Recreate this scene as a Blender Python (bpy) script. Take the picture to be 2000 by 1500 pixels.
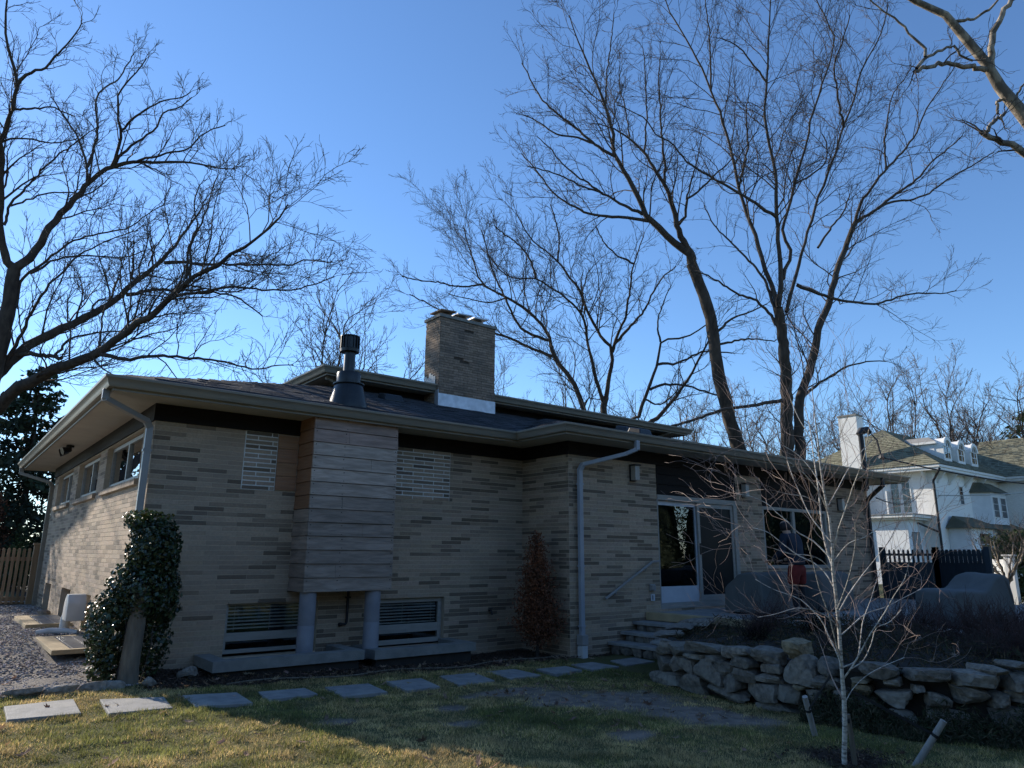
import bpy, bmesh, math, random
import numpy as np
from mathutils import Vector, Matrix

for o in list(bpy.data.objects):
    bpy.data.objects.remove(o, do_unlink=True)
scene = bpy.context.scene
COL = scene.collection
rng = np.random.default_rng(11)
random.seed(4)

# ------------------------------------------------------------------ camera
YAW, PITCH, ROLL = math.radians(38.3426), math.radians(13.4965), math.radians(0.4332)
fw = Vector((math.sin(YAW)*math.cos(PITCH), math.cos(YAW)*math.cos(PITCH), math.sin(PITCH)))
rt = Vector((math.cos(YAW), -math.sin(YAW), 0))
up = rt.cross(fw)
rt2 = rt*math.cos(ROLL)+up*math.sin(ROLL)
up2 = up*math.cos(ROLL)-rt*math.sin(ROLL)
cd = bpy.data.cameras.new('camera')
cam = bpy.data.objects.new('camera', cd)
COL.objects.link(cam)
cd.sensor_width = 36.0
cd.lens = 24.966
cd.clip_start = 0.05
cd.clip_end = 2000
CAM = Vector((0, 0, 1.6))
m3 = Matrix((rt2, up2, -fw)).transposed()
cam.matrix_world = Matrix.Translation(CAM) @ m3.to_4x4()
scene.camera = cam

# ------------------------------------------------------------------ sky, sun, exposure
SUN = Vector((-0.64, 2.32, 1.0)).normalized()
SUN_EL = math.asin(SUN.z)
SUN_AZ = math.atan2(SUN.x, SUN.y)
w = bpy.data.worlds.new('World')
scene.world = w
w.use_nodes = True
nt = w.node_tree
bg = nt.nodes['Background']
sky = nt.nodes.new('ShaderNodeTexSky')
sky.sky_type = 'NISHITA'
sky.sun_disc = False
sky.sun_elevation = SUN_EL
sky.sun_rotation = SUN_AZ
sky.altitude = 0
sky.air_density = 1.0
sky.dust_density = 0.05
sky.ozone_density = 6.0
nt.links.new(sky.outputs[0], bg.inputs[0])
bg.inputs[1].default_value = 0.15
sl = bpy.data.lights.new('sun', 'SUN')
sl.energy = 5.0
sl.angle = math.radians(0.55)
sl.color = (1.0, 0.90, 0.76)
so = bpy.data.objects.new('sun', sl)
COL.objects.link(so)
so.rotation_euler = (-SUN).to_track_quat('-Z', 'Y').to_euler()
so.location = (-10, 40, 25)
scene.view_settings.view_transform = 'Standard'
scene.view_settings.look = 'None'
scene.view_settings.exposure = 0.55
scene.view_settings.gamma = 1.0
scene.view_settings.use_curve_mapping = False

# ------------------------------------------------------------------ materials
def _n(nt, t, **kw):
    n = nt.nodes.new(t)
    for k, v in kw.items():
        setattr(n, k, v)
    return n

def pmat(name, c1, c2=None, scale=8.0, rough=0.8, bump=0.0, bscale=None, stretch=(1, 1, 1), detail=6.0,
         metal=0.0, spec=0.4, attr=None, c3=None, s3=1.0, a3=0.5, coat=0.0, lo=0.35, hi=0.65, dist=0.0):
    """noise-mixed principled material in world position space; attr: vertex colour that multiplies the colour"""
    m = bpy.data.materials.new(name)
    m.use_nodes = True
    nt = m.node_tree
    b = nt.nodes['Principled BSDF']
    b.inputs['Roughness'].default_value = rough
    b.inputs['Metallic'].default_value = metal
    b.inputs['Specular IOR Level'].default_value = spec
    if coat:
        b.inputs['Coat Weight'].default_value = coat
    L = nt.links.new
    geo = _n(nt, 'ShaderNodeNewGeometry')
    mp = _n(nt, 'ShaderNodeMapping')
    mp.inputs['Scale'].default_value = stretch
    L(geo.outputs['Position'], mp.inputs['Vector'])
    col = None
    rgb = _n(nt, 'ShaderNodeRGB')
    rgb.outputs[0].default_value = (*c1, 1)
    col = rgb.outputs[0]
    def mixc(fac, a, cb):
        mx = _n(nt, 'ShaderNodeMix', data_type='RGBA')
        L(fac, mx.inputs[0]); L(a, mx.inputs[6])
        if isinstance(cb, tuple):
            mx.inputs[7].default_value = (*cb, 1)
        else:
            L(cb, mx.inputs[7])
        return mx.outputs[2]
    if c2 is not None:
        nz = _n(nt, 'ShaderNodeTexNoise')
        nz.inputs['Scale'].default_value = scale
        nz.inputs['Detail'].default_value = detail
        nz.inputs['Distortion'].default_value = dist
        L(mp.outputs[0], nz.inputs['Vector'])
        mr = _n(nt, 'ShaderNodeMapRange')
        mr.inputs['From Min'].default_value = lo
        mr.inputs['From Max'].default_value = hi
        L(nz.outputs['Fac'], mr.inputs['Value'])
        col = mixc(mr.outputs[0], col, tuple(c2))
    if c3 is not None:
        nz3 = _n(nt, 'ShaderNodeTexNoise')
        nz3.inputs['Scale'].default_value = s3
        nz3.inputs['Detail'].default_value = 4
        L(mp.outputs[0], nz3.inputs['Vector'])
        mr3 = _n(nt, 'ShaderNodeMapRange')
        mr3.inputs['From Min'].default_value = 0.45
        mr3.inputs['From Max'].default_value = 0.7
        mr3.inputs['To Max'].default_value = a3
        L(nz3.outputs['Fac'], mr3.inputs['Value'])
        col = mixc(mr3.outputs[0], col, tuple(c3))
    if attr:
        at = _n(nt, 'ShaderNodeAttribute', attribute_name=attr)
        mx = _n(nt, 'ShaderNodeMix', data_type='RGBA', blend_type='MULTIPLY')
        mx.inputs[0].default_value = 1.0
        L(col, mx.inputs[6]); L(at.outputs['Color'], mx.inputs[7])
        col = mx.outputs[2]
    L(col, b.inputs['Base Color'])
    if bump:
        nb = _n(nt, 'ShaderNodeTexNoise')
        nb.inputs['Scale'].default_value = bscale or scale*2
        nb.inputs['Detail'].default_value = 6
        L(mp.outputs[0], nb.inputs['Vector'])
        bp = _n(nt, 'ShaderNodeBump')
        bp.inputs['Strength'].default_value = bump
        bp.inputs['Distance'].default_value = 0.02
        L(nb.outputs['Fac'], bp.inputs['Height'])
        L(bp.outputs[0], b.inputs['Normal'])
    return m

def glass_mat(name, tint, rough=0.0):
    m = bpy.data.materials.new(name)
    m.use_nodes = True
    nt = m.node_tree
    for n in list(nt.nodes):
        nt.nodes.remove(n)
    out = _n(nt, 'ShaderNodeOutputMaterial')
    tr = _n(nt, 'ShaderNodeBsdfTransparent')
    tr.inputs[0].default_value = (*tint, 1)
    gl = _n(nt, 'ShaderNodeBsdfGlossy')
    gl.inputs['Roughness'].default_value = rough
    gl.inputs['Color'].default_value = (0.95, 0.97, 1.0, 1)
    fr = _n(nt, 'ShaderNodeFresnel')
    fr.inputs['IOR'].default_value = 1.55
    # double glazing reflects at both panes
    mu = _n(nt, 'ShaderNodeMath', operation='MULTIPLY')
    mu.inputs[1].default_value = 1.5
    mu.use_clamp = True
    geo = _n(nt, 'ShaderNodeNewGeometry')
    nz = _n(nt, 'ShaderNodeTexNoise')
    nz.inputs['Scale'].default_value = 1.3
    nt.links.new(geo.outputs['Position'], nz.inputs['Vector'])
    bp = _n(nt, 'ShaderNodeBump')
    bp.inputs['Strength'].default_value = 0.05
    bp.inputs['Distance'].default_value = 0.02
    nt.links.new(nz.outputs['Fac'], bp.inputs['Height'])
    nt.links.new(bp.outputs[0], gl.inputs['Normal'])
    mx = _n(nt, 'ShaderNodeMixShader')
    nt.links.new(fr.outputs[0], mu.inputs[0])
    nt.links.new(mu.outputs[0], mx.inputs[0])
    nt.links.new(tr.outputs[0], mx.inputs[1])
    nt.links.new(gl.outputs[0], mx.inputs[2])
    nt.links.new(mx.outputs[0], out.inputs[0])
    return m

M = {}
M['brick'] = pmat('brick', (.45, .335, .235), (.36, .27, .19), scale=30, rough=.9, bump=.12, bscale=90, attr='tone', c3=(.27, .215, .165), s3=.9, a3=.6)
M['chimney_brick'] = pmat('chimney_brick', (.34, .245, .175), (.24, .175, .125), scale=22, rough=.9, bump=.4, bscale=80, attr='tone', c3=(.16, .13, .11), s3=1.6, a3=.6)
M['mortar'] = pmat('mortar', (.52, .415, .30), (.44, .355, .26), scale=14, rough=.95, bump=.3, bscale=120)
M['white_mortar'] = pmat('white_mortar', (.74, .72, .66), (.62, .60, .55), scale=25, rough=.95, bump=.5, bscale=90)
M['dark_mortar'] = pmat('dark_mortar', (.22, .18, .14), (.16, .13, .11), scale=14, rough=.95)
M['gutter'] = pmat('gutter', (.25, .22, .17), (.21, .185, .145), scale=3, rough=.42, spec=.5, stretch=(1, 1, 6))
M['soffit'] = pmat('soffit', (.50, .45, .36), (.44, .39, .31), scale=2.2, rough=.75)
M['dark_trim'] = pmat('dark_trim', (.014, .010, .009), (.009, .007, .007), scale=5, rough=.7, spec=.2, stretch=(1, 1, 12), bump=.2, bscale=30)
M['shingle'] = pmat('shingle', (.050, .050, .055), (.032, .032, .036), scale=40, rough=.95, bump=.5, bscale=220, attr='tone')
M['galvanised'] = pmat('galvanised', (.62, .64, .68), (.48, .50, .54), scale=9, rough=.4, metal=.5, c3=(.4, .41, .43), s3=3, a3=.5)
M['plank'] = pmat('plank', (.50, .395, .325), (.33, .26, .21), scale=2.6, rough=.85, stretch=(1.0, 1.0, 7), bump=.2, bscale=10, attr='tone', c3=(.26, .205, .165), s3=2.2, a3=.7, dist=1.0)
M['plywood'] = pmat('plywood', (.38, .205, .11), (.29, .155, .085), scale=3, rough=.8, stretch=(1.2, 1.2, 20), bump=.2, bscale=12, attr='tone', c3=(.30, .2, .14), s3=2, a3=.5)
M['concrete'] = pmat('concrete', (.27, .26, .235), (.20, .195, .18), scale=7, rough=.95, bump=.5, bscale=70, c3=(.2, .2, .17), s3=2.2, a3=.5)
M['column'] = pmat('column', (.27, .27, .29), (.22, .22, .24), scale=5, rough=.85, bump=.2, bscale=40)
M['grey_metal'] = pmat('grey_metal', (.29, .28, .265), (.25, .24, .23), scale=4, rough=.38, spec=.5)
M['blue_metal'] = pmat('blue_metal', (.33, .35, .38), (.28, .30, .33), scale=4, rough=.4, spec=.5)
M['black_metal'] = pmat('black_metal', (.010, .011, .013), (.018, .019, .021), scale=9, rough=.30, spec=.4)
M['black_iron'] = pmat('black_iron', (.02, .02, .022), (.035, .033, .033), scale=18, rough=.6)
M['frame'] = pmat('frame', (.33, .31, .275), (.28, .265, .235), scale=5, rough=.5, stretch=(1, 1, 4))
M['white_frame'] = pmat('white_frame', (.55, .57, .60), (.48, .50, .53), scale=4, rough=.5)
M['blind'] = pmat('blind', (.78, .74, .70), (.72, .68, .64), scale=6, rough=.6)
M['interior'] = pmat('interior', (.035, .033, .032), (.05, .045, .04), scale=1.5, rough=.9)
M['drape'] = pmat('drape', (.62, .66, .58), (.52, .56, .5), scale=2, rough=.9, stretch=(12, 1, 1))
M['tan_drape'] = pmat('tan_drape', (.35, .30, .17), (.25, .22, .13), scale=2, rough=.9, stretch=(12, 1, 1))
M['glass'] = glass_mat('glass', (.86, .89, .89))
M['dark_glass'] = glass_mat('dark_glass', (.22, .25, .26))
M['bluestone'] = pmat('bluestone', (.28, .275, .265), (.20, .20, .195), scale=9, rough=.8, bump=.25, bscale=60, c3=(.36, .34, .30), s3=3.5, a3=.6)
M['granite'] = pmat('granite', (.25, .215, .175), (.115, .10, .083), scale=18, rough=.92, bump=1.0, bscale=22, c3=(.27, .25, .21), s3=3.5, a3=.6, attr='tone')
M['core'] = pmat('core', (.045, .038, .032), (.03, .027, .024), scale=8, rough=1)
M['bark'] = pmat('bark', (.070, .056, .045), (.034, .028, .024), scale=9, rough=.95, stretch=(1, 1, .35), bump=.8, bscale=22, c3=(.12, .10, .085), s3=2.0, a3=.4)
M['bark_light'] = pmat('bark_light', (.30, .25, .19), (.12, .10, .08), scale=7, rough=.9, stretch=(1, 1, .5), bump=.6, bscale=20, lo=.42, hi=.55)
M['twig'] = pmat('twig', (.075, .058, .048), (.05, .04, .034), scale=6, rough=.9)
M['far_twig'] = pmat('far_twig', (.15, .12, .098), (.10, .08, .068), scale=4, rough=.9)
M['birch_bark'] = pmat('birch_bark', (.66, .61, .53), (.56, .51, .44), scale=5, rough=.75, stretch=(3, 3, 9), c3=(.08, .065, .055), s3=6, a3=.9, bump=.3, bscale=30)
M['birch_twig'] = pmat('birch_twig', (.40, .29, .235), (.30, .21, .17), scale=6, rough=.6)
M['ivy'] = pmat('ivy', (.022, .040, .016), (.035, .055, .020), scale=14, rough=.32, spec=.6, attr='tone')
M['needle'] = pmat('needle', (.020, .036, .018), (.032, .050, .024), scale=5, rough=.7, attr='tone')
M['needle_pale'] = pmat('needle_pale', (.085, .105, .06), (.06, .075, .04), scale=5, rough=.7, attr='tone')
M['red_needle'] = pmat('red_needle', (.17, .060, .024), (.10, .036, .016), scale=10, rough=.8, attr='tone')
M['green_needle'] = pmat('green_needle', (.075, .10, .03), (.05, .07, .022), scale=8, rough=.7, attr='tone')
M['post_wood'] = pmat('post_wood', (.20, .165, .12), (.12, .10, .075), scale=5, rough=.95, stretch=(4, 4, .6), bump=.6, bscale=18)
M['stake_wood'] = pmat('stake_wood', (.36, .34, .31), (.26, .245, .225), scale=6, rough=.9, stretch=(5, 5, 1), bump=.4, bscale=25)
M['cedar'] = pmat('cedar', (.40, .25, .13), (.32, .19, .10), scale=3, rough=.8, stretch=(6, 6, .8), bump=.2, bscale=20, attr='tone')
M['timber'] = pmat('timber', (.44, .34, .20), (.35, .27, .16), scale=4, rough=.9, bump=.3, bscale=30)
M['navy_paint'] = pmat('navy_paint', (.018, .032, .045), (.014, .025, .036), scale=4, rough=.55, stretch=(4, 4, .5))
M['white_paint'] = pmat('white_paint', (.80, .79, .75), (.74, .73, .69), scale=4, rough=.6)
M['white_stucco'] = pmat('white_stucco', (.87, .845, .79), (.80, .775, .72), scale=9, rough=.9, bump=.9, bscale=16)
M['white_siding'] = pmat('white_siding', (.76, .77, .77), (.70, .71, .71), scale=3, rough=.6)
M['moss_shingle'] = pmat('moss_shingle', (.22, .21, .14), (.15, .145, .10), scale=12, rough=.95, attr='tone', bump=.4, bscale=40, c3=(.1, .1, .07), s3=.9, a3=.5)
M['grey_roof'] = pmat('grey_roof', (.30, .285, .26), (.24, .23, .21), scale=3, rough=.8)
M['cover'] = pmat('cover', (.13, .135, .13), (.105, .11, .105), scale=2.5, rough=.85, bump=.5, bscale=7, c3=(.10, .105, .105), s3=4, a3=.5)
M['jacket'] = pmat('jacket', (.020, .030, .048), (.014, .020, .034), scale=6, rough=.85, bump=.4, bscale=10)
M['red_cloth'] = pmat('red_cloth', (.20, .022, .016), (.13, .015, .011), scale=9, rough=.85, bump=.4, bscale=14)
M['dark_cloth'] = pmat('dark_cloth', (.018, .018, .022), (.026, .025, .028), scale=7, rough=.9)
M['skin'] = pmat('skin', (.45, .28, .20), (.40, .25, .175), scale=8, rough=.55)
M['hair'] = pmat('hair', (.016, .014, .016), (.024, .02, .02), scale=40, rough=.7, stretch=(1, 1, .2))
M['shoe'] = pmat('shoe', (.05, .05, .055), (.03, .03, .035), scale=9, rough=.6)
M['plastic_white'] = pmat('plastic_white', (.58, .58, .56), (.50, .50, .48), scale=5, rough=.35)
M['lamp_glass'] = pmat('lamp_glass', (.45, .43, .39), (.40, .38, .35), scale=6, rough=.3)
M['leaf_litter'] = pmat('leaf_litter', (.34, .24, .155), (.22, .14, .085), scale=20, rough=.85, attr='tone')
M['mulch'] = pmat('mulch', (.070, .045, .030), (.040, .027, .020), scale=20, rough=.95, attr='tone')
M['gravel'] = pmat('gravel', (.42, .37, .33), (.30, .27, .25), scale=30, rough=.9, attr='tone')
M['strap'] = pmat('strap', (.012, .012, .013), (.02, .02, .02), scale=20, rough=.7)
M['cable'] = pmat('cable', (.03, .03, .03), (.05, .05, .05), scale=20, rough=.6)
M['white_cable'] = pmat('white_cable', (.5, .5, .48), (.4, .4, .38), scale=20, rough=.6)
M['barberry'] = pmat('barberry', (.085, .045, .038), (.05, .03, .026), scale=9, rough=.9)
M['dry_grass'] = pmat('dry_grass', (.22, .19, .12), (.15, .13, .085), scale=9, rough=.9, attr='tone')
M['screen'] = pmat('screen', (.010, .011, .013), (.014, .015, .017), scale=3, rough=.35, spec=.25)
M['grass_blade'] = pmat('grass_blade', (.27, .262, .082), (.205, .21, .066), scale=1.2, rough=.75, attr='tone')

# ------------------------------------------------------------------ helpers
def link(o, parent=None):
    COL.objects.link(o)
    if parent is not None:
        o.parent = parent
        # parts are modelled in world space: cancel the parent's own offset
        pm = PW.get(parent.name)
        if pm is not None:
            o.matrix_parent_inverse = pm.inverted()
    return o
PW = {}

def tag(o, label=None, cat=None, group=None, kind=None):
    if label: o['label'] = label
    if cat: o['category'] = cat
    if group: o['group'] = group
    if kind: o['kind'] = kind
    return o

def thing(name, label, cat, loc=(0, 0, 0), group=None):
    o = bpy.data.objects.new(name, None)
    o.empty_display_size = .2
    COL.objects.link(o)
    o.location = loc
    PW[o.name] = Matrix.Translation(Vector(loc))
    return tag(o, label, cat, group)

def mesh_np(name, V, F, mat, parent=None, tone=None, smooth=False):
    """V (n,3) floats, F (m,k) ints all of one size, tone (n,3) vertex colours"""
    V = np.asarray(V, np.float32); F = np.asarray(F, np.int32)
    me = bpy.data.meshes.new(name)
    n, m, k = len(V), len(F), F.shape[1]
    me.vertices.add(n)
    me.vertices.foreach_set('co', V.ravel())
    me.loops.add(m*k)
    me.loops.foreach_set('vertex_index', F.ravel())
    me.polygons.add(m)
    me.polygons.foreach_set('loop_start', np.arange(0, m*k, k, dtype=np.int32))
    me.polygons.foreach_set('loop_total', np.full(m, k, np.int32))
    me.polygons.foreach_set('use_smooth', np.full(m, bool(smooth)))
    if tone is not None:
        tone = np.asarray(tone, np.float32)
        if tone.ndim == 1:
            tone = np.repeat(tone[:, None], 3, 1)
        a = me.color_attributes.new('tone', 'FLOAT_COLOR', 'POINT')
        a.data.foreach_set('color', np.concatenate([tone, np.ones((n, 1), np.float32)], 1).ravel())
    me.update(calc_edges=True)
    me.materials.append(mat)
    o = bpy.data.objects.new(name, me)
    return link(o, parent)

class MB:
    def __init__(s):
        s.v = []; s.f = []; s.t = []
    def add(s, vs, fs, tone=1.0):
        b = len(s.v)
        s.v += [tuple(p) for p in vs]
        s.f += [tuple(b+i for i in f) for f in fs]
        s.t += [tone]*len(vs)
        return s
    def box(s, lo, hi, tone=1.0):
        (x0, y0, z0), (x1, y1, z1) = lo, hi
        return s.add([(x0, y0, z0), (x1, y0, z0), (x1, y1, z0), (x0, y1, z0), (x0, y0, z1), (x1, y0, z1), (x1, y1, z1), (x0, y1, z1)],
                     [(3, 2, 1, 0), (4, 5, 6, 7), (0, 1, 5, 4), (1, 2, 6, 5), (2, 3, 7, 6), (3, 0, 4, 7)], tone)
    def obox(s, c, ux, uy, uz, tone=1.0):
        """box centred on c with half-axis vectors"""
        c, ux, uy, uz = (Vector(q) for q in (c, ux, uy, uz))
        vs = [c+a*ux+b*uy+d*uz for d in (-1, 1) for a, b in ((-1, -1), (1, -1), (1, 1), (-1, 1))]
        return s.add(vs, [(3, 2, 1, 0), (4, 5, 6, 7), (0, 1, 5, 4), (1, 2, 6, 5), (2, 3, 7, 6), (3, 0, 4, 7)], tone)
    def beam(s, a, b, wd, ht, upv=(0, 0, 1), tone=1.0):
        a, b = Vector(a), Vector(b)
        d = (b-a); L = d.length; d.normalize()
        sd = d.cross(Vector(upv))
        if sd.length < 1e-4: sd = d.cross(Vector((1, 0, 0)))
        sd.normalize(); u = sd.cross(d)
        return s.obox((a+b)/2, d*L/2, sd*wd/2, u*ht/2, tone)
    def prism(s, poly, z0, z1, tone=1.0):
        n = len(poly)
        vs = [(x, y, z0) for x, y in poly]+[(x, y, z1) for x, y in poly]
        fs = [tuple(range(n-1, -1, -1)), tuple(range(n, 2*n))]+[(i, (i+1) % n, n+(i+1) % n, n+i) for i in range(n)]
        return s.add(vs, fs, tone)
    def extrude(s, poly3, vec, tone=1.0):
        n = len(poly3); vec = Vector(vec)
        vs = [Vector(p) for p in poly3]+[Vector(p)+vec for p in poly3]
        fs = [tuple(range(n-1, -1, -1)), tuple(range(n, 2*n))]+[(i, (i+1) % n, n+(i+1) % n, n+i) for i in range(n)]
        return s.add(vs, fs, tone)
    def tube(s, pts, rad, k=8, cap=True, tone=1.0):
        pts = [Vector(p) for p in pts]
        if not hasattr(rad, '__len__'): rad = [rad]*len(pts)
        vs = []
        ref = None
        for i, p in enumerate(pts):
            d = (pts[min(i+1, len(pts)-1)]-pts[max(i-1, 0)]).normalized()
            if ref is None:
                ref = d.cross(Vector((0, 0, 1)))
                if ref.length < .1: ref = d.cross(Vector((1, 0, 0)))
            ref = (ref-d*ref.dot(d)).normalized()
            u = d.cross(ref)
            for j in range(k):
                a = 2*math.pi*j/k
                vs.append(p+(ref*math.cos(a)+u*math.sin(a))*rad[i])
        n = len(pts)
        fs = [(i*k+j, i*k+(j+1) % k, (i+1)*k+(j+1) % k, (i+1)*k+j) for i in range(n-1) for j in range(k)]
        if cap:
            fs += [tuple(range(k-1, -1, -1)), tuple((n-1)*k+j for j in range(k))]
        return s.add(vs, fs, tone)
    def lathe(s, c, prof, k=20, tone=1.0):
        """prof: (r, z) list about a vertical axis at c"""
        n = len(prof)
        vs = [(c[0]+r*math.cos(2*math.pi*j/k), c[1]+r*math.sin(2*math.pi*j/k), c[2]+z) for r, z in prof for j in range(k)]
        fs = [(i*k+j, i*k+(j+1) % k, (i+1)*k+(j+1) % k, (i+1)*k+j) for i in range(n-1) for j in range(k)]
        fs += [tuple(range(k-1, -1, -1)), tuple((n-1)*k+j for j in range(k))]
        return s.add(vs, fs, tone)
    def build(s, name, mat, parent=None, smooth=False, bevel=0.0, recalc=True):
        me = bpy.data.meshes.new(name)
        me.from_pydata(s.v, [], s.f)
        if any(t != 1.0 for t in s.t) or True:
            a = me.color_attributes.new('tone', 'FLOAT_COLOR', 'POINT')
            arr = np.ones((len(s.v), 4), np.float32)
            for i, t in enumerate(s.t):
                arr[i, :3] = t
            a.data.foreach_set('color', arr.ravel())
        if bevel or recalc:
            bm = bmesh.new(); bm.from_mesh(me)
            bmesh.ops.recalc_face_normals(bm, faces=bm.faces)
            if bevel:
                bmesh.ops.bevel(bm, geom=[e for e in bm.edges if e.calc_face_angle(0) > .5], offset=bevel, segments=2, profile=.6, affect='EDGES', clamp_overlap=True)
            bm.to_mesh(me); bm.free()
        if smooth:
            me.polygons.foreach_set('use_smooth', np.ones(len(me.polygons), bool))
            try: me.set_sharp_from_angle(angle=math.radians(40))
            except Exception: pass
        me.update()
        me.materials.append(mat)
        return link(bpy.data.objects.new(name, me), parent)

def sweep2d(path, prof, z, closed=False):
    """mitred sweep of a profile (offset to the left of travel, height) along a plan path; returns MB"""
    P = [Vector((x, y)) for x, y in path]
    n = len(P)
    vs = []
    for i in range(n):
        a = P[i]-P[i-1] if i else P[1]-P[0]
        b = P[i+1]-P[i] if i < n-1 else P[i]-P[i-1]
        a.normalize(); b.normalize()
        na, nb = Vector((-a.y, a.x)), Vector((-b.y, b.x))
        m = (na+nb); m /= max(1e-6, (1+na.dot(nb)))
        for o_, h in prof:
            vs.append((P[i].x+m.x*o_, P[i].y+m.y*o_, z+h))
    k = len(prof)
    fs = []
    for i in range(n-1):
        for j in range(k if closed else k-1):
            fs.append((i*k+j, i*k+(j+1) % k, (i+1)*k+(j+1) % k, (i+1)*k+j))
    if closed:
        fs += [tuple(range(k)), tuple((n-1)*k+j for j in range(k-1, -1, -1))]
    return MB().add(vs, fs)

def smst(a, b, t):
    t = np.clip((t-a)/(b-a), 0, 1)
    return t*t*(3-2*t)

def vnoise(x, y, s, seed=0):
    """cheap smooth value noise, vectorised"""
    x = np.asarray(x, float)*s+seed*17.3; y = np.asarray(y, float)*s-seed*9.1
    xi, yi = np.floor(x), np.floor(y)
    fx, fy = x-xi, y-yi
    fx, fy = fx*fx*(3-2*fx), fy*fy*(3-2*fy)
    def h(a, b):
        v = np.sin(a*127.1+b*311.7+seed*74.7)*43758.5453
        return v-np.floor(v)
    return (h(xi, yi)*(1-fx)+h(xi+1, yi)*fx)*(1-fy)+(h(xi, yi+1)*(1-fx)+h(xi+1, yi+1)*fx)*fy

def G(x, y):
    """height of the lawn and gravel"""
    x = np.asarray(x, float); y = np.asarray(y, float)
    return .12-.18*smst(1.5, 8, x)+.22*smst(9.6, 13.5, y)*(1-smst(2.3, 3.2, x))

def GB(x, y):
    """lawn surface with tufts"""
    x = np.asarray(x, float); y = np.asarray(y, float)
    return G(x, y)+(vnoise(x, y, 1.3, 1)-.5)*.03+(vnoise(x, y, 7.5, 2)-.5)*.022

def leaf_cloud(P, size, nrm=None, rs=None, aspect=.6, bend=.0, droop=0.0, jitter=.5):
    """rhombus leaves (2 triangles each) at the points P; returns V, F(tri)"""
    rs = rs or rng
    n = len(P)
    d = rs.normal(size=(n, 3))
    if nrm is not None:
        d = nrm+jitter*d
    d /= np.linalg.norm(d, axis=1, keepdims=True)+1e-9
    a = np.cross(d, rs.normal(size=(n, 3)))
    a[:, 2] -= droop
    a -= d*np.sum(a*d, 1, keepdims=True)
    a /= np.linalg.norm(a, axis=1, keepdims=True)+1e-9
    b = np.cross(d, a)
    s = (size*rs.uniform(.6, 1.25, n))[:, None] if np.isscalar(size) else size[:, None]
    v0 = P-a*s*.5
    v1 = P+b*s*aspect*.5+d*s*bend
    v2 = P+a*s*.5
    v3 = P-b*s*aspect*.5+d*s*bend
    V = np.stack([v0, v1, v2, v3], 1).reshape(-1, 3)
    i = np.arange(n)[:, None]*4
    F = np.concatenate([i+np.array([[0, 1, 2]]), i+np.array([[0, 2, 3]])], 1).reshape(-1, 3)
    return V, F

def translucent(mat, amount):
    """thin leaves and blades let part of the light through"""
    nt = mat.node_tree
    b = nt.nodes['Principled BSDF']
    out = [n for n in nt.nodes if n.type == 'OUTPUT_MATERIAL'][0]
    tr = _n(nt, 'ShaderNodeBsdfTranslucent')
    src = b.inputs['Base Color'].links[0].from_socket
    nt.links.new(src, tr.inputs[0])
    mx = _n(nt, 'ShaderNodeMixShader')
    mx.inputs[0].default_value = amount
    nt.links.new(b.outputs[0], mx.inputs[1])
    nt.links.new(tr.outputs[0], mx.inputs[2])
    nt.links.new(mx.outputs[0], out.inputs[0])
translucent(M['grass_blade'], .45)
translucent(M['dry_grass'], .4)
translucent(M['leaf_litter'], .35)
translucent(M['ivy'], .15)
translucent(M['green_needle'], .25)

# ------------------------------------------------------------------ ground
def zones(x, y):
    """dirt, mulch, gravel masks at plan positions"""
    x = np.asarray(x, float); y = np.asarray(y, float)
    d = np.zeros_like(x)
    nz = (vnoise(x, y, 1.6, 3)-.5)*.55+(vnoise(x, y, 5.5, 4)-.5)*.45
    for cx, cy, rx, ry, rot in [(6.35, 6.25, 1.15, .75, -.75), (6.6, 5.2, .55, .75, .2), (5.6, 7.2, .9, .22, .1), (4.1, 5.95, .22, .15, 0), (4.45, 6.6, .22, .15, .4), (3.2, 6.6, .18, .13, 0), (5.2, 4.8, .3, .18, .3)]:
        c, s_ = math.cos(rot), math.sin(rot)
        u, v = ((x-cx)*c+(y-cy)*s_)/rx, (-(x-cx)*s_+(y-cy)*c)/ry
        d = np.maximum(d, 1-smst(.55, 1.25, np.sqrt(u*u+v*v)+nz))
    edge = 8.75+.25*smst(2.5, 6, x)+(vnoise(x, y, 1.1, 6)-.5)*.35
    mu = smst(edge, edge+.3, y)*smst(1.95, 2.25, x)*(1-smst(9.5, 9.8, x))
    rg = np.hypot(x-6.15, y-3.3)
    mu = np.maximum(mu, (1-smst(.22, .48, rg+nz*.2)))
    gv = smst(9.42, 9.5, y+.06*np.sin(x*3))*(1-smst(2.0, 2.15, x))*smst(-6, -5.5, x)*(1-smst(23.5, 24, y))
    return d, mu*(1-gv), gv

gm = bpy.data.materials.new('lawn')
gm.use_nodes = True
nt = gm.node_tree
L = nt.links.new
b = nt.nodes['Principled BSDF']
b.inputs['Roughness'].default_value = .95
b.inputs['Specular IOR Level'].default_value = .15
geo = _n(nt, 'ShaderNodeNewGeometry')
at = _n(nt, 'ShaderNodeAttribute', attribute_name='tone')
sp = _n(nt, 'ShaderNodeSeparateColor')
L(at.outputs['Color'], sp.inputs[0])
def nnoise(scale, detail=6):
    n = _n(nt, 'ShaderNodeTexNoise')
    n.inputs['Scale'].default_value = scale
    n.inputs['Detail'].default_value = detail
    L(geo.outputs['Position'], n.inputs['Vector'])
    return n.outputs['Fac']
def rmp(sock, lo, hi):
    r = _n(nt, 'ShaderNodeMapRange')
    r.inputs['From Min'].default_value = lo; r.inputs['From Max'].default_value = hi
    L(sock, r.inputs['Value'])
    return r.outputs[0]
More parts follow.
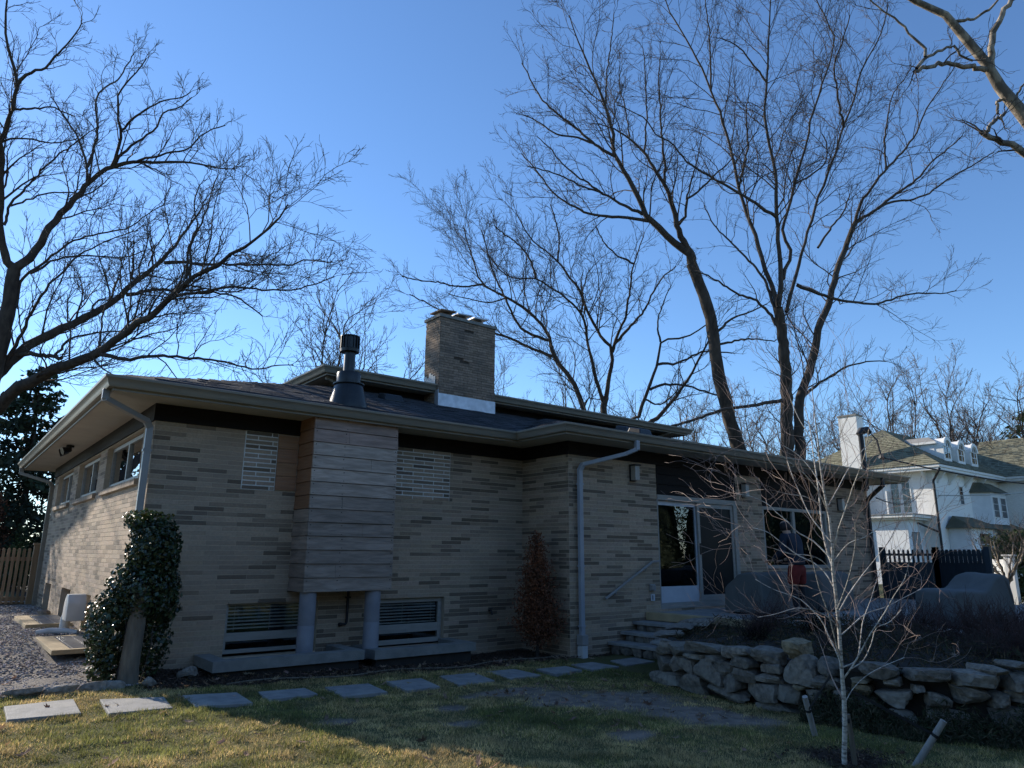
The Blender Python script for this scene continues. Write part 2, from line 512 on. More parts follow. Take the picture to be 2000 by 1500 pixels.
def mx(fac, a, c):
    n = _n(nt, 'ShaderNodeMix', data_type='RGBA')
    L(fac, n.inputs[0])
    for s_, q in ((6, a), (7, c)):
        if isinstance(q, tuple): n.inputs[s_].default_value = (*q, 1)
        else: L(q, n.inputs[s_])
    return n.outputs[2]
c = mx(rmp(nnoise(2.2), .35, .65), (.095, .105, .034), (.135, .125, .055))
c = mx(rmp(nnoise(60, 4), .4, .65), c, (.07, .064, .03))
dirt = mx(rmp(nnoise(7), .35, .65), (.27, .215, .17), (.16, .13, .105))
mul = mx(rmp(nnoise(30), .35, .65), (.050, .034, .024), (.028, .020, .015))
grv = mx(rmp(nnoise(40), .35, .65), (.28, .25, .22), (.16, .145, .13))
c = mx(sp.outputs[0], c, dirt)
c = mx(sp.outputs[1], c, mul)
c = mx(sp.outputs[2], c, grv)
L(c, b.inputs['Base Color'])
bp = _n(nt, 'ShaderNodeBump')
bp.inputs['Strength'].default_value = .7
bp.inputs['Distance'].default_value = .03
L(nnoise(35, 8), bp.inputs['Height'])
L(bp.outputs[0], b.inputs['Normal'])

far = np.array([600, 300, 150, 80, 50, 35, 25, 18, 14.])
gx = np.concatenate([-far, np.arange(-8, -1, .5), np.arange(-1, 10, .08), np.arange(10, 24, .7), far[::-1][2:]+4])
gy = np.concatenate([-far, np.arange(-10, 0, .6), np.arange(0, 11.4, .08), np.arange(11.4, 26, .5), far[::-1][2:]+6])
XX, YY = np.meshgrid(gx, gy)
ZZ = GB(XX, YY)
nx_, ny_ = len(gx), len(gy)
idx = np.arange(nx_*ny_).reshape(ny_, nx_)
F = np.stack([idx[:-1, :-1], idx[:-1, 1:], idx[1:, 1:], idx[1:, :-1]], -1).reshape(-1, 4)
dz = np.stack(zones(XX.ravel(), YY.ravel()), 1)
ground = mesh_np('ground', np.stack([XX.ravel(), YY.ravel(), ZZ.ravel()], 1), F, gm, tone=dz, smooth=True)
tag(ground, kind='structure', label='patchy winter lawn with bare soil and a gravel strip')

# ------------------------------------------------------------------ brick house
WX, WY, WY2, WX2, WXR = 2.106, 10.466, 9.19, 8.55, 19.5   # wall planes
ZB, ZT = -.12, 3.342                                        # brick from below grade to the dark band
YB = 20.75                                                  # back corner of the side wall
CH, BL, BD = .066, .405, .028                               # course height, brick length, brick depth
house = thing('brick_house', 'long low tan brick house with deep eaves and dark trim', 'house', (WX, WY, .1))

BR = dict(ind=[], rest=[])
def wall_part(u0, origin, du, nrm, length, z0, z1, openings, patches=(), off=0.0, ch=CH, bl=BL, mat_m='mortar', mat_b='brick', jx=.0030, jz=.0050, reveal=.16, indiv=True, owner=None, name='wall', tones=(.44, 1.0), pd=.40):
    """a brick wall: mortar sheet with reveals, bricks standing proud of it"""
    owner = owner or house
    o0, du, nrm = Vector(origin), Vector(du), Vector(nrm)
    # mortar sheet
    us = sorted({0, length}|{min(max(a, 0), length) for op in openings for a in op[:2]})
    zs = sorted({z0, z1}|{min(max(a, z0), z1) for op in openings for a in op[2:]})
    mb = MB()
    P = lambda u, z, d=0: o0+du*u+nrm*d+Vector((0, 0, z))
    for i in range(len(us)-1):
        for j in range(len(zs)-1):
            uc, zc = (us[i]+us[i+1])/2, (zs[j]+zs[j+1])/2
            if any(a < uc < b_ and c_ < zc < d_ for a, b_, c_, d_ in openings): continue
            mb.add([P(us[i], zs[j]), P(us[i+1], zs[j]), P(us[i+1], zs[j+1]), P(us[i], zs[j+1])], [(0, 1, 2, 3)])
    for a, b_, c_, d_ in openings:
        for (p, q) in (((a, c_), (a, d_)), ((b_, c_), (b_, d_)), ((a, c_), (b_, c_)), ((a, d_), (b_, d_))):
            mb.add([P(*p), P(*q), P(*q, -reveal), P(*p, -reveal)], [(0, 1, 2, 3)])
    wl = mb.build(name, M[mat_m], owner, recalc=False)
    rs = np.random.default_rng(int(abs(origin[0]*31+origin[1]*7+z0*13+length*5)*10))
    rest_v, rest_f, rest_t = [], [], []
    nb = 0
    full = []
    nc = int(round((z1-z0)/ch))
    for i in range(nc):
        za, zb = z1-(i+1)*ch, z1-i*ch
        zc = (za+zb)/2
        st = -((i % 2)*.5*bl)-off+rs.uniform(-.012, .012)
        u = st
        while u < length:
            a, b_ = max(u, 0), min(u+bl, length)
            u += bl
            segs = [(a, b_)]
            for oa, ob, oc, od in openings:
                if oc < zc < od:
                    ns = []
                    for s0, s1 in segs:
                        if s1 <= oa or s0 >= ob: ns.append((s0, s1)); continue
                        if s0 < oa: ns.append((s0, oa))
                        if s1 > ob: ns.append((ob, s1))
                    segs = ns
            for pa, pb, pc, pd_ in patches:
                if pc < zc < pd_:
                    for cut in (pa, pb):
                        segs = [w_ for s0, s1 in segs for w_ in (((s0, cut), (cut, s1)) if s0+.01 < cut < s1-.01 else ((s0, s1),))]
            for s0, s1 in segs:
                if s1-s0 < .03: continue
                inp = any(pa < (s0+s1)/2 < pb and pc < zc < pd_ for pa, pb, pc, pd_ in patches)
                gx_, gz_ = (.0075, .0085) if inp else (jx, jz)
                pw0 = P((s0+s1)/2, zc)
                r_ = rs.random()/(.35+1.3*float(vnoise(pw0.x+pw0.y*.7, pw0.z, 1.4, 21)))
                t = tones[0]+rs.uniform(-.06, .1) if r_ < pd*.55 else (.72+rs.uniform(-.08, .08) if r_ < pd else tones[1]*rs.uniform(.90, 1.06))
                tn = (t*rs.uniform(.97, 1.03), t, t*rs.uniform(.95, 1.04))
                d = .0035+rs.uniform(-.001, .001)+(.0065 if inp else 0)
                if indiv and s1-s0 > bl-.002 and not inp:
                    full.append((s0, s1, za, zb, gx_, gz_, d, tn)); continue
                rest_v.append([P(s0+gx_, za+gz_, -.01), P(s1-gx_, za+gz_, -.01), P(s1-gx_, zb-gz_, -.01), P(s0+gx_, zb-gz_, -.01),
                               P(s0+gx_, za+gz_, d), P(s1-gx_, za+gz_, d), P(s1-gx_, zb-gz_, d), P(s0+gx_, zb-gz_, d)])
                rest_t += [tn]*8
    BR['rest'].append((wl, P, rest_v, rest_t, mat_b))
    for fb in full:
        c_ = P((fb[0]+fb[1])/2, (fb[2]+fb[3])/2)
        v = CAM-c_
        vis = abs(v.normalized().dot(nrm))/v.length_squared
        hid = (c_.x < 2.75 and c_.z < 2.2 and nrm.y < -.5) or (nrm.x < -.5 and c_.y < 12.5 and c_.z < 1.2)
        BR['ind'].append((0 if hid else vis, len(BR['rest'])-1, fb))
    for pa, pb, pc, pd_ in patches:
        k = MB()
        k.add([P(pa-.008, pc-.004, .0075), P(pb, pc-.004, .0075), P(pb, pd_, .0075), P(pa-.008, pd_, .0075)], [(0, 1, 2, 3)])
        o_ = k.build('mortar_patch', M['white_mortar'], wl, recalc=False)
    return wl

# side wall (faces -X): three slider windows high up, three basement openings at grade
SW = [(11.12, 13.85), (14.55, 16.95), (17.75, 20.05)]
BW = [(13.55, 14.15), (15.75, 16.95), (18.6, 19.6)]
op = [(YB-b_, YB-a, 2.60, ZT-.02) for a, b_ in SW]+[(YB-b_, YB-a, .18, .93) for a, b_ in BW]
side_wall = wall_part(0, (WX, YB, 0), (0, -1, 0), (-1, 0, 0), YB-WY, ZB, ZT, op, reveal=.2)
# front wall (faces -Y)
B1, B2 = (3.29, 4.62, .20, .93), (5.42, 6.86, .16, .90)
opf = [tuple(q-(WX if i < 2 else 0) for i, q in enumerate(B)) for B in (B1, B2)]
front_wall = wall_part(0, (WX, WY, 0), (1, 0, 0), (0, -1, 0), WX2-WX, ZB, ZT, opf,
                       patches=[(3.33-WX, 3.81-WX, 2.49, ZT), (5.5-WX, 6.90-WX, 2.50, ZT)])
# return wall (faces -X)
return_wall = wall_part(0, (WX2, WY, 0), (0, -1, 0), (-1, 0, 0), WY-WY2, ZB, ZT, [])
# projecting front section (faces -Y): sliding door, brick pier, wide window
DR = (10.88, 13.40, .62, 2.76)
WN = (14.47, 17.25, 1.34, 2.70)
op2 = [(DR[0]-WX2, DR[1]-WX2, DR[2], ZT+.05), (WN[0]-WX2, WN[1]-WX2, WN[2], ZT+.05)]
section_wall = wall_part(0, (WX2, WY2, 0), (1, 0, 0), (0, -1, 0), WXR-WX2, ZB, ZT, op2, off=.1)
end_wall = wall_part(0, (WXR, WY2, 0), (0, 1, 0), (1, 0, 0), 8.0, ZB, ZT, [], indiv=False)

def flush_bricks():
    BR['ind'].sort(key=lambda q: -q[0])
    top, low = BR['ind'][:300], BR['ind'][300:]
    for _, wi, (s0, s1, za, zb, gx_, gz_, d, tn) in low:
        wl, P, rv, rt_, mb_ = BR['rest'][wi]
        rv.append([P(s0+gx_, za+gz_, -.01), P(s1-gx_, za+gz_, -.01), P(s1-gx_, zb-gz_, -.01), P(s0+gx_, zb-gz_, -.01),
                   P(s0+gx_, za+gz_, d), P(s1-gx_, za+gz_, d), P(s1-gx_, zb-gz_, d), P(s0+gx_, zb-gz_, d)])
        rt_ += [tn]*8
    faces = np.array([(4, 5, 6, 7), (0, 1, 5, 4), (1, 2, 6, 5), (2, 3, 7, 6), (3, 0, 4, 7)])
    for wl, P, rv, rt_, mb_ in BR['rest']:
        if not rv: continue
        V = np.array([[tuple(p) for p in q] for q in rv]).reshape(-1, 3)
        F = (np.arange(len(rv))[:, None, None]*8+faces[None]).reshape(-1, 4)
        o_ = mesh_np('brickwork', V, F, M[mb_], wl, tone=np.array(rt_))
        o_['kind'] = 'stuff'
        o_.matrix_parent_inverse = Matrix.Identity(4)
    # the largest bricks in view: one object each, sharing a handful of meshes
    cache = {}
    for _, wi, (s0, s1, za, zb, gx_, gz_, d, tn) in top:
        wl, P, rv, rt_, mb_ = BR['rest'][wi]
        q = min(9, max(0, int((tn[1]-.36)/.075)))
        key = (wi, q)
        c0 = P((s0+s1)/2, (za+zb)/2)
        if key not in cache:
            k = MB()
            cor = [P(a, z, dd)-c0 for dd in (-.01, .0035) for a, z in ((s0+gx_, za+gz_), (s1-gx_, za+gz_), (s1-gx_, zb-gz_), (s0+gx_, zb-gz_))]
            k.add(cor, [tuple(f) for f in faces], .40+.075*q)
            ob = k.build('brick', M[mb_], wl, recalc=False)
            cache[key] = ob.data
        else:
            ob = bpy.data.objects.new('brick', cache[key])
            link(ob, wl)
        ob.matrix_parent_inverse = Matrix.Identity(4)
        ob.location = c0+P(0, 0, 0)*0

# dark band above the brick and dark panels over the openings
band = MB()
t = .03
band.box((WX-t, WY-t, ZT-.004), (WX+.08, YB+t, 3.60))
band.box((WX+.08, WY-t, ZT-.004), (WX2-t, WY+.08, 3.60))
band.box((WX2-t, WY2-t, ZT-.004), (WX2+.08, WY+.08, 3.60))
band.box((WX2+.08, WY2-t, ZT-.004), (WXR+t, WY2+.08, 3.60))
band.box((WXR-.05, WY2+.08, ZT-.004), (WXR+t, WY2+8, 3.60))
fr = band.build('frieze_board', M['dark_trim'], house)
for (xa, xb, zz) in ((DR[0]+.004, DR[1]+.09, DR[3]), (WN[0]+.004, WN[1]-.004, WN[3])):
    z = zz
    while z < ZT-.01:
        z2 = min(z+.2, ZT-.006)
        MB().box((xa, WY2-.012, z+.004), (xb, WY2+.06, z2-.004)).build('siding_board', M['dark_trim'], house, bevel=.004)
        z = z2

# eaves: gutter, fascia and soffit follow the plan of the roof edge
EAVE = [(1.45, 21.55), (1.45, 9.81), (7.89, 9.81), (7.89, 8.53), (20.33, 8.53), (20.33, 17.5)]
PR_G = [(0, -.135), (-.055, -.135), (-.075, -.10), (-.085, -.055), (-.115, -.030), (-.118, 0), (-.108, .004), (-.104, -.02), (-.006, -.02), (0, 0)]
PR_G = [(-a, b_) for a, b_ in PR_G]
def eave_set(path, z, inner, parent, sgn=-1.0):
    g = sweep2d(path, [(sgn*a, b_) for a, b_ in PR_G], z, closed=True).build('gutter', M['gutter'], parent, smooth=True)
    fa = sweep2d(path, [(sgn*-.002, -.17), (sgn*-.024, -.17), (sgn*-.024, -.02), (sgn*-.002, -.02)], z, closed=True).build('fascia_board', M['gutter'], parent)
    so_ = sweep2d(path, [(sgn*-.024, -.150), (sgn*-inner, -.150), (sgn*-inner, -.138), (sgn*-.024, -.138)], z, closed=True).build('soffit', M['soffit'], parent)
    return g
# travelling from the back left corner forward then right, "outside" lies on the right hand
eave_set(EAVE, 3.72, .69, house)

def RZ(x, y):
    x = np.asarray(x, float); y = np.asarray(y, float)
    A = 3.735+.335*(y-9.75)
    Bp = 3.735+.25*(x-1.39)
    R_ = 3.735+.25*(20.39-x)
    K = 3.735+.335*(21.6-y)
    main = np.minimum(np.minimum(A, Bp), np.minimum(R_, K))
    Cc = 3.725+.25*(y-8.47)
    Dd = 3.725+.33*(x-7.83)
    front = np.where((x >= 7.83-1e-6) & (y >= 8.47-1e-6), np.minimum(np.minimum(Cc, Dd), np.minimum(R_, K)), -9)
    main = np.where(y >= 9.75-1e-6, main, -9)
    return np.minimum(np.maximum(main, front), 5.35)
rx = np.arange(1.39, 20.40, .1); ry = np.arange(8.47, 21.61, .1)
XX, YY = np.meshgrid(rx, ry)
ZZ = RZ(XX, YY)
idx = np.arange(XX.size).reshape(XX.shape)
ok = ((XX >= 7.78) | (YY >= 9.70))
cell = ok[:-1, :-1] & ok[1:, :-1] & ok[:-1, 1:] & ok[1:, 1:] & (ZZ[:-1, :-1] > 0) & (ZZ[1:, 1:] > 0) & (ZZ[:-1, 1:] > 0) & (ZZ[1:, :-1] > 0)
F = np.stack([idx[:-1, :-1], idx[:-1, 1:], idx[1:, 1:], idx[1:, :-1]], -1)[cell]
V = np.stack([XX.ravel(), YY.ravel(), np.where(ZZ < 0, 3.7, ZZ).ravel()], 1)
roof = mesh_np('roof', V, F, M['shingle'], house, tone=np.full(len(V), .8))
# shingle courses over the slopes
sv, sf, stn = [], [], []
rs = np.random.default_rng(3)
def shingles(axis, lo, hi, start, sgn, maxrun, wdt=.31, exp_=.14):
    row = 0
    u = 0.0
    while u < maxrun:
        v = lo-(row % 3)*wdt/3
        while v < hi:
            va, vb = v+.004, v+wdt-.004
            v += wdt
            ua, ub = start+sgn*(u-.02), start+sgn*(u+exp_)
            if axis == 'y': cs = [(va, ua), (vb, ua), (vb, ub), (va, ub)]
            else: cs = [(ua, va), (ua, vb), (ub, vb), (ub, va)]
            cx, cy = sum(q[0] for q in cs)/4, sum(q[1] for q in cs)/4
            zc, e = float(RZ(cx, cy)), 1e-3
            gx_ = float(RZ(cx+e, cy)-RZ(cx-e, cy))/(2*e); gy_ = float(RZ(cx, cy+e)-RZ(cx, cy-e))/(2*e)
            good = (abs(gx_) < .02 and gy_ > .1) if axis == 'y' else (abs(gy_) < .02 and gx_*sgn > .1)
            if zc < 0 or not good or (5.9 < cx < 15.9 and cy > 13.0): continue
            th = .011+rs.uniform(-.003, .007)
            pl = lambda q: zc+gx_*(q[0]-cx)+gy_*(q[1]-cy)
            inn_ = [(cx+(q[0]-cx)*.9, cy+(q[1]-cy)*.9) for q in cs]
            if any(abs(float(RZ(*q))-pl(q)) > .012 for q in inn_): continue
            tops = [(*cs[0], pl(cs[0])+th), (*cs[1], pl(cs[1])+th), (*cs[2], pl(cs[2])+.006), (*cs[3], pl(cs[3])+.006)]
            lows = [(*cs[0], pl(cs[0])-.004), (*cs[1], pl(cs[1])-.004), (*cs[2], pl(cs[2])-.004), (*cs[3], pl(cs[3])-.004)]
            k = len(sv)
            sv.extend(lows+tops)
            sf.extend([(k+4, k+5, k+6, k+7), (k, k+1, k+5, k+4), (k+1, k+2, k+6, k+5), (k+3, k, k+4, k+7)])
            stn.extend([rs.uniform(.55, 1.5)]*8)
        u += exp_; row += 1
shingles('y', 1.39, 20.4, 9.75, 1, 3.5)
shingles('y', 7.83, 20.4, 8.47, 1, 4.6)
shingles('x', 9.75, 21.6, 1.39, 1, 4.7)
shingles('x', 8.47, 13.2, 7.83, 1, 3.0)
ob = mesh_np('shingles', np.array(sv), np.array(sf), M['shingle'], roof, tone=np.array(stn))
ob.matrix_parent_inverse = Matrix.Identity(4)
ob['kind'] = 'stuff'
# roof vents near the clerestory
for (x, y) in ((6.45, 11.9), (12.3, 11.2), (11.75, 10.3)):
    z = float(RZ(x, y))
    k = MB()
    k.add([(x-.2, y-.16, z-.04), (x+.2, y-.16, z-.04), (x+.2, y+.2, z+.06), (x-.2, y+.2, z+.06), (x-.17, y-.13, z+.09), (x+.17, y-.13, z+.09), (x+.17, y+.17, z+.16), (x-.17, y+.17, z+.16)],
          [(3, 2, 1, 0), (4, 5, 6, 7), (0, 1, 5, 4), (1, 2, 6, 5), (2, 3, 7, 6), (3, 0, 4, 7)])
    k.build('roof_vent', M['black_metal'], house, bevel=.02)

# raised clerestory block behind
UX0, UX1, UY0, UY1 = 5.95, 15.75, 12.98, 19.5
k = MB()
k.box((UX0, UY0, 3.9), (UX1, UY1, 4.985))
cl = k.build('clerestory_wall', M['dark_trim'], house)
# a pale window frame under the left end of the clerestory eave
MB().box((UX0-.03, 13.3, 4.80), (UX0+.01, 14.2, 4.97)).build('window', M['frame'], house)
UE = [(5.4, 20.2), (5.4, 12.57), (16.35, 12.57), (16.35, 20.2)]
eave_set(UE, 5.10, .56, house)
k = MB()
ux0, ux1, uy0, uy1 = 5.34, 16.41, 12.51, 20.2
k.add([(ux0, uy0, 5.10), (ux1, uy0, 5.10), (ux1, uy1, 5.10), (ux0, uy1, 5.10), (ux0+3.6, (uy0+uy1)/2, 5.86), (ux1-3.6, (uy0+uy1)/2, 5.86)],
      [(0, 1, 5, 4), (1, 2, 5), (2, 3, 4, 5), (3, 0, 4), (3, 2, 1, 0)])
k.build('roof', M['shingle'], house)

# chimney
CX0, CX1, CY0, CY1, CZ0, CZ1 = 7.85, 9.33, 12.43, 13.02, 4.5, 6.60
chim = MB().box((CX0+.02, CY0+.02, CZ0), (CX1-.02, CY1-.02, CZ1)).build('chimney', M['dark_mortar'], house)
def chim_face(o, du, n, ln, sd):
    rs = np.random.default_rng(sd)
    o, du, n = Vector(o), Vector(du), Vector(n)
    v_, t_ = [], []
    ch_, bl_ = .0555, .25
    i = 0
    z = CZ1
    while z-ch_ > CZ0:
        u = -(i % 2)*bl_/2+rs.uniform(-.02, .02)
        while u < ln:
            a, b2 = max(u, 0), min(u+bl_, ln)
            u += bl_
            if b2-a < .03: continue
            tt = rs.uniform(.7, 1.15)
            d = .004+rs.uniform(-.002, .002)
            hole = sd == 2 and ((abs((a+b2)/2-.55) < .10 and abs(z-5.72) < .05) or (abs((a+b2)/2-.66) < .1 and abs(z-6.42) < .03))
            P = lambda q, zz, dd: tuple(o+du*q+n*dd+Vector((0, 0, zz)))
            if hole:
                d = -.015; tt = .25
            v_.append([P(a+.003, z-ch_+.004, -.025), P(b2-.003, z-ch_+.004, -.025), P(b2-.003, z-.003, -.025), P(a+.003, z-.003, -.025),
                       P(a+.003, z-ch_+.004, d), P(b2-.003, z-ch_+.004, d), P(b2-.003, z-.003, d), P(a+.003, z-.003, d)])
            t_ += [(tt, tt, tt)]*8
        z -= ch_; i += 1
    faces = np.array([(4, 5, 6, 7), (0, 1, 5, 4), (1, 2, 6, 5), (2, 3, 7, 6), (3, 0, 4, 7)])
    V = np.array(v_).reshape(-1, 3)
    F = (np.arange(len(v_))[:, None, None]*8+faces[None]).reshape(-1, 4)
    o_ = mesh_np('brickwork', V, F, M['chimney_brick'], chim, tone=np.array(t_))
    o_.matrix_parent_inverse = Matrix.Identity(4)
    o_['kind'] = 'stuff'
chim_face((CX0+.002, CY0, 0), (1, 0, 0), (0, -1, 0), CX1-CX0-.004, 2)
chim_face((CX0, CY1, 0), (0, -1, 0), (-1, 0, 0), CY1-CY0, 5)
chim_face((CX1, CY0, 0), (0, 1, 0), (1, 0, 0), CY1-CY0, 6)
def sub(k, name, mat, par, **kw):
    o_ = k.build(name, mat, par, **kw)
    o_.matrix_parent_inverse = Matrix.Identity(4)
    return o_
sub(MB().box((CX0-.035, CY0-.035, CZ1), (CX1+.035, CY1+.035, CZ1+.07)), 'cap', M['concrete'], chim, bevel=.008)
k = MB().box((CX0-.014, CY0-.016, 4.56), (CX1+.014, CY0-.008, 4.905)).box((CX0-.016, CY0-.016, 4.56), (CX0-.008, CY0+.12, 4.98))
sub(k, 'flashing', M['galvanised'], chim)
k = MB()
for j in range(5):
    k.box((CX0-.013, CY0+.13+j*.085, 5.05), (CX0-.007, CY0+.21+j*.085, 5.30+.045*((j*7) % 3)))
sub(k, 'flashing', M['white_mortar'], chim)
for j, cx in enumerate((8.08, 8.52, 8.96)):
    z = CZ1+.07
    k = MB().box((cx-.12, 12.58, z), (cx+.12, 12.86, z+.09))
    sub(k, 'flue', M['chimney_brick'], chim)
    k = MB().obox((cx, 12.70, z+.135), (.20, 0, .012), (0, .24, .006), (0, 0, .014))
    for a in (-1, 1):
        k.box((cx+a*.1-.02, 12.6, z+.09), (cx+a*.1+.02, 12.84, z+.13))
    sub(k, 'flue_cap', M['galvanised' if j else 'chimney_brick'], chim, bevel=.004)

# black metal vent stack on the roof
vs = thing('vent_stack', 'black metal flue pipe with flared cone and slotted cap on the roof', 'vent pipe', (4.77, 10.2, 3.86))
MB().lathe((4.77, 10.2, 0), [(.30, 3.80), (.30, 3.86), (.215, 4.19)], 28).build('cone', M['black_metal'], vs, smooth=True)
MB().lathe((4.77, 10.2, 0), [(.19, 4.185), (.245, 4.19), (.245, 4.205), (.19, 4.215)], 28).build('flange', M['black_metal'], vs, smooth=True)
MB().lathe((4.76, 10.2, 0), [(.185, 4.21), (.19, 4.36), (.18, 4.385), (.09, 4.40)], 28).build('collar', M['black_metal'], vs, smooth=True)
MB().lathe((4.755, 10.2, 0), [(.092, 4.39), (.088, 4.74)], 20).build('pipe', M['black_metal'], vs, smooth=True)
cap = MB().lathe((4.745, 10.2, 0), [(.10, 4.72), (.152, 4.725), (.155, 4.775), (.135, 4.785), (.135, 4.96), (.155, 4.975), (.155, 4.99), (.02, 5.01)], 28).build('cap', M['black_metal'], vs, smooth=True)
k = MB()
for j in range(16):
    a = 2*math.pi*j/16
    k.obox((4.745+.146*math.cos(a), 10.2+.146*math.sin(a), 4.875), (.012*math.cos(a), .012*math.sin(a), 0), (-.006*math.sin(a), .006*math.cos(a), 0), (0, 0, .1))
o_ = k.build('cap_fins', M['black_metal'], cap); o_.matrix_parent_inverse = Matrix.Identity(4)

# timber bump-out (chase) on the front wall, carried on two round columns
PX0, PX1, PY0, PZ0, PZ1 = 4.14, 5.52, 9.90, 1.06, 3.585
chase = MB().box((PX0+.02, PY0+.02, PZ0+.02), (PX1-.02, WY+.02, PZ1)).build('chase', M['core'], house)
rs = np.random.default_rng(8)
nb_ = 13
hb = (PZ1-PZ0)/nb_
for i in range(nb_):
    z0, z1 = PZ0+i*hb, PZ0+(i+1)*hb
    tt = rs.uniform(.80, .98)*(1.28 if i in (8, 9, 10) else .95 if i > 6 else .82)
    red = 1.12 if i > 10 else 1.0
    g = .004
    k = MB()
    tl = rs.uniform(-.003, .003)
    # lapped board: lower edge stands out further
    cuts_ = [PX0-.008+rs.uniform(0, .012), PX1+.008-rs.uniform(0, .010)]
    if i in (1, 4, 6, 9, 11):
        cuts_.insert(1, PX0+(PX1-PX0)*(.33, .62, .36, .68, .4)[(1, 4, 6, 9, 11).index(i)])
    for q in range(len(cuts_)-1):
        xa, xb = cuts_[q]+(.002 if q else 0), cuts_[q+1]-(.002 if q < len(cuts_)-2 else 0)
        t3 = tt*rs.uniform(.93, 1.07)
        k = MB()
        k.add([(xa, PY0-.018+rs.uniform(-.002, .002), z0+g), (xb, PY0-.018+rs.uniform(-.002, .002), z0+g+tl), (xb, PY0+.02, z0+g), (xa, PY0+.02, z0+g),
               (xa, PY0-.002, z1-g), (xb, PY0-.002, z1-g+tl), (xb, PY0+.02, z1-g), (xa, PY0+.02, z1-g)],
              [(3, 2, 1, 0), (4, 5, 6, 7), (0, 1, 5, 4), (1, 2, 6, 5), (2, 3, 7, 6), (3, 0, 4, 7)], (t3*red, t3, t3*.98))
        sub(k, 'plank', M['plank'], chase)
    nl = MB()
    for xn in (PX0+.03, PX0+.5+rs.uniform(-.03, .03), PX1-.03):
        for zn in (z0+.03, z1-.04):
            nl.box((xn-.005, PY0-.0195, zn-.005), (xn+.005, PY0-.001, zn+.005))
    o_ = sub(nl, 'nails', M['black_iron'], chase)
    o_['kind'] = 'stuff'
    for sx, xa in ((-1, PX0), (1, PX1)):
        k = MB()
        t2 = rs.uniform(.6, .8)
        rd = 1.05 if (i > 5 and sx < 0) else 1.0
        k.add([(xa+sx*.014, PY0+.022, z0+g), (xa+sx*.014, WY-.012, z0+g), (xa-sx*.02, WY-.012, z0+g), (xa-sx*.02, PY0+.022, z0+g),
               (xa+sx*.002, PY0+.022, z1-g), (xa+sx*.002, WY-.012, z1-g), (xa-sx*.02, WY-.012, z1-g), (xa-sx*.02, PY0+.022, z1-g)],
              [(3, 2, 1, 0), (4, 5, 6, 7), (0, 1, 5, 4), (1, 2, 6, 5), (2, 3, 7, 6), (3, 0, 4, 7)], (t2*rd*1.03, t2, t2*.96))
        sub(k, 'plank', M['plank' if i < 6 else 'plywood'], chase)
# plywood-brown boards let into the wall beside the chase
for i in range(4):
    z0 = 2.50+i*.205
    z1 = min(z0+.205, ZT-.006)
    MB().box((3.815, WY-.022, z0+.004), (PX0-.02, WY+.01, z1-.003), (1.0, .95+.04*(i % 2), .95)).build('wall_board', M['plywood'], house, bevel=.002)
for cx in (4.265, 5.285):
    MB().lathe((cx, 10.02, 0), [(.117, .10), (.117, .60), (.115, .605), (.115, .615), (.117, .62), (.117, PZ0+.03)], 28).build('column', M['column'], house, smooth=True)

# concrete window-well ledges
for (xa, xb, ya, z1) in ((2.92, 4.98, 9.60, .275), (5.18, 6.95, 9.66, .245)):
    k = MB()
    k.box((xa, ya, z1-.125), (xb, ya+.20, z1)).box((xa, ya+.20, z1-.125), (xa+.2, WY-.02, z1)).box((xb-.2, ya+.2, z1-.125), (xb, WY-.02, z1))
    lg = k.build('window_well_curb', M['concrete'], house)
    sub(MB().box((xa+.05, ya+.06, -.2), (xb-.05, ya+.18, z1-.124)), 'footing', M['core'], lg)
    sub(MB().box((xa+.2, ya+.2, -.15), (xb-.2, WY-.02, z1-.10)), 'well_floor', M['core'], lg)

def win_box(B, y, name='window', mat='frame', fw_=.05, sill_split=None, blind=True, gl='glass', n=(0, -1, 0)):
    """basement slider in the front wall: frame, glass, blind slats and a dark room behind"""
    x0, x1, z0, z1 = B
    k = MB()
    k.box((x0, y, z1-fw_), (x1, y+.06, z1)).box((x0, y, z0), (x1, y+.06, z0+fw_)).box((x0, y, z0+fw_), (x0+fw_, y+.06, z1-fw_)).box((x1-fw_, y, z0+fw_), (x1, y+.06, z1-fw_))
    if sill_split:
        k.box((x0+fw_, y+.004, sill_split[0]), (x1-fw_, y+.056, sill_split[1]))
    wn = k.build(name, M[mat], house, bevel=.003)
    zlo = sill_split[1] if sill_split else z0+fw_
    sub(MB().box((x0+fw_, y+.028, zlo), (x1-fw_, y+.032, z1-fw_)), 'pane', M[gl], wn)
    if sill_split:
        sub(MB().box((x0+fw_, y+.028, z0+fw_), (x1-fw_, y+.032, sill_split[0])), 'pane', M[gl], wn)
    sub(MB().add([(x0-.3, y+.10, z0-.3), (x1+.3, y+.10, z0-.3), (x1+.3, y+1.6, z0-.3), (x0-.3, y+1.6, z0-.3), (x0-.3, y+.10, z1+.3), (x1+.3, y+.10, z1+.3), (x1+.3, y+1.6, z1+.3), (x0-.3, y+1.6, z1+.3)],
              [(0, 1, 2, 3), (4, 5, 6, 7), (1, 2, 6, 5), (2, 3, 7, 6), (3, 0, 4, 7)]), 'room', M['interior'], wn)
    if blind:
        z = z1-fw_-.03
        while z > zlo+.02:
            sub(MB().obox(((x0+x1)/2, y+.075, z), ((x1-x0)/2-fw_-.01, 0, 0), (0, .012, .006), (0, 0, .003)), 'blind_slat', M['blind'], wn)
            z -= .047
        for q in (.12, .5, .88):
            sub(MB().box((x0+(x1-x0)*q-.002, y+.062, zlo+.02), (x0+(x1-x0)*q+.002, y+.065, z1-fw_)), 'blind_cord', M['blind'], wn)
    return wn
win_box((B1[0]+.003, B1[1]-.003, B1[2]+.04, B1[3]-.004), WY+.075, sill_split=(.40, .51))
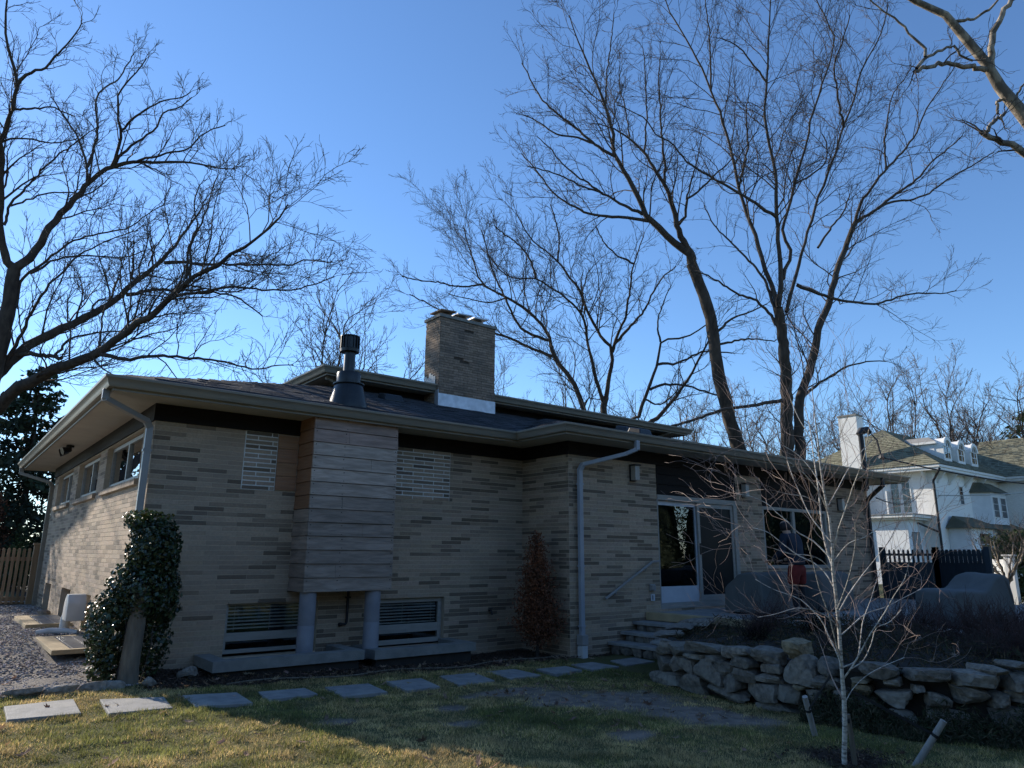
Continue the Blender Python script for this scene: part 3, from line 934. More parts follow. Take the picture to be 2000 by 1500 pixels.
win_box((B2[0]+.003, B2[1]-.003, B2[2]+.03, B2[3]-.004), WY+.075, sill_split=(.36, .49), fw_=.07)

# side windows: two-light sliders, soldier-brick sills
for j, (a, b_) in enumerate(SW):
    xw = WX+.08
    z0, z1 = 2.635, ZT-.03
    k = MB()
    f_ = .06
    k.box((xw, a+.003, z1-f_), (xw+.06, b_-.003, z1)).box((xw, a+.003, z0), (xw+.06, b_-.003, z0+f_)).box((xw, a+.003, z0+f_), (xw+.06, a+f_, z1-f_)).box((xw, b_-f_, z0+f_), (xw+.06, b_-.003, z1-f_))
    mid = (a+b_)/2
    k.box((xw-.006, mid-.04, z0+f_), (xw+.05, mid+.04, z1-f_))
    wn = k.build('window', M['frame'], house, bevel=.003)
    sub(MB().box((xw+.028, a+f_, z0+f_), (xw+.032, mid-.04, z1-f_)), 'pane', M['glass'], wn)
    sub(MB().box((xw+.028, mid+.04, z0+f_), (xw+.032, b_-f_, z1-f_)), 'pane', M['glass'], wn)
    sub(MB().add([(xw+.1, a-.2, z0-.4), (xw+.1, b_+.2, z0-.4), (xw+2, b_+.2, z0-.4), (xw+2, a-.2, z0-.4), (xw+.1, a-.2, z1+.2), (xw+.1, b_+.2, z1+.2), (xw+2, b_+.2, z1+.2), (xw+2, a-.2, z1+.2)],
                 [(0, 1, 2, 3), (4, 5, 6, 7), (1, 2, 6, 5), (2, 3, 7, 6), (3, 0, 4, 7)]), 'room', M['interior'], wn)
    sl_ = MB().box((WX-.045, a-.03, 2.51), (WX+.12, b_+.03, 2.515)).build('window_sill', M['mortar'], house)
    y = a-.03
    rs = np.random.default_rng(j)
    while y < b_:
        tt = rs.uniform(.7, 1.1)
        sub(MB().add([(WX-.055, y+.003, 2.515), (WX+.12, y+.003, 2.515), (WX+.12, y+.073, 2.515), (WX-.055, y+.073, 2.515), (WX-.055, y+.003, 2.595), (WX+.12, y+.003, 2.628), (WX+.12, y+.073, 2.628), (WX-.055, y+.073, 2.595)],
                     [(3, 2, 1, 0), (4, 5, 6, 7), (0, 1, 5, 4), (1, 2, 6, 5), (2, 3, 7, 6), (3, 0, 4, 7)], (tt, tt, tt)), 'brick', M['brick'], sl_)
        y += .077
# basement openings in the side wall
for a, b_ in BW:
    k = MB().box((WX+.18, a, .18), (WX+.22, b_, .93))
    wn = k.build('window', M['frame'], house)
    sub(MB().box((WX+.172, a+.06, .26), (WX+.179, b_-.06, .86)), 'pane', M['dark_glass'], wn)

# sliding patio door
dx0, dx1, dz0, dz1 = DR
y = WY2+.02
k = MB()
f_ = .07
k.box((dx0+.004, y-.03, dz1-f_-.03), (dx1+.09, y+.09, dz1)).box((dx0+.004, y-.03, dz0), (dx1+.09, y+.09, dz0+.10)).box((dx0+.004, y-.02, dz0+.10), (dx0+.035, y+.09, dz1-f_-.03)).box((dx1-.03, y-.03, dz0+.10), (dx1+.09, y+.09, dz1-f_-.03))
door = k.build('sliding_door', M['frame'], house, bevel=.004)
xm = 12.17
for (xa, xb, yy, kick) in ((dx0+.037, xm+.03, y+.05, .30), (xm-.02, dx1-.032, y, .12)):
    k = MB()
    lf = .075
    za, zb = dz0+.102, dz1-.102
    k.box((xa, yy, za), (xb, yy+.035, za+kick)).box((xa, yy, zb-.09), (xb, yy+.035, zb)).box((xa, yy, za+kick), (xa+(.03 if xa < 11 else lf), yy+.035, zb-.09)).box((xb-lf, yy, za+kick), (xb, yy+.035, zb-.09))
    lf_ = sub(k, 'door_leaf', M['white_frame' if kick > .2 else 'frame'], door, bevel=.004)
    sub(MB().box((xa+(.03 if xa < 11 else lf), yy+.016, za+kick), (xb-lf, yy+.02, zb-.09)), 'pane', M['glass' if kick > .2 else 'screen'], door)
sub(MB().box((xm+.0, y-.02, 1.62), (xm+.03, y-.001, 1.85)), 'handle', M['black_metal'], door, bevel=.004)
sub(MB().add([(dx0-.5, y+.12, .3), (dx1+.5, y+.12, .3), (dx1+.5, y+3, .3), (dx0-.5, y+3, .3), (dx0-.5, y+.12, 3.2), (dx1+.5, y+.12, 3.2), (dx1+.5, y+3, 3.2), (dx0-.5, y+3, 3.2)],
             [(0, 1, 2, 3), (4, 5, 6, 7), (1, 2, 6, 5), (2, 3, 7, 6), (3, 0, 4, 7)]), 'room', M['interior'], door)
# wide window right of the pier
x0, x1, z0, z1 = WN
k = MB()
k.box((x0+.003, y-.03, z1-.07), (x1-.003, y+.09, z1)).box((x0+.003, y-.03, z0), (x1-.003, y+.09, z0+.07)).box((x0+.003, y-.02, z0+.07), (x0+.06, y+.09, z1-.07)).box((x1-.06, y-.02, z0+.07), (x1-.003, y+.09, z1-.07)).box((15.72, y-.01, z0+.07), (15.82, y+.07, z1-.07))
pw = k.build('picture_window', M['frame'], house, bevel=.004)
sub(MB().box((x0+.06, y+.03, z0+.07), (15.72, y+.034, z1-.07)), 'pane', M['glass'], pw)
sub(MB().box((15.82, y+.03, z0+.07), (x1-.06, y+.034, z1-.07)), 'pane', M['glass'], pw)
sub(MB().add([(x0-.3, y+.12, .9), (x1+.3, y+.12, .9), (x1+.3, y+2.6, .9), (x0-.3, y+2.6, .9), (x0-.3, y+.12, 3.1), (x1+.3, y+.12, 3.1), (x1+.3, y+2.6, 3.1), (x0-.3, y+2.6, 3.1)],
             [(0, 1, 2, 3), (4, 5, 6, 7), (1, 2, 6, 5), (2, 3, 7, 6), (3, 0, 4, 7)]), 'room', M['interior'], pw)
def drape(xa, xb, za, zb, mat, amp=.03, n=26):
    vs_ = []
    for i in range(n+1):
        q = xa+(xb-xa)*i/n
        d = amp*math.sin(i*1.9)
        vs_ += [(q, y+.2+d, za), (q, y+.2+d*.7, zb)]
    return sub(MB().add(vs_, [(2*i, 2*i+2, 2*i+3, 2*i+1) for i in range(n)]), 'curtain', M[mat], pw, smooth=True, recalc=False)
drape(16.72, 17.05, 1.42, 2.62, 'drape')
drape(15.0, 15.25, 1.42, 2.35, 'tan_drape')
drape(15.9, 16.65, 2.35, 2.62, 'tan_drape')

# downspouts: square-section pipe with bends
def downspout(pts, mat, wd=.075, straps=()):
    k = MB()
    P = [Vector(p) for p in pts]
    for i in range(len(P)-1):
        d = (P[i+1]-P[i]).normalized()
        k.beam(P[i]-d*.012, P[i+1]+d*.012, wd, wd*.8, upv=(0, -1, 0) if abs(d.z) > .5 else (0, 0, 1))
    ds_ = k.build('downspout', M[mat], house, bevel=.008)
    for z in straps:
        q = P[-2]
        sub(MB().box((q.x-wd*.62, q.y-wd*.45, z), (q.x+wd*.62, q.y+wd*.5, z+.03)), 'strap', M[mat], ds_)
    return ds_
downspout([(1.41, 10.02, 3.58), (1.41, 10.02, 3.47), (1.97, 10.36, 3.30), (2.03, 10.40, 3.22), (2.03, 10.40, .12)], 'grey_metal', .085, (2.9, 1.2))
downspout([(1.41, 21.2, 3.58), (1.41, 21.2, 3.45), (2.0, 20.85, 3.24), (2.06, 20.82, 3.14), (2.06, 20.82, .3)], 'gutter', .09, (2.2,))
downspout([(9.55, 8.47, 3.58), (9.55, 8.47, 3.44), (9.42, 8.62, 3.36), (8.78, 9.06, 3.16), (8.74, 9.10, 3.06), (8.74, 9.10, .0)], 'blue_metal', .085, (2.8, 1.4, .42))
MB().box((8.68, 9.03, -.1), (8.80, 9.16, .13)).build('downspout_boot', M['plastic_white'], house, bevel=.01)
MB().box((8.672, 9.022, .14), (8.808, 9.168, .30)).build('downspout_coupling', M['grey_metal'], house, bevel=.006)
downspout([(18.9, 8.47, 3.58), (18.9, 8.47, 3.40), (19.2, 8.95, 3.16), (19.3, 9.10, 3.06), (19.3, 9.10, .4)], 'black_iron', .09, (2.2,))
downspout([(5.5, 12.72, 4.98), (5.5, 12.74, 4.90), (5.98, 12.92, 4.76), (6.0, 12.93, 4.6)], 'gutter', .07)
downspout([(15.6, 12.60, 5.0), (15.6, 12.60, 4.93), (15.45, 12.90, 4.84), (15.43, 12.93, 4.6)], 'gutter', .06)

# wall fittings
def wall_lamp(x, z, label):
    t_ = thing('wall_lamp', label, 'wall lamp', (x, WY2-.06, z), 'black box lamps on the front wall')
    MB().box((x-.075, WY2-.026, z-.16), (x+.075, WY2-.0085, z+.16)).build('back_plate', M['black_metal'], t_, bevel=.004)
    MB().box((x-.085, WY2-.17, z+.13), (x+.085, WY2-.027, z+.155)).build('hood', M['black_metal'], t_, bevel=.004)
    MB().box((x-.06, WY2-.145, z-.14), (x+.06, WY2-.03, z+.128)).build('lens', M['lamp_glass'], t_, bevel=.006)
wall_lamp(10.19, 3.12, 'black box wall lamp on brick left of the sliding door')
wall_lamp(13.74, 3.0, 'black box wall lamp on the brick pier right of the sliding door')
wall_lamp(17.9, 2.9, 'black box wall lamp right of the wide window behind birch branches')
t_ = thing('flood_light', 'twin head black flood lamp under the side eave', 'flood lamp', (1.76, 15.85, 3.56))
MB().lathe((1.76, 15.85, 0), [(.07, 3.53), (.07, 3.568)], 16).build('mount', M['black_metal'], t_)
for dy in (-.14, .14):
    MB().tube([(1.76, 15.85+dy*.3, 3.53), (1.74, 15.85+dy, 3.47), (1.62, 15.85+dy*1.2, 3.43)], [.03, .05, .075], 14).build('lamp_head', M['black_metal'], t_, smooth=True)
t_ = thing('hand_rail', 'slim grey handrail sloping up brick wall beside the steps', 'handrail', (9.4, 9.1, .8))
MB().beam((9.33, 9.11, .86), (10.60, 9.11, 1.49), .038, .038).build('rail', M['grey_metal'], t_, bevel=.008)
MB().beam((10.585, 9.11, 1.487), (10.80, 9.11, 1.50), .038, .036).build('rail_end', M['grey_metal'], t_, bevel=.008)
for (x, z) in ((9.6, .98), (10.42, 1.385)):
    MB().tube([(x, 9.11, z-.01), (x, 9.13, z-.06), (x, WY2-.008, z-.07)], .010, 8).build('bracket', M['grey_metal'], t_)
t_ = thing('outdoor_outlet', 'round grey electrical box low on brick beside sliding door', 'outlet', (10.62, WY2, 1.0))
MB().lathe((10.62, WY2-.05, 0), [(.05, .97), (.055, 1.06)], 14).build('box', M['grey_metal'], t_, smooth=True)
MB().box((10.56, WY2-.04, .96), (10.70, WY2-.008, 1.08)).build('back_plate', M['grey_metal'], t_, bevel=.004)
t_ = thing('outlet_cover', 'small pale square outlet cover below the round box', 'outlet', (10.64, WY2, .83))
MB().box((10.59, WY2-.03, .78), (10.69, WY2-.008, .90)).build('cover', M['white_frame'], t_, bevel=.004)
MB().box((10.615, WY2-.034, .80), (10.635, WY2-.0305, .88)).build('hinge', M['black_metal'], t_)
t_ = thing('hose_bib', 'dark hose tap on front brick wall left of red shrub', 'tap', (7.79, WY, .64))
MB().tube([(7.79, WY-.008, .64), (7.79, WY-.08, .64), (7.79, WY-.11, .58)], .016, 8).build('spout', M['black_iron'], t_)
MB().lathe((7.79, WY-.075, .0), [(.035, .675), (.035, .685)], 10).build('handle', M['black_iron'], t_)
MB().tube([(7.79, WY-.075, .64), (7.79, WY-.075, .68)], .008, 6).build('stem', M['black_iron'], t_)
t_ = thing('drain_pipe', 'thin black pipe with elbow hanging below the timber chase', 'pipe', (5.085, WY-.03, .55))
MB().tube([(5.085, WY-.03, 1.06), (5.085, WY-.03, .58), (5.06, WY-.035, .555), (4.98, WY-.04, .555)], .019, 10).build('pipe', M['black_iron'], t_, smooth=True)
MB().tube([(4.995, WY-.04, .555), (4.955, WY-.04, .555)], .028, 10).build('fitting', M['black_iron'], t_, smooth=True)
MB().box((5.05, WY-.055, .93), (5.12, WY-.008, .955)).build('clamp', M['black_iron'], t_)
flush_bricks()

# ---- limb centre lines (x, y, z, radius) in metres
LIMBS = {
 'A': [
  [(0.51,28.94,-0.03,0.666),(0.27,28.4,2.76,0.469),(0.24,27.84,4.94,0.37),(0.47,27.29,6.35,0.31),(0.66,26.83,7.53,0.263),(0.69,26.53,8.56,0.226),(0.7,26.27,9.5,0.193),(0.67,26.11,10.22,0.169)],
  [(0.32,27.59,5.64,0.235),(0.66,27.36,6.8,0.187),(0.81,27.26,7.11,0.178),(1.42,26.88,7.99,0.151),(2.43,26.3,8.83,0.121),(3.4,25.73,9.59,0.096),(3.8,25.47,10.22,0.083),(4.49,25.03,11.03,0.064),(4.75,24.84,11.51,0.055),(5.04,24.63,12.1,0.044),(5.28,24.46,12.59,0.036),(5.53,24.26,13.28,0.025)],
  [(0.2,27.92,4.78,0.257),(0.62,27.05,5.65,0.211),(0.94,26.57,5.95,0.196),(1.36,25.84,6.47,0.176),(2.05,24.85,6.89,0.152),(2.94,23.57,7.3,0.126),(3.39,22.74,7.78,0.109),(3.9,21.8,8.26,0.092),(4.25,21.05,8.69,0.079),(4.53,20.39,9.09,0.067),(4.83,19.83,9.29,0.059),(5.25,19.01,9.56,0.047),(5.65,18.11,9.92,0.034),(5.87,17.51,10.21,0.025),(5.94,17.09,10.51,0.019)],
  [(4.68,24.9,11.11,0.067),(5.23,24.35,11.08,0.055),(6.32,23.28,10.95,0.042),(6.98,22.6,10.91,0.035),(7.9,21.66,10.83,0.026),(8.08,21.4,10.97,0.024),(8.82,20.64,10.85,0.018)],
  [(4.26,21.06,8.62,0.051),(4.52,20.62,8.72,0.044),(4.9,20.04,8.71,0.038),(5.34,19.31,8.73,0.033),(6.09,18.08,8.45,0.024),(6.53,17.25,8.36,0.019),(6.97,16.15,8.46,0.014)],
  [(4.52,20.62,8.72,0.037),(4.98,20.49,8.81,0.031),(5.69,20.34,8.86,0.025),(6.41,20.32,8.54,0.021),(6.62,20.33,8.42,0.019)],
  [(2.94,23.58,7.27,0.069),(3.67,22.8,7.09,0.054),(4.12,22.25,7.15,0.047),(4.74,21.54,7.09,0.039),(5.35,20.85,6.99,0.033),(5.81,20.34,6.83,0.028),(6.38,19.72,6.62,0.022),(6.69,19.29,6.72,0.019),(7.09,18.79,6.69,0.015)],
  [(3.76,25.54,9.92,0.065),(4.55,25.32,10.23,0.052),(5.29,25.19,10.34,0.045),(6.08,25.08,10.59,0.038)],
  [(0.67,26.11,10.22,0.146),(0.77,26.06,10.26,0.14),(1.18,25.82,11.03,0.117),(1.32,25.73,11.58,0.107),(1.61,25.54,12.21,0.096),(2.01,25.27,12.89,0.084),(2.17,25.16,13.32,0.078),(2.72,24.81,13.96,0.066),(3.36,24.47,14.19,0.056),(3.99,24.15,14.3,0.047),(4.85,23.72,14.41,0.035),(5.66,23.36,14.32,0.025),(6.14,23.12,14.36,0.018)],
  [(3.3,24.52,14.18,0.043),(3.64,24.14,14.32,0.037),(4.13,23.61,14.45,0.031),(4.57,23.18,14.51,0.027),(4.8,22.84,14.88,0.023),(5.09,22.49,15.13,0.02),(5.42,22.17,15.26,0.018)],
  [(2.72,24.81,13.96,0.065),(2.77,24.52,14.22,0.055),(2.71,24.02,14.87,0.043),(2.52,23.69,15.42,0.035),(2.44,23.44,15.78,0.03),(2.55,23.11,16.01,0.026),(2.75,22.65,16.28,0.021),(2.9,22.23,16.57,0.017)],
  [(2.79,24.57,14.16,0.05),(3.2,23.93,14.63,0.037),(3.58,23.43,14.98,0.031),(3.74,23.09,15.48,0.026),(4.16,22.67,15.68,0.021),(4.37,22.41,15.97,0.018)],
  [(2.71,24.02,14.87,0.042),(3.1,23.21,15.27,0.031),(3.58,22.44,15.52,0.023),(3.99,21.92,15.51,0.019),(4.16,21.63,15.63,0.017)],
  [(2.14,25.17,13.35,0.05),(2.05,25.25,13.91,0.041),(1.79,25.45,14.76,0.033),(1.57,25.62,15.21,0.029),(1.21,25.88,15.81,0.024),(1.07,25.97,16.05,0.022),(0.82,26.14,16.44,0.018)],
  [(2.08,25.23,13.91,0.05),(2.17,25.21,14.69,0.041),(2.18,25.27,15.54,0.036),(2.03,25.49,16.59,0.03),(2.2,25.44,17.02,0.028),(2.54,25.34,17.44,0.025),(2.72,25.3,17.99,0.022),(2.91,25.29,18.66,0.019)],
  [(0.67,26.11,10.22,0.135),(0.5,26.08,10.35,0.126),(0.22,25.8,10.9,0.11),(0.01,25.15,11.81,0.091),(-0.08,24.64,12.47,0.079),(-0.19,24.29,12.97,0.071),(-0.23,23.92,13.42,0.064),(-0.12,23.16,14.15,0.052),(-0.11,22.77,14.58,0.046),(-0.23,22.62,14.87,0.042),(-0.46,22.43,15.28,0.036),(-0.58,22.21,15.64,0.031),(-0.67,21.91,16.07,0.026),(-0.72,21.53,16.56,0.02)],
  [(-0.11,22.77,14.58,0.05),(0.11,22.28,14.8,0.039),(0.42,21.82,14.81,0.033),(0.64,21.34,15.02,0.027),(0.81,20.9,15.23,0.022),(0.94,20.56,15.42,0.018),(1.01,20.28,15.59,0.015)],
  [(-0.09,23.28,14.06,0.038),(0.46,22.72,14.02,0.026),(0.75,22.39,14.02,0.022),(1.02,22.13,13.83,0.019),(1.28,21.87,13.67,0.016)],
  [(-0.21,24.01,13.31,0.032),(0.09,23.67,13.4,0.027),(0.67,23.18,13.28,0.022),(1.05,22.87,13.22,0.019),(1.47,22.5,13.32,0.016)],
  [(0.2,25.42,11.3,0.047),(0.27,25.07,11.86,0.038),(0.57,24.5,12.33,0.032),(0.88,23.92,12.77,0.026),(1.21,23.29,13.15,0.022),(1.5,22.79,13.39,0.018),(1.7,22.42,13.54,0.016)],
  [(0.27,25.07,11.83,0.033),(0.95,24.6,12.23,0.025),(1.44,24.29,12.35,0.021),(1.84,24.06,12.36,0.019),(2.22,23.87,12.24,0.017)],
  [(0.89,26.25,9.03,0.056),(0.88,26.23,9.81,0.047),(1.14,26.04,10.3,0.042),(1.55,25.75,10.77,0.037),(2.0,25.42,11.28,0.032),(2.7,24.96,11.61,0.027),(3.41,24.48,11.87,0.021),(3.87,24.09,12.37,0.017),(4.22,23.8,12.66,0.015)],
  [(0.86,27.19,7.22,0.068),(1.07,26.67,7.92,0.055),(1.31,26.04,8.86,0.044),(1.54,25.54,9.58,0.037),(1.87,25.05,10.09,0.031),(2.21,24.58,10.6,0.026),(2.97,23.79,11.12,0.019),(3.51,23.29,11.34,0.014)],
  [(1.09,26.08,10.16,0.041),(1.71,25.59,10.66,0.032),(2.42,25.13,10.81,0.027),(3.39,24.55,10.83,0.021),(3.87,24.2,11.07,0.018)],
  [(1.12,27.04,7.66,0.08),(1.44,26.64,7.7,0.073),(1.87,26.1,7.59,0.066),(2.24,25.59,7.48,0.062)],
  [(2.06,25.85,7.54,0.048),(2.22,25.78,7.84,0.041),(2.34,25.71,8.08,0.037),(2.87,25.45,8.36,0.03),(3.7,24.97,8.52,0.021)],
  [(2.96,23.54,7.35,0.032),(2.95,23.56,7.87,0.027),(2.96,23.55,8.76,0.022),(3.11,23.43,9.25,0.019),(3.2,23.34,9.95,0.015),(3.26,23.27,10.41,0.013)],
  [(3.41,22.73,7.76,0.032),(3.5,22.72,8.34,0.027),(3.5,22.78,8.91,0.023),(3.41,22.91,9.66,0.02),(3.26,23.08,10.68,0.016),(3.22,23.14,11.37,0.013)],
  [(3.88,25.41,10.48,0.051),(3.82,25.52,11.14,0.034),(3.78,25.63,11.92,0.022)],
  [(4.44,20.46,9.09,0.043),(4.36,20.23,9.6,0.034),(4.33,20.07,9.93,0.03),(4.4,19.74,10.45,0.024),(4.22,19.63,10.97,0.019),(4.25,19.37,11.49,0.015)],
  [(4.53,20.39,9.09,0.043),(4.46,20.36,9.76,0.034),(4.45,20.32,10.21,0.03),(4.65,20.11,10.98,0.023),(4.72,20.01,11.61,0.019),(4.82,19.91,12.18,0.016)],
  [(4.24,25.16,10.95,0.029),(4.29,24.88,11.43,0.023),(4.46,24.45,11.88,0.018),(4.55,24.07,12.32,0.014)],
  [(0.3,26.55,9.66,0.113),(-0.5,27.05,10.64,0.079),(-1.51,27.45,12.24,0.049),(-2.31,27.43,14.09,0.023)],
  [(0.27,28.4,2.76,0.251),(-0.84,29.14,4.65,0.155),(-2.19,30.14,6.62,0.091),(-3.69,31.35,8.5,0.035)],
  [(0.24,27.84,4.94,0.201),(-0.96,27.83,7.04,0.121),(-1.95,27.7,9.45,0.069),(-2.57,27.45,11.89,0.027)],
 ],
 'B': [
  [(27.97,18.73,5.22,0.323),(27.62,18.57,6.47,0.303),(26.78,18.51,8.55,0.282),(26.23,18.41,10.08,0.27),(25.73,18.2,11.82,0.257),(25.13,18.18,13.23,0.247),(24.58,18.24,14.3,0.24)],
  [(24.58,18.24,14.3,0.184),(24.37,18.22,14.68,0.168),(23.6,18.51,15.25,0.148),(22.72,18.84,15.99,0.128),(22.46,18.92,16.23,0.123),(21.79,18.99,17.3,0.106),(20.93,19.15,18.56,0.087),(20.73,19.16,18.96,0.082),(20.55,19.03,19.7,0.073),(20.09,19.01,20.79,0.06),(19.69,19.06,21.56,0.051),(19.08,19.17,22.73,0.038),(18.54,19.26,23.9,0.026),(18.29,19.27,24.57,0.02)],
  [(24.58,18.24,14.3,0.176),(24.6,18.13,14.49,0.163),(23.93,18.23,15.37,0.131),(23.64,18.19,15.96,0.116),(23.2,18.13,16.9,0.096),(22.85,18.14,17.53,0.083),(22.11,18.34,18.47,0.063),(21.81,18.4,18.91,0.054),(21.22,18.66,19.41,0.042),(20.62,18.99,19.79,0.031),(19.97,19.41,20.03,0.02)],
  [(20.88,19.17,18.62,0.076),(20.35,19.6,19.02,0.064),(19.67,20.14,19.83,0.053),(19.11,20.63,20.54,0.046),(18.46,21.23,21.51,0.037),(18.05,21.61,22.57,0.03),(17.76,21.91,23.49,0.025)],
  [(20.14,19.76,19.27,0.058),(19.74,20.32,19.64,0.047),(19.16,21.2,20.08,0.037),(18.68,21.91,20.87,0.03),(18.32,22.47,21.33,0.025)],
  [(22.46,18.92,16.23,0.079),(21.81,19.58,16.73,0.062),(21.11,20.21,17.36,0.051),(20.32,20.86,18.12,0.041),(19.59,21.38,18.93,0.031),(19.22,21.58,19.51,0.026),(18.68,21.92,20.09,0.02)],
  [(22.72,18.84,15.99,0.087),(21.9,19.68,16.25,0.069),(21.0,20.7,16.46,0.056),(20.24,21.49,17.06,0.047),(19.7,22.04,17.72,0.04),(19.25,22.48,18.69,0.033),(18.71,23.05,19.78,0.025)],
  [(21.11,20.21,17.36,0.049),(20.36,20.61,17.57,0.04),(19.59,20.98,17.91,0.034),(18.72,21.44,18.18,0.028),(18.05,21.84,18.31,0.024)],
  [(20.12,19.0,20.75,0.048),(19.98,18.78,21.48,0.038),(19.88,18.58,22.21,0.033),(19.8,18.16,23.86,0.023),(19.78,18.02,24.66,0.019)],
  [(22.85,18.14,17.53,0.067),(22.66,17.92,18.26,0.056),(22.36,17.74,19.04,0.048),(21.81,17.37,20.51,0.036),(21.41,17.03,21.65,0.028),(21.21,16.74,22.39,0.023)],
  [(23.71,18.19,15.85,0.077),(23.75,17.76,16.19,0.064),(23.47,17.48,16.72,0.054),(23.57,17.17,16.85,0.049),(23.75,16.23,17.38,0.036),(23.86,15.66,17.68,0.029),(23.85,15.2,18.03,0.023)],
  [(21.85,18.38,18.87,0.048),(21.88,18.2,20.21,0.036),(21.85,18.15,21.33,0.03),(21.84,18.14,23.29,0.022),(21.82,18.18,23.98,0.02)],
  [(26.04,18.1,11.39,0.068),(26.66,17.76,12.03,0.048),(27.54,17.28,12.44,0.035),(28.21,16.88,12.85,0.025)],
  [(26.23,18.14,10.83,0.058),(27.48,17.58,11.19,0.038),(28.76,16.99,11.18,0.025)],
  [(21.22,18.66,19.41,0.038),(21.09,18.7,20.78,0.029),(20.82,18.76,22.11,0.022),(20.85,18.6,22.82,0.019)],
  [(23.47,17.48,16.72,0.048),(23.42,17.09,17.52,0.034),(23.3,16.68,18.28,0.026),(23.11,16.27,18.99,0.019)],
 ],
 'C': [
  [(27.26,26.35,7.84,0.192),(27.03,26.24,9.02,0.172),(26.99,26.15,9.45,0.168),(27.03,26.02,9.86,0.163)],
  [(26.45,27.0,7.83,0.173),(26.38,27.06,9.26,0.144),(25.79,27.52,11.02,0.12),(25.13,28.07,12.12,0.106),(24.94,28.15,13.07,0.097),(24.61,28.36,13.88,0.088),(23.86,28.93,14.86,0.077),(23.01,29.61,15.58,0.066),(21.95,30.46,16.36,0.053),(21.52,30.64,17.38,0.044),(21.08,30.76,18.64,0.034),(20.76,30.8,19.72,0.025)],
  [(25.07,28.09,12.2,0.096),(24.03,28.95,12.73,0.077),(23.29,29.53,13.19,0.069),(22.67,30.02,13.48,0.062),(21.86,30.65,13.82,0.055),(20.82,31.41,14.34,0.047),(19.73,32.12,15.01,0.038),(18.64,32.82,15.64,0.03)],
  [(24.93,28.14,13.12,0.096),(24.5,28.37,13.21,0.086),(23.59,28.82,13.58,0.074),(22.83,28.96,14.49,0.063),(22.32,28.96,15.34,0.055),(21.68,29.0,16.32,0.046),(21.09,28.9,17.56,0.037),(20.6,28.82,18.61,0.029)],
  [(26.99,26.15,9.45,0.115),(26.19,25.9,10.63,0.093),(25.31,25.53,12.14,0.077),(24.45,25.15,13.71,0.062),(23.46,25.35,14.46,0.053),(22.56,25.63,14.96,0.046),(21.92,25.85,15.28,0.041),(20.91,26.41,15.2,0.034),(20.1,26.69,15.71,0.028),(19.49,26.79,16.41,0.022)],
  [(27.03,26.02,9.86,0.125),(26.63,25.15,12.02,0.091),(25.92,25.22,12.83,0.08),(24.92,25.24,14.09,0.066),(24.34,25.16,15.01,0.058),(23.75,25.25,15.57,0.052),(22.99,25.35,16.33,0.044),(22.06,25.6,16.95,0.036),(21.36,25.76,17.48,0.03),(20.63,25.77,18.33,0.023)],
  [(26.64,25.12,12.07,0.095),(26.47,24.52,12.91,0.075),(26.36,23.88,13.65,0.063),(25.85,23.01,14.88,0.047),(25.36,22.28,15.82,0.035),(25.07,21.53,16.52,0.027),(24.86,21.12,16.91,0.022)],
  [(26.53,24.86,12.44,0.092),(26.92,23.72,13.48,0.064),(27.07,23.16,14.01,0.055),(27.08,22.48,14.88,0.043),(27.16,21.87,15.5,0.035),(27.37,21.27,15.89,0.028)],
  [(21.92,25.85,15.28,0.066),(21.79,26.06,16.24,0.052),(21.42,26.61,17.26,0.042),(20.98,27.27,17.92,0.034),(20.68,27.78,18.55,0.029)],
  [(25.36,22.28,15.82,0.055),(24.47,22.69,16.24,0.04),(23.84,22.87,16.78,0.033),(23.38,22.89,17.42,0.027)],
  [(22.99,25.35,16.33,0.056),(22.99,25.22,17.43,0.043),(22.83,25.31,18.57,0.034),(22.64,25.49,19.46,0.029)],
  [(21.95,30.46,16.36,0.061),(20.93,31.15,16.16,0.049),(19.96,31.76,16.35,0.041),(19.03,32.42,16.44,0.035),(18.21,33.0,16.65,0.03)],
  [(23.01,29.61,15.58,0.049),(22.32,30.11,15.28,0.039),(21.34,30.71,15.37,0.031),(20.35,31.29,15.61,0.024)],
  [(24.44,25.13,13.81,0.056),(24.45,25.05,14.64,0.042),(24.37,25.07,15.33,0.034)],
 ],
 'E': [
  [(25.39,22.79,7.19,0.112),(25.5,22.45,8.08,0.092),(25.73,21.89,9.45,0.073),(25.86,21.5,10.46,0.062),(25.87,21.17,11.62,0.05),(26.23,20.87,11.72,0.046),(26.86,20.35,11.85,0.039),(27.36,19.83,12.31,0.032),(27.84,19.36,12.71,0.026)],
  [(25.91,22.38,7.2,0.12),(26.2,22.08,7.89,0.1),(26.88,21.4,8.93,0.079),(27.38,20.71,10.1,0.062),(27.76,19.91,11.56,0.043),(27.91,19.5,12.29,0.035)],
  [(25.89,21.46,10.51,0.073),(26.36,20.61,10.49,0.056),(26.67,19.7,10.83,0.045),(26.88,19.16,10.87,0.039),(27.25,18.25,10.62,0.03)],
  [(25.75,21.91,9.33,0.073),(26.12,21.33,9.54,0.06),(26.93,20.26,9.34,0.046),(27.49,19.49,8.94,0.037),(27.9,18.84,8.77,0.03)],
  [(25.64,22.12,8.87,0.052),(25.97,21.63,8.59,0.039),(26.16,21.0,8.88,0.031),(26.2,20.56,9.19,0.025)],
  [(25.84,21.21,11.57,0.052),(25.71,21.21,12.52,0.038),(25.94,21.0,13.56,0.028),(26.28,20.78,14.37,0.021)],
 ],
 'D': [
  [(28.06,16.32,4.27,0.5),(27.87,16.1,5.43,0.476),(27.75,16.02,5.95,0.469)],
  [(27.66,16.23,5.53,0.287),(27.52,16.09,6.07,0.271),(26.74,15.43,8.66,0.227),(26.05,15.02,10.52,0.203),(25.6,14.83,11.52,0.191)],
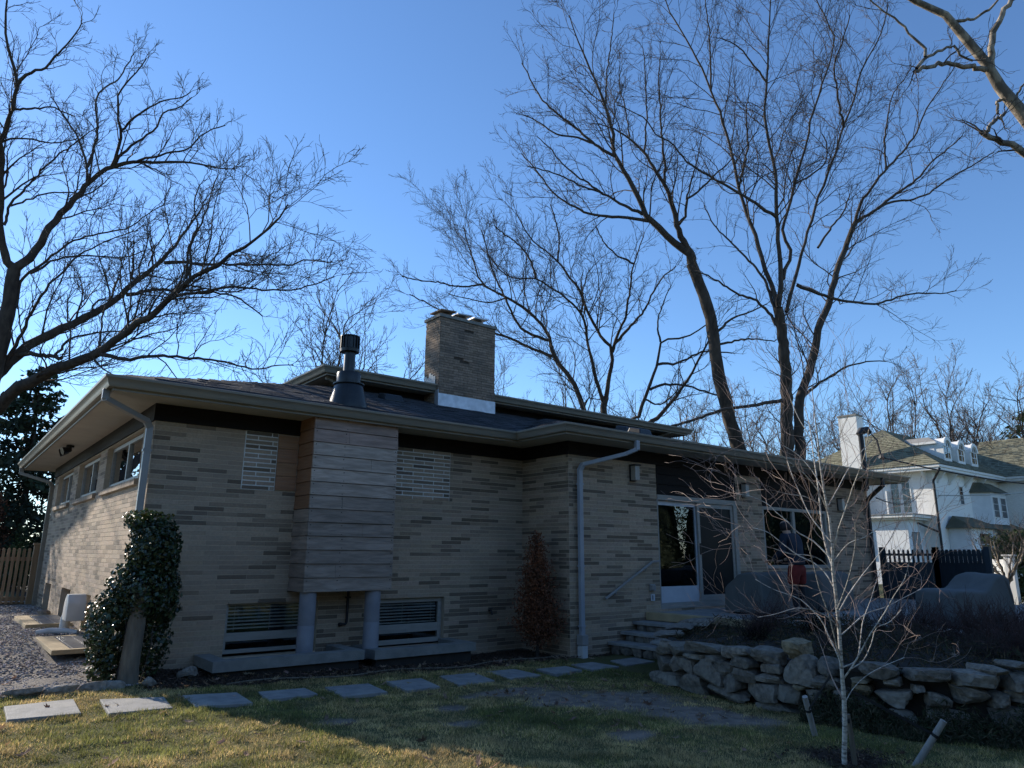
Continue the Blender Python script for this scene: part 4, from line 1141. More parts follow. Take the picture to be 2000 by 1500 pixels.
  [(28.09,15.89,5.53,0.242),(28.08,15.83,6.09,0.224),(28.03,15.67,8.03,0.192),(28.44,15.26,9.35,0.174),(28.76,14.91,11.16,0.154),(29.27,14.47,12.66,0.139),(29.62,14.17,14.08,0.125),(30.1,13.8,15.44,0.113),(30.45,13.54,16.31,0.105)],
  [(25.6,14.83,11.52,0.11),(25.55,14.93,12.03,0.102),(25.41,15.19,13.4,0.091),(25.29,15.38,14.6,0.083),(25.15,15.57,15.54,0.078),(24.96,15.81,17.05,0.07),(24.81,16.01,19.19,0.06),(24.59,16.24,20.8,0.053),(24.32,16.48,22.04,0.047),(23.97,16.79,23.57,0.041),(23.74,16.99,24.26,0.038),(23.45,17.23,25.17,0.034),(23.11,17.52,26.1,0.03),(22.85,17.71,27.27,0.025)],
  [(25.6,14.83,11.52,0.117),(25.64,14.76,11.85,0.11),(25.66,14.62,13.06,0.097),(25.53,14.53,14.57,0.085),(25.42,14.43,15.89,0.076),(25.35,14.3,17.22,0.068),(25.04,14.31,18.7,0.059),(24.87,14.28,19.76,0.053),(24.83,14.06,21.16,0.045),(24.79,13.8,22.75,0.037),(24.71,13.55,24.36,0.029),(24.66,13.36,25.48,0.023)],
  [(25.75,14.59,12.71,0.081),(25.86,14.5,13.19,0.076),(26.07,14.33,13.85,0.071),(25.88,14.47,14.88,0.065),(26.34,14.01,17.0,0.055),(26.69,13.63,18.56,0.049),(26.94,13.29,20.12,0.043),(27.26,12.89,21.48,0.038),(27.57,12.46,22.95,0.033),(27.63,12.29,23.86,0.03),(27.17,12.49,24.99,0.026),(26.97,12.56,25.57,0.024)],
  [(25.93,14.68,11.34,0.081),(26.34,14.43,12.84,0.069),(26.58,14.27,13.54,0.066),(26.85,14.09,14.57,0.062),(27.64,13.55,16.92,0.053),(28.34,13.05,18.92,0.046),(28.69,12.78,20.12,0.043),(29.15,12.44,21.37,0.039),(29.52,12.15,22.84,0.035),(30.17,11.66,24.26,0.031),(30.64,11.29,25.55,0.027),(30.84,11.12,26.46,0.025)],
  [(25.62,14.96,11.23,0.073),(25.25,15.15,12.69,0.053),(24.56,15.66,13.9,0.041),(23.94,16.16,14.8,0.032),(23.62,16.4,15.38,0.027),(23.39,16.54,16.07,0.023)],
  [(25.76,15.09,10.85,0.072),(25.41,15.13,11.27,0.061),(24.83,15.31,11.74,0.052),(24.04,15.7,12.0,0.043),(23.2,16.04,12.45,0.035),(22.71,16.26,12.65,0.03),(22.22,16.52,12.74,0.026)],
  [(25.45,14.47,15.33,0.075),(24.15,14.77,15.79,0.059),(22.3,15.17,16.27,0.045),(21.06,15.38,16.57,0.038),(20.63,15.42,16.69,0.035),(19.97,15.39,17.02,0.031),(19.1,15.49,17.18,0.026),(18.58,15.41,17.45,0.023),(17.73,15.47,17.56,0.019),(17.07,15.54,17.55,0.016)],
  [(30.45,13.54,16.31,0.081),(30.61,13.28,17.22,0.069),(31.36,12.51,18.61,0.055),(32.15,11.75,19.79,0.046),(32.58,11.3,20.61,0.04),(32.81,10.97,21.54,0.035),(33.47,10.24,22.98,0.026),(33.9,9.77,23.86,0.021)],
  [(30.45,13.54,16.31,0.089),(31.29,12.99,16.97,0.071),(32.2,12.32,17.85,0.058),(32.97,11.7,18.58,0.048),(33.57,11.1,19.52,0.038),(34.06,10.64,20.0,0.032),(34.56,10.09,20.67,0.025)],
  [(31.39,12.89,17.04,0.06),(31.84,12.53,17.37,0.053),(32.61,12.02,17.5,0.047),(33.37,11.44,17.88,0.041),(34.13,10.79,18.62,0.036),(35.08,10.02,19.31,0.03),(35.88,9.36,19.96,0.025)],
  [(31.49,12.39,18.87,0.05),(31.44,12.32,19.6,0.042),(31.43,12.22,20.46,0.037),(31.72,11.81,22.41,0.028),(32.23,11.38,23.3,0.023),(32.55,11.11,24.01,0.02)],
  [(26.38,14.36,12.55,0.081),(27.5,13.79,12.16,0.063),(28.59,13.18,11.97,0.053),(29.56,12.6,11.97,0.045),(30.41,12.0,12.34,0.038),(31.07,11.56,12.49,0.033),(32.09,10.94,12.55,0.026),(32.56,10.62,12.69,0.023)],
  [(28.05,15.62,8.14,0.077),(28.45,14.98,8.73,0.057),(28.75,14.56,9.04,0.049),(29.2,13.97,9.45,0.039),(29.76,13.38,9.65,0.03),(30.3,12.88,9.64,0.023)],
  [(26.84,15.68,7.98,0.082),(26.71,15.76,7.91,0.079),(25.53,16.46,7.64,0.069),(24.58,17.02,7.45,0.062),(23.37,17.8,6.94,0.055),(22.67,18.24,6.71,0.051)],
  [(27.26,13.78,14.25,0.055),(27.71,13.27,15.23,0.04),(28.03,12.9,15.77,0.034),(28.12,12.6,16.52,0.028)],
  [(24.93,15.81,17.13,0.066),(25.22,15.7,18.05,0.052),(25.57,15.62,19.4,0.041),(25.84,15.71,21.24,0.029),(26.04,15.67,21.97,0.025)],
  [(26.34,14.01,17.0,0.046),(26.95,13.69,17.41,0.038),(27.66,13.27,18.15,0.031),(27.77,13.19,19.09,0.026),(27.67,13.28,19.54,0.024)],
  [(24.81,14.04,21.26,0.046),(24.13,14.21,21.91,0.035),(23.36,14.39,22.52,0.027),(22.68,14.66,22.71,0.023)],
  [(28.7,12.79,20.07,0.058),(28.14,12.62,20.71,0.047),(27.46,12.38,21.42,0.04),(26.93,12.09,22.0,0.034),(26.56,11.5,22.58,0.028),(26.07,10.87,23.14,0.022)],
  [(24.33,16.49,21.97,0.049),(23.97,16.14,23.13,0.037),(23.6,15.87,24.36,0.03),(23.27,15.74,25.43,0.024)],
 ],
 'F': [
  [(18.66,3.42,-2.11,0.426),(17.96,3.01,0.63,0.311),(17.12,2.72,3.33,0.239),(16.08,2.61,5.98,0.177),(15.07,2.78,7.73,0.138),(14.55,2.91,8.5,0.12),(13.99,3.13,9.13,0.104),(13.69,3.21,9.56,0.095),(13.44,3.29,9.86,0.087),(13.33,3.32,10.05,0.083),(12.93,3.48,10.45,0.073),(12.62,3.6,10.8,0.065),(12.34,3.74,11.01,0.058),(12.05,3.92,11.13,0.052),(11.67,4.12,11.37,0.044)],
  [(13.35,3.31,10.02,0.063),(13.35,3.23,10.51,0.053),(13.44,3.1,10.91,0.048),(13.58,2.91,11.28,0.043),(13.65,2.76,11.65,0.038)],
  [(13.28,3.38,9.98,0.047),(12.71,3.62,9.92,0.039),(12.38,3.74,9.88,0.036),(12.07,3.87,9.74,0.033),(11.79,3.99,9.6,0.03)],
  [(11.84,3.97,9.67,0.03),(11.94,3.87,9.86,0.026),(12.16,3.7,10.01,0.024),(12.42,3.52,10.12,0.021),(12.5,3.52,9.99,0.02),(12.74,3.4,9.92,0.019)],
  [(11.95,3.85,9.89,0.026),(11.93,3.84,10.09,0.023),(11.76,3.96,10.27,0.02),(11.63,4.03,10.49,0.018),(11.43,4.17,10.69,0.015),(11.23,4.31,10.92,0.013),(11.08,4.4,11.12,0.011)],
  [(15.07,2.78,7.73,0.108),(14.5,2.95,8.15,0.079),(13.89,3.18,8.47,0.06),(13.62,3.29,8.59,0.053),(13.35,3.42,8.66,0.047),(13.07,3.54,8.75,0.04)],
  [(13.13,3.51,8.76,0.034),(13.34,3.37,9.0,0.029),(13.49,3.26,9.15,0.027)],
  [(13.64,3.26,9.53,0.027),(13.58,3.36,9.46,0.025),(13.63,3.4,9.28,0.023)],
  [(12.71,3.54,10.79,0.031),(12.85,3.32,10.79,0.024),(12.97,3.09,10.88,0.02),(12.98,2.96,10.98,0.017),(12.94,2.88,11.11,0.015)],
  [(13.78,3.17,9.49,0.023),(13.79,2.99,9.7,0.016),(13.93,2.78,9.8,0.011)],
 ],
}

# ------------------------------------------------------------------ branching
def tubes(Pn, Rn, k):
    """Pn (N,n,3), Rn (N,n) -> V, F quads"""
    N, n, _ = Pn.shape
    T = np.empty_like(Pn)
    T[:, 1:-1] = Pn[:, 2:]-Pn[:, :-2]
    T[:, 0] = Pn[:, 1]-Pn[:, 0]
    T[:, -1] = Pn[:, -1]-Pn[:, -2]
    T /= np.linalg.norm(T, axis=2, keepdims=True)+1e-9
    ref = np.tile(np.array([.31, .23, .92]), (N, 1))
    m = np.abs(np.sum(T[:, 0]*ref, 1)) > .8
    ref[m] = np.array([.9, -.4, .1])
    A = np.cross(T, ref[:, None, :])
    A /= np.linalg.norm(A, axis=2, keepdims=True)+1e-9
    B = np.cross(T, A)
    ang = np.arange(k)*2*math.pi/k
    V = Pn[:, :, None, :]+Rn[:, :, None, None]*(A[:, :, None, :]*np.cos(ang)[None, None, :, None]+B[:, :, None, :]*np.sin(ang)[None, None, :, None])
    i = np.arange(N)[:, None, None]*n*k
    a = np.arange(n-1)[None, :, None]*k
    j = np.arange(k)[None, None, :]
    j2 = (j+1) % k
    F = np.stack([i+a+j, i+a+j2, i+a+k+j2, i+a+k+j], -1).reshape(-1, 4)
    return V.reshape(-1, 3), F

def smooth_limb(rows, n, rs, wig=.0):
    """Catmull-Rom through traced limb points"""
    Q = np.array(rows, float)
    Q4 = np.concatenate([2*Q[:1]-Q[1:2], Q, 2*Q[-1:]-Q[-2:-1]])
    seg = np.linalg.norm(np.diff(Q[:, :3], axis=0), axis=1)
    s = np.concatenate([[0], np.cumsum(seg)])
    u = np.linspace(0, s[-1], n)
    i = np.clip(np.searchsorted(s, u, side='right')-1, 0, len(Q)-2)
    t = ((u-s[i])/(seg[i]+1e-9))[:, None]
    p0, p1, p2, p3 = Q4[i], Q4[i+1], Q4[i+2], Q4[i+3]
    R = .5*((2*p1)+(-p0+p2)*t+(2*p0-5*p1+4*p2-p3)*t**2+(-p0+3*p1-3*p2+p3)*t**3)
    R[:, 3] = np.maximum(p1[:, 3]*(1-t[:, 0])+p2[:, 3]*t[:, 0], .003)
    if wig:
        R[1:-1, :3] += rs.normal(size=(n-2, 3))*wig*np.minimum(1, R[1:-1, 3:4]*25)
    return R

def grow(par, spacing, tmin, ang, Lf, npts, trop, wig, rs, r_ratio=.5, rmax=.05, rtip=.004, Lcap=(.2, 4), tip=2, out=None):
    """par: list of (P (n,3), R (n)) -> arrays of children, evenly spread along the parents"""
    pp, tt, ln = [], [], []
    for k_, (P, R) in enumerate(par):
        L = np.linalg.norm(np.diff(P, axis=0), axis=1).sum()
        m = max(1, int(L*(1-tmin)/spacing+rs.random()))
        t = tmin+(1-tmin)*(np.arange(m)+rs.random(m))/m
        t = np.concatenate([t, np.full(tip, .985)])
        pp += [k_]*len(t); tt.append(t); ln += [L]*len(t)
    pp = np.array(pp); t = np.concatenate(tt); ln = np.array(ln)
    n = max(len(p[0]) for p in par)
    PA = np.stack([p[0] for p in par]); RA = np.stack([p[1] for p in par])
    x = t*(n-1); i = np.minimum(x.astype(int), n-2); f_ = (x-i)[:, None]
    base = PA[pp, i]*(1-f_)+PA[pp, i+1]*f_
    tan = PA[pp, i+1]-PA[pp, i]
    tan /= np.linalg.norm(tan, axis=1, keepdims=True)+1e-9
    rp = RA[pp, i]*(1-f_[:, 0])+RA[pp, i+1]*f_[:, 0]
    N = len(t)
    q = rs.normal(size=(N, 3))
    q -= tan*np.sum(q*tan, 1, keepdims=True)
    q /= np.linalg.norm(q, axis=1, keepdims=True)+1e-9
    q[:, 2] += .25
    a = np.radians(ang+rs.normal(size=N)*12)
    a = np.where(t > .97, a*.5, a)[:, None]
    d = tan*np.cos(a)+q*np.sin(a)
    d[:, 2] += trop
    d /= np.linalg.norm(d, axis=1, keepdims=True)
    L = np.clip(Lf*ln*(1-.5*t)*rs.uniform(.55, 1.25, N), *Lcap)
    st = (L/(npts-1))[:, None]
    pts = [base]
    for j in range(npts-1):
        pts.append(pts[-1]+d*st)
        d = d+rs.normal(size=(N, 3))*wig
        d[:, 2] += trop*.35
        d /= np.linalg.norm(d, axis=1, keepdims=True)
    P = np.stack(pts, 1)
    r0 = np.clip(rp*r_ratio, rtip*1.15, rmax)
    R = r0[:, None]*(1-np.linspace(0, 1, npts)[None])+rtip*np.linspace(0, 1, npts)[None]
    return P, R

def aslist(P, R): return [(P[i], R[i]) for i in range(len(P))]

def make_tree(name, label, cat, limbs, base, seed, sp1=.42, sp2=.26, sp3=.16, Lf1=.30, cap1=3.0, mat='bark', tmat='twig', tip=.006, group=None, dens_t=.22, wig=.02, kt=3, L3=.34, up=.10, skip_first=True, limb_name='limb'):
    rs = np.random.default_rng(seed)
    t_ = thing(name, label, cat, base, group)
    par = []
    for j, rows in enumerate(limbs):
        L = sum(math.dist(rows[q][:3], rows[q+1][:3]) for q in range(len(rows)-1))
        n = 16
        R = smooth_limb(rows, n if L < 4 else 30, rs, wig)
        V, F = tubes(R[None, :, :3], R[None, :, 3], 12 if R[0, 3] > .12 else 7)
        k_ = 12 if R[0, 3] > .12 else 7
        V = V+rs.normal(size=V.shape)*np.repeat(R[:, 3], k_)[:, None]*.05
        mesh_np('trunk' if j == 0 else limb_name, V, F, M[mat], t_, smooth=True)
        if not (j == 0 and skip_first):
            # same sample count for all parents
            R2 = smooth_limb(rows, 24, rs, wig)
            par.append((R2[:, :3], R2[:, 3]))
    P1, R1 = grow(par, sp1, dens_t, 50, Lf1, 7, up, .20, rs, .45, .035, tip*1.3, (.5, cap1), 2)
    P2, R2 = grow(aslist(P1, R1), sp2, .18, 46, .52, 5, up*.8, .23, rs, .6, .018, tip, (.25, 1.5), 2)
    P3, R3 = grow(aslist(P2, R2), sp3, .15, 42, .55, 3, up*.6, .22, rs, .7, .010, tip*.8, (.12, L3*2), 1)
    Vs, Fs, o = [], [], 0
    for P, R, k in ((P1, R1, 4), (P2, R2, 3), (P3, R3, kt)):
        V, F = tubes(P, R, k)
        Vs.append(V); Fs.append(F+o); o += len(V)
    cr = mesh_np('crown', np.concatenate(Vs), np.concatenate(Fs), M[tmat], t_)
    cr['kind'] = 'stuff'
    TREE_STATS.append((name, sum(len(f) for f in Fs)*2))
    return t_
TREE_STATS = []

def tree_base(limb): return (limb[0][0], limb[0][1], 0)
def to_ground(l):
    a, b_ = l[0], l[1]
    return [(a[0]+(a[0]-b_[0])*.1, a[1]+(a[1]-b_[1])*.1, -.2, a[3]*1.35)]+l if a[2] > .1 else l
for k_ in ('A', 'B', 'C', 'D', 'E', 'F'):
    LIMBS[k_][0] = to_ground(LIMBS[k_][0])
for k_ in ('C', 'E'):
    LIMBS[k_][1] = to_ground(LIMBS[k_][1])
make_tree('bare_maple', 'huge bare maple spreading low limbs over the house from the left edge', 'tree', LIMBS['A'], tree_base(LIMBS['A'][0]), 21, sp1=.33, sp2=.20, sp3=.13, Lf1=.33, cap1=2.9, tip=.0055, up=.08)
make_tree('bare_oak', 'bare tree with single leaning trunk forking into two leaders behind the house', 'tree', LIMBS['B'], tree_base(LIMBS['B'][0]), 22, sp1=.44, sp2=.28, sp3=.19, Lf1=.42, cap1=4.2, tip=.006, up=.09, L3=.42)
make_tree('bare_oak', 'bare tree with several thin forked trunks right of the brick chimney', 'tree', LIMBS['C'], tree_base(LIMBS['C'][0]), 23, sp1=.46, sp2=.30, sp3=.19, Lf1=.42, cap1=4.2, tip=.007, up=.09, L3=.42)
make_tree('bare_oak', 'tall bare tree with double trunk and fan of limbs right of center', 'tree', LIMBS['D'], tree_base(LIMBS['D'][0]), 24, sp1=.48, sp2=.29, sp3=.19, Lf1=.42, cap1=4.0, tip=.0055, up=.09, L3=.42)
make_tree('gnarled_tree', 'small gnarled bare tree with crooked limbs between the two tallest trunks', 'tree', LIMBS['E'], tree_base(LIMBS['E'][0]), 25, sp1=.5, sp2=.34, sp3=.22, cap1=2.6, tip=.0065)
make_tree('sycamore', 'pale patchy-barked tree with pruned limbs reaching in at top right', 'tree', LIMBS['F'], tree_base(LIMBS['F'][0]), 26, sp1=.45, sp2=.26, sp3=.16, Lf1=.22, cap1=1.5, mat='bark_light', tip=.0035, dens_t=.5)

# background trees: three grown once, the rest copies of them
def vase_tree(seed, H, hf, R, n=7):
    rs = np.random.default_rng(seed)
    limbs = [[(0, 0, -.2, .30), (rs.normal()*.15, rs.normal()*.15, hf*.5, .24), (rs.normal()*.2, rs.normal()*.2, hf, .2)]]
    f0 = np.array(limbs[0][-1][:3])
    for j in range(n):
        az = 2*math.pi*(j+rs.random()*.6)/n
        el = math.radians((rs.uniform(62, 86), rs.uniform(36, 62), rs.uniform(10, 36))[j % 3])
        d = np.array([math.cos(az)*math.cos(el), math.sin(az)*math.cos(el), math.sin(el)])
        Lm = 1/math.sqrt((d[0]**2+d[1]**2)/R**2+(d[2]/(H-hf))**2)*rs.uniform(.8, .95)
        st = f0-np.array([0, 0, rs.uniform(0, .25)*hf])
        rows = []
        for q in range(6):
            s_ = q/5
            p = st+d*Lm*s_+np.array([0, 0, .10*Lm*s_*s_])+rs.normal(size=3)*.12*Lm*s_*.4
            rows.append((*p, .10*(1-s_)+.015))
        limbs.append(rows)
        for m in range(3):
            q = rs.integers(1, 5)
            p0 = np.array(rows[q][:3])
            d2 = d+rs.normal(size=3)*.55; d2[2] = abs(d2[2])+.15; d2 /= np.linalg.norm(d2)
            L2 = Lm*(1-q/5)*rs.uniform(.7, 1.0)
            limbs.append([(*(p0+d2*L2*s_+rs.normal(size=3)*.05*L2*s_), rows[q][3]*.7*(1-s_)+.012) for s_ in (0, .3, .65, 1)])
    return limbs
PROTO = []
BACK = [  # x, y, height, proto, turn, label
 (12.9, 29.2, 13.6, 0, .3, 'bare rounded tree behind the black vent stack'),
 (16.3, 29.9, 10.6, 1, 1.2, 'bare low tree between the vent stack and the chimney'),
 (30.0, 38.2, 14.2, 2, 2.0, 'bare twiggy tree just right of the brick chimney top'),
 (65.2, 49.6, 19.9, 0, 4.0, 'distant bare tree seen between the two tallest trunks'),
 (74.0, 46.5, 22.5, 1, 2.6, 'distant bare tree low behind the double trunk'),
 (64.5, 27.2, 18.2, 0, 1.7, 'bare spreading tree behind the white house left of its dormers'),
 (69.0, 24.2, 18.6, 2, .4, 'bare spreading tree above the white house dormers'),
 (72.0, 21.2, 18.2, 1, 5.1, 'bare spreading tree at right edge behind the white house'),
 (78.0, 39.0, 20.0, 1, 3.3, 'distant bare tree left of the white chimney'),
 (39.5, 40.0, 12.8, 2, 3.9, 'distant bare tree behind the small gnarled one'),
]
for j, (x, y, H, p, rot, lab) in enumerate(BACK):
    if len(PROTO) <= p:
        while len(PROTO) <= p:
            q = len(PROTO)
            tr = make_tree('bare_tree', lab, 'tree', vase_tree(60+q, 16, 5.2, (7.0, 7.8, 6.2)[q], 12), (0, 0, 0), 80+q, sp1=.50, sp2=.38, sp3=.28, Lf1=.36, cap1=2.2, mat='bark', tmat='far_twig', tip=.009, group='bare trees behind the houses', L3=.5, up=.12)
            PROTO.append(tr)
        tr = PROTO[p]
        first = True
    elif PROTO[p].get('used') is None:
        tr = PROTO[p]
    else:
        src = PROTO[p]
        tr = src.copy(); COL.objects.link(tr)
        for ch in list(src.children):
            c_ = ch.copy(); COL.objects.link(c_); c_.parent = tr
            c_.matrix_parent_inverse = Matrix.Identity(4)
    PROTO[p]['used'] = 1
    tr['label'] = lab
    tr.location = (x, y, 0)
    tr.scale = (H/16,)*3
    tr.rotation_euler = (0, 0, rot)
for tr in PROTO:
    if 'used' in tr: del tr['used']
for o_ in bpy.data.objects:
    if 'used' in o_: del o_['used']
# thin upright saplings behind the roof
for j, (x, y, H, lab) in enumerate(((33.0, 35.6, 15.8, 'thin upright sapling just right of the leaning twin trunks'), (38.6, 34.2, 13.4, 'thin upright sapling left of the gnarled tree'))):
    rs = np.random.default_rng(200+j)
    lm = [[(x, y, -.2, .10), (x+.1, y, H*.45, .07), (x, y+.1, H*.8, .035), (x, y, H, .012)]]
    for q in range(9):
        z = H*(.45+.045*q)
        az = rs.uniform(0, 6.28)
        lm.append([(x, y, z, .03), (x+.35*math.cos(az), y+.35*math.sin(az), z+.8, .02), (x+.6*math.cos(az), y+.6*math.sin(az), z+2.0, .010)])
    make_tree('sapling', lab, 'tree', lm, (x, y, 0), 210+j, sp1=.55, sp2=.4, sp3=.3, Lf1=.3, cap1=.9, mat='far_twig', tmat='far_twig', tip=.008, up=.2)

# ------------------------------------------------------------------ conifers and shrubs
def conifer(name, label, base, H, R, seed, mat='needle', nb=90, zmin=.06, leaf=.22, per=70, droop=.25, shape=.75, trunk_r=.16, aspect=.45, tonehi=1.5, group=None):
    rs = np.random.default_rng(seed)
    t_ = thing(name, label, 'tree' if H > 2.6 else 'shrub', base, group)
    x, y, z = base
    MB().tube([(x, y, z-.1), (x+.02*H, y, z+H*.5), (x, y, z+H*.97)], [trunk_r, trunk_r*.6, .01], 9).build('trunk', M['bark'], t_, smooth=True)
    pts, tn = [], []
    tw = MB()
    for j in range(nb):
        q = zmin+(1-zmin)*((j+rs.random())/nb)
        rr = R*(1-q)**shape*rs.uniform(.65, 1.12)+.02*R
        az = rs.uniform(0, 2*math.pi)
        m = max(6, int(per*(rr/R)))
        s_ = np.sqrt(rs.random(m))
        px = x+np.cos(az)*rr*s_; py = y+np.sin(az)*rr*s_
        pz = z+q*H-droop*rr*s_**1.6+.10*rr*s_
        sd = rs.normal(size=(m, 3))*np.array([.09, .09, .05])*(.5+rr)[None] if False else rs.normal(size=(m, 3))*(.05+.10*rr)
        sd[:, 2] *= .45
        pts.append(np.stack([px, py, pz], 1)+sd)
        tn.append(np.full(m, rs.uniform(.55, tonehi))*rs.uniform(.8, 1.2, m))
        if H > 2.6:
            tw.tube([(x, y, z+q*H), (x+math.cos(az)*rr*.5, y+math.sin(az)*rr*.5, z+q*H-droop*rr*.25), (x+math.cos(az)*rr*.95, y+math.sin(az)*rr*.95, z+q*H-droop*rr*.85)], [.03, .02, .006], 4, cap=False)
    P = np.concatenate(pts); T_ = np.concatenate(tn)
    V, F = leaf_cloud(P, leaf, rs=rs, aspect=aspect, droop=.4)
    cr = mesh_np('crown', V, F, M[mat], t_, tone=np.repeat(T_, 4))
    cr['kind'] = 'stuff'
    if H > 2.6:
        bo = tw.build('boughs', M['bark'], t_, recalc=False); bo['kind'] = 'stuff'
    return t_
conifer('hemlock', 'tall dark evergreen beyond the picket fence under the maple limb', (2.2, 31.6, .2), 8.2, 3.1, 301, nb=150, per=150, leaf=.26, shape=.6, droop=.35)
conifer('hemlock', 'dark evergreen at far left edge behind the taller evergreen', (-.8, 38.6, .2), 9.6, 3.4, 302, nb=120, per=110, leaf=.3, shape=.6, droop=.35)
conifer('hemlock', 'lower dark evergreen between the fence and the house back corner', (4.6, 34.0, .2), 6.4, 2.6, 303, nb=100, per=110, leaf=.27, shape=.6, droop=.35)
conifer('red_arborvitae', 'russet conifer shrub at left edge beyond the picket fence', (1.40, 29.5, .2), 3.2, .75, 304, 'red_needle', nb=110, per=60, leaf=.10, shape=.5, droop=-.5, trunk_r=.05)
conifer('green_arborvitae', 'small light green cone shrub peeking over the picket fence', (2.22, 28.9, .2), 2.15, .6, 305, 'green_needle', nb=100, per=60, leaf=.09, shape=.7, droop=-.5, trunk_r=.04)
conifer('red_arborvitae', 'rusty red columnar conifer in the inner corner of the front wall', (8.10, 9.52, -.06), 2.02, .40, 306, 'red_needle', nb=260, per=70, leaf=.05, shape=.72, droop=-.9, trunk_r=.03, tonehi=1.7)
conifer('pine', 'yellow green pine at right edge behind the white house', (73.0, 19.0, 0), 15.2, 4.5, 307, 'green_needle', nb=90, per=90, leaf=.5, shape=.45, droop=.05, zmin=.45)
conifer('yew', 'clipped dark green yew beside the white picket fence', (31.3, 9.4, 0), 2.55, 1.75, 308, 'green_needle', nb=140, per=110, leaf=.14, shape=.35, droop=-.1, trunk_r=.06, aspect=.5)
# belt of evergreens added behind the viewpoint to darken shaded walls and glass reflections
rs = np.random.default_rng(309)
pts, tn, sz = [], [], []
belt = MB()
for j in range(40):
    th = math.radians(-178+j*4.45)
    rr = rs.uniform(24, 34)
    bx0, by0 = 6+rr*math.cos(th), 2+rr*math.sin(th)
    if j < 2: continue
    H = rs.uniform(8.5, 14); R0 = rs.uniform(2.6, 3.8)
    fine = -62 < math.degrees(th) < 0
    n = 8500 if fine else 1300
    q = rs.random(n)**1.2
    az = rs.uniform(0, 6.28, n)
    r_ = R0*(1-q)**.6*np.sqrt(rs.random(n))*rs.uniform(.7, 1.1, n)
    pts.append(np.stack([bx0+r_*np.cos(az), by0+r_*np.sin(az), .3+q*H-.3*r_], 1))
    sz.append(np.full(n, .21 if fine else .55)*rs.uniform(.6, 1.3, n))
    tn.append(np.full(n, rs.uniform(.6, 1.6))*rs.uniform(.7, 1.4, n))
    belt.tube([(bx0, by0, -.1), (bx0, by0, 1.0), (bx0, by0, 1.1), (bx0, by0, H*.5), (bx0, by0, H*.9)], [.2, .2, R0*.62, R0*.42, .03], 9)  # short trunk, then an opaque cone added to block the sky
P = np.concatenate(pts)
V, F = leaf_cloud(P, np.concatenate(sz), rs=rs, aspect=.5, droop=.5)
ob = mesh_np('added_tree_belt', V, F, M['needle_pale'], tone=np.repeat(np.concatenate(tn), 4))
tag(ob, 'belt of evergreens added behind the viewpoint, darkening shade and door reflections', 'trees', kind='stuff')
o_ = belt.build('trunks_and_sky_blockers', M['needle'], ob, recalc=False)
o_['kind'] = 'stuff'

# ------------------------------------------------------------------ ivy on a stump post
rs = np.random.default_rng(41)
iv = thing('ivy_post', 'rough timber post smothered in dark glossy ivy at the house corner', 'ivy', (1.97, 9.72, .05))
P0 = [(1.99, 9.62, -.05), (1.985, 9.63, .3), (2.01, 9.66, .7), (2.04, 9.70, 1.2)]
o_ = MB().tube(P0, [.125, .105, .098, .09], 14).build('post', M['post_wood'], iv, smooth=True)
pts, nr, tn = [], [], []
for (cx, cy, cz, ax_, ay_, az_, n) in [(2.15, 9.85, 1.62, .30, .28, .46, 3600), (2.22, 9.9, 1.1, .30, .26, .5, 2600), (1.93, 9.95, 1.1, .24, .30, .42, 1800), (1.83, 9.92, .72, .32, .30, .50, 2800), (1.80, 9.85, .32, .22, .22, .32, 900), (2.27, 9.95, .55, .22, .2, .42, 900), (1.95, 9.9, 1.98, .18, .18, .14, 350), (2.04, 9.66, 1.12, .22, .2, .3, 900)]:
    d = rs.normal(size=(n, 3)); d /= np.linalg.norm(d, axis=1, keepdims=True)
    lump = 1+.22*(vnoise(d[:, 0]*3+cx, d[:, 1]*3+d[:, 2]*2, 1.5, 9)-.4)
    r_ = (rs.random(n)**.25)*lump
    pts.append(np.array([cx, cy, cz])+d*r_[:, None]*np.array([ax_, ay_, az_])); nr.append(d)
    tn.append(rs.uniform(.5, 1.6, n))
P = np.concatenate(pts); N_ = np.concatenate(nr); T_ = np.concatenate(tn)
keep = (P[:, 2] > .06) & ~((np.hypot(P[:, 0]-1.99, P[:, 1]-9.64) < .2) & (P[:, 2] < .80) & (P[:, 1] < 9.75))
P, N_, T_ = P[keep], N_[keep], T_[keep]
# leaves near the crest are brighter and yellower
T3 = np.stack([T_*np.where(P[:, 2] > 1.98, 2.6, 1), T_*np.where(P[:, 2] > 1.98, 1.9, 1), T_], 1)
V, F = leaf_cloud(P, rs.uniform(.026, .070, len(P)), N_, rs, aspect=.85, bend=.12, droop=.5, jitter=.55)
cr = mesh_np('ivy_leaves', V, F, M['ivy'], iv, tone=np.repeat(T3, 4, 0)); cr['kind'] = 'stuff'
vn = MB()
for j in range(14):
    a = rs.uniform(0, 6.28)
    q = [(1.99+.12*math.cos(a), 9.66+.12*math.sin(a), .02)]
    for s_ in range(5):
        q.append((q[-1][0]+rs.normal()*.03+.02, q[-1][1]+rs.normal()*.03+.04, q[-1][2]+.24))
    vn.tube(q, .006, 4, cap=False)
vn.build('vine_stems', M['twig'], iv, recalc=False)['kind'] = 'stuff'

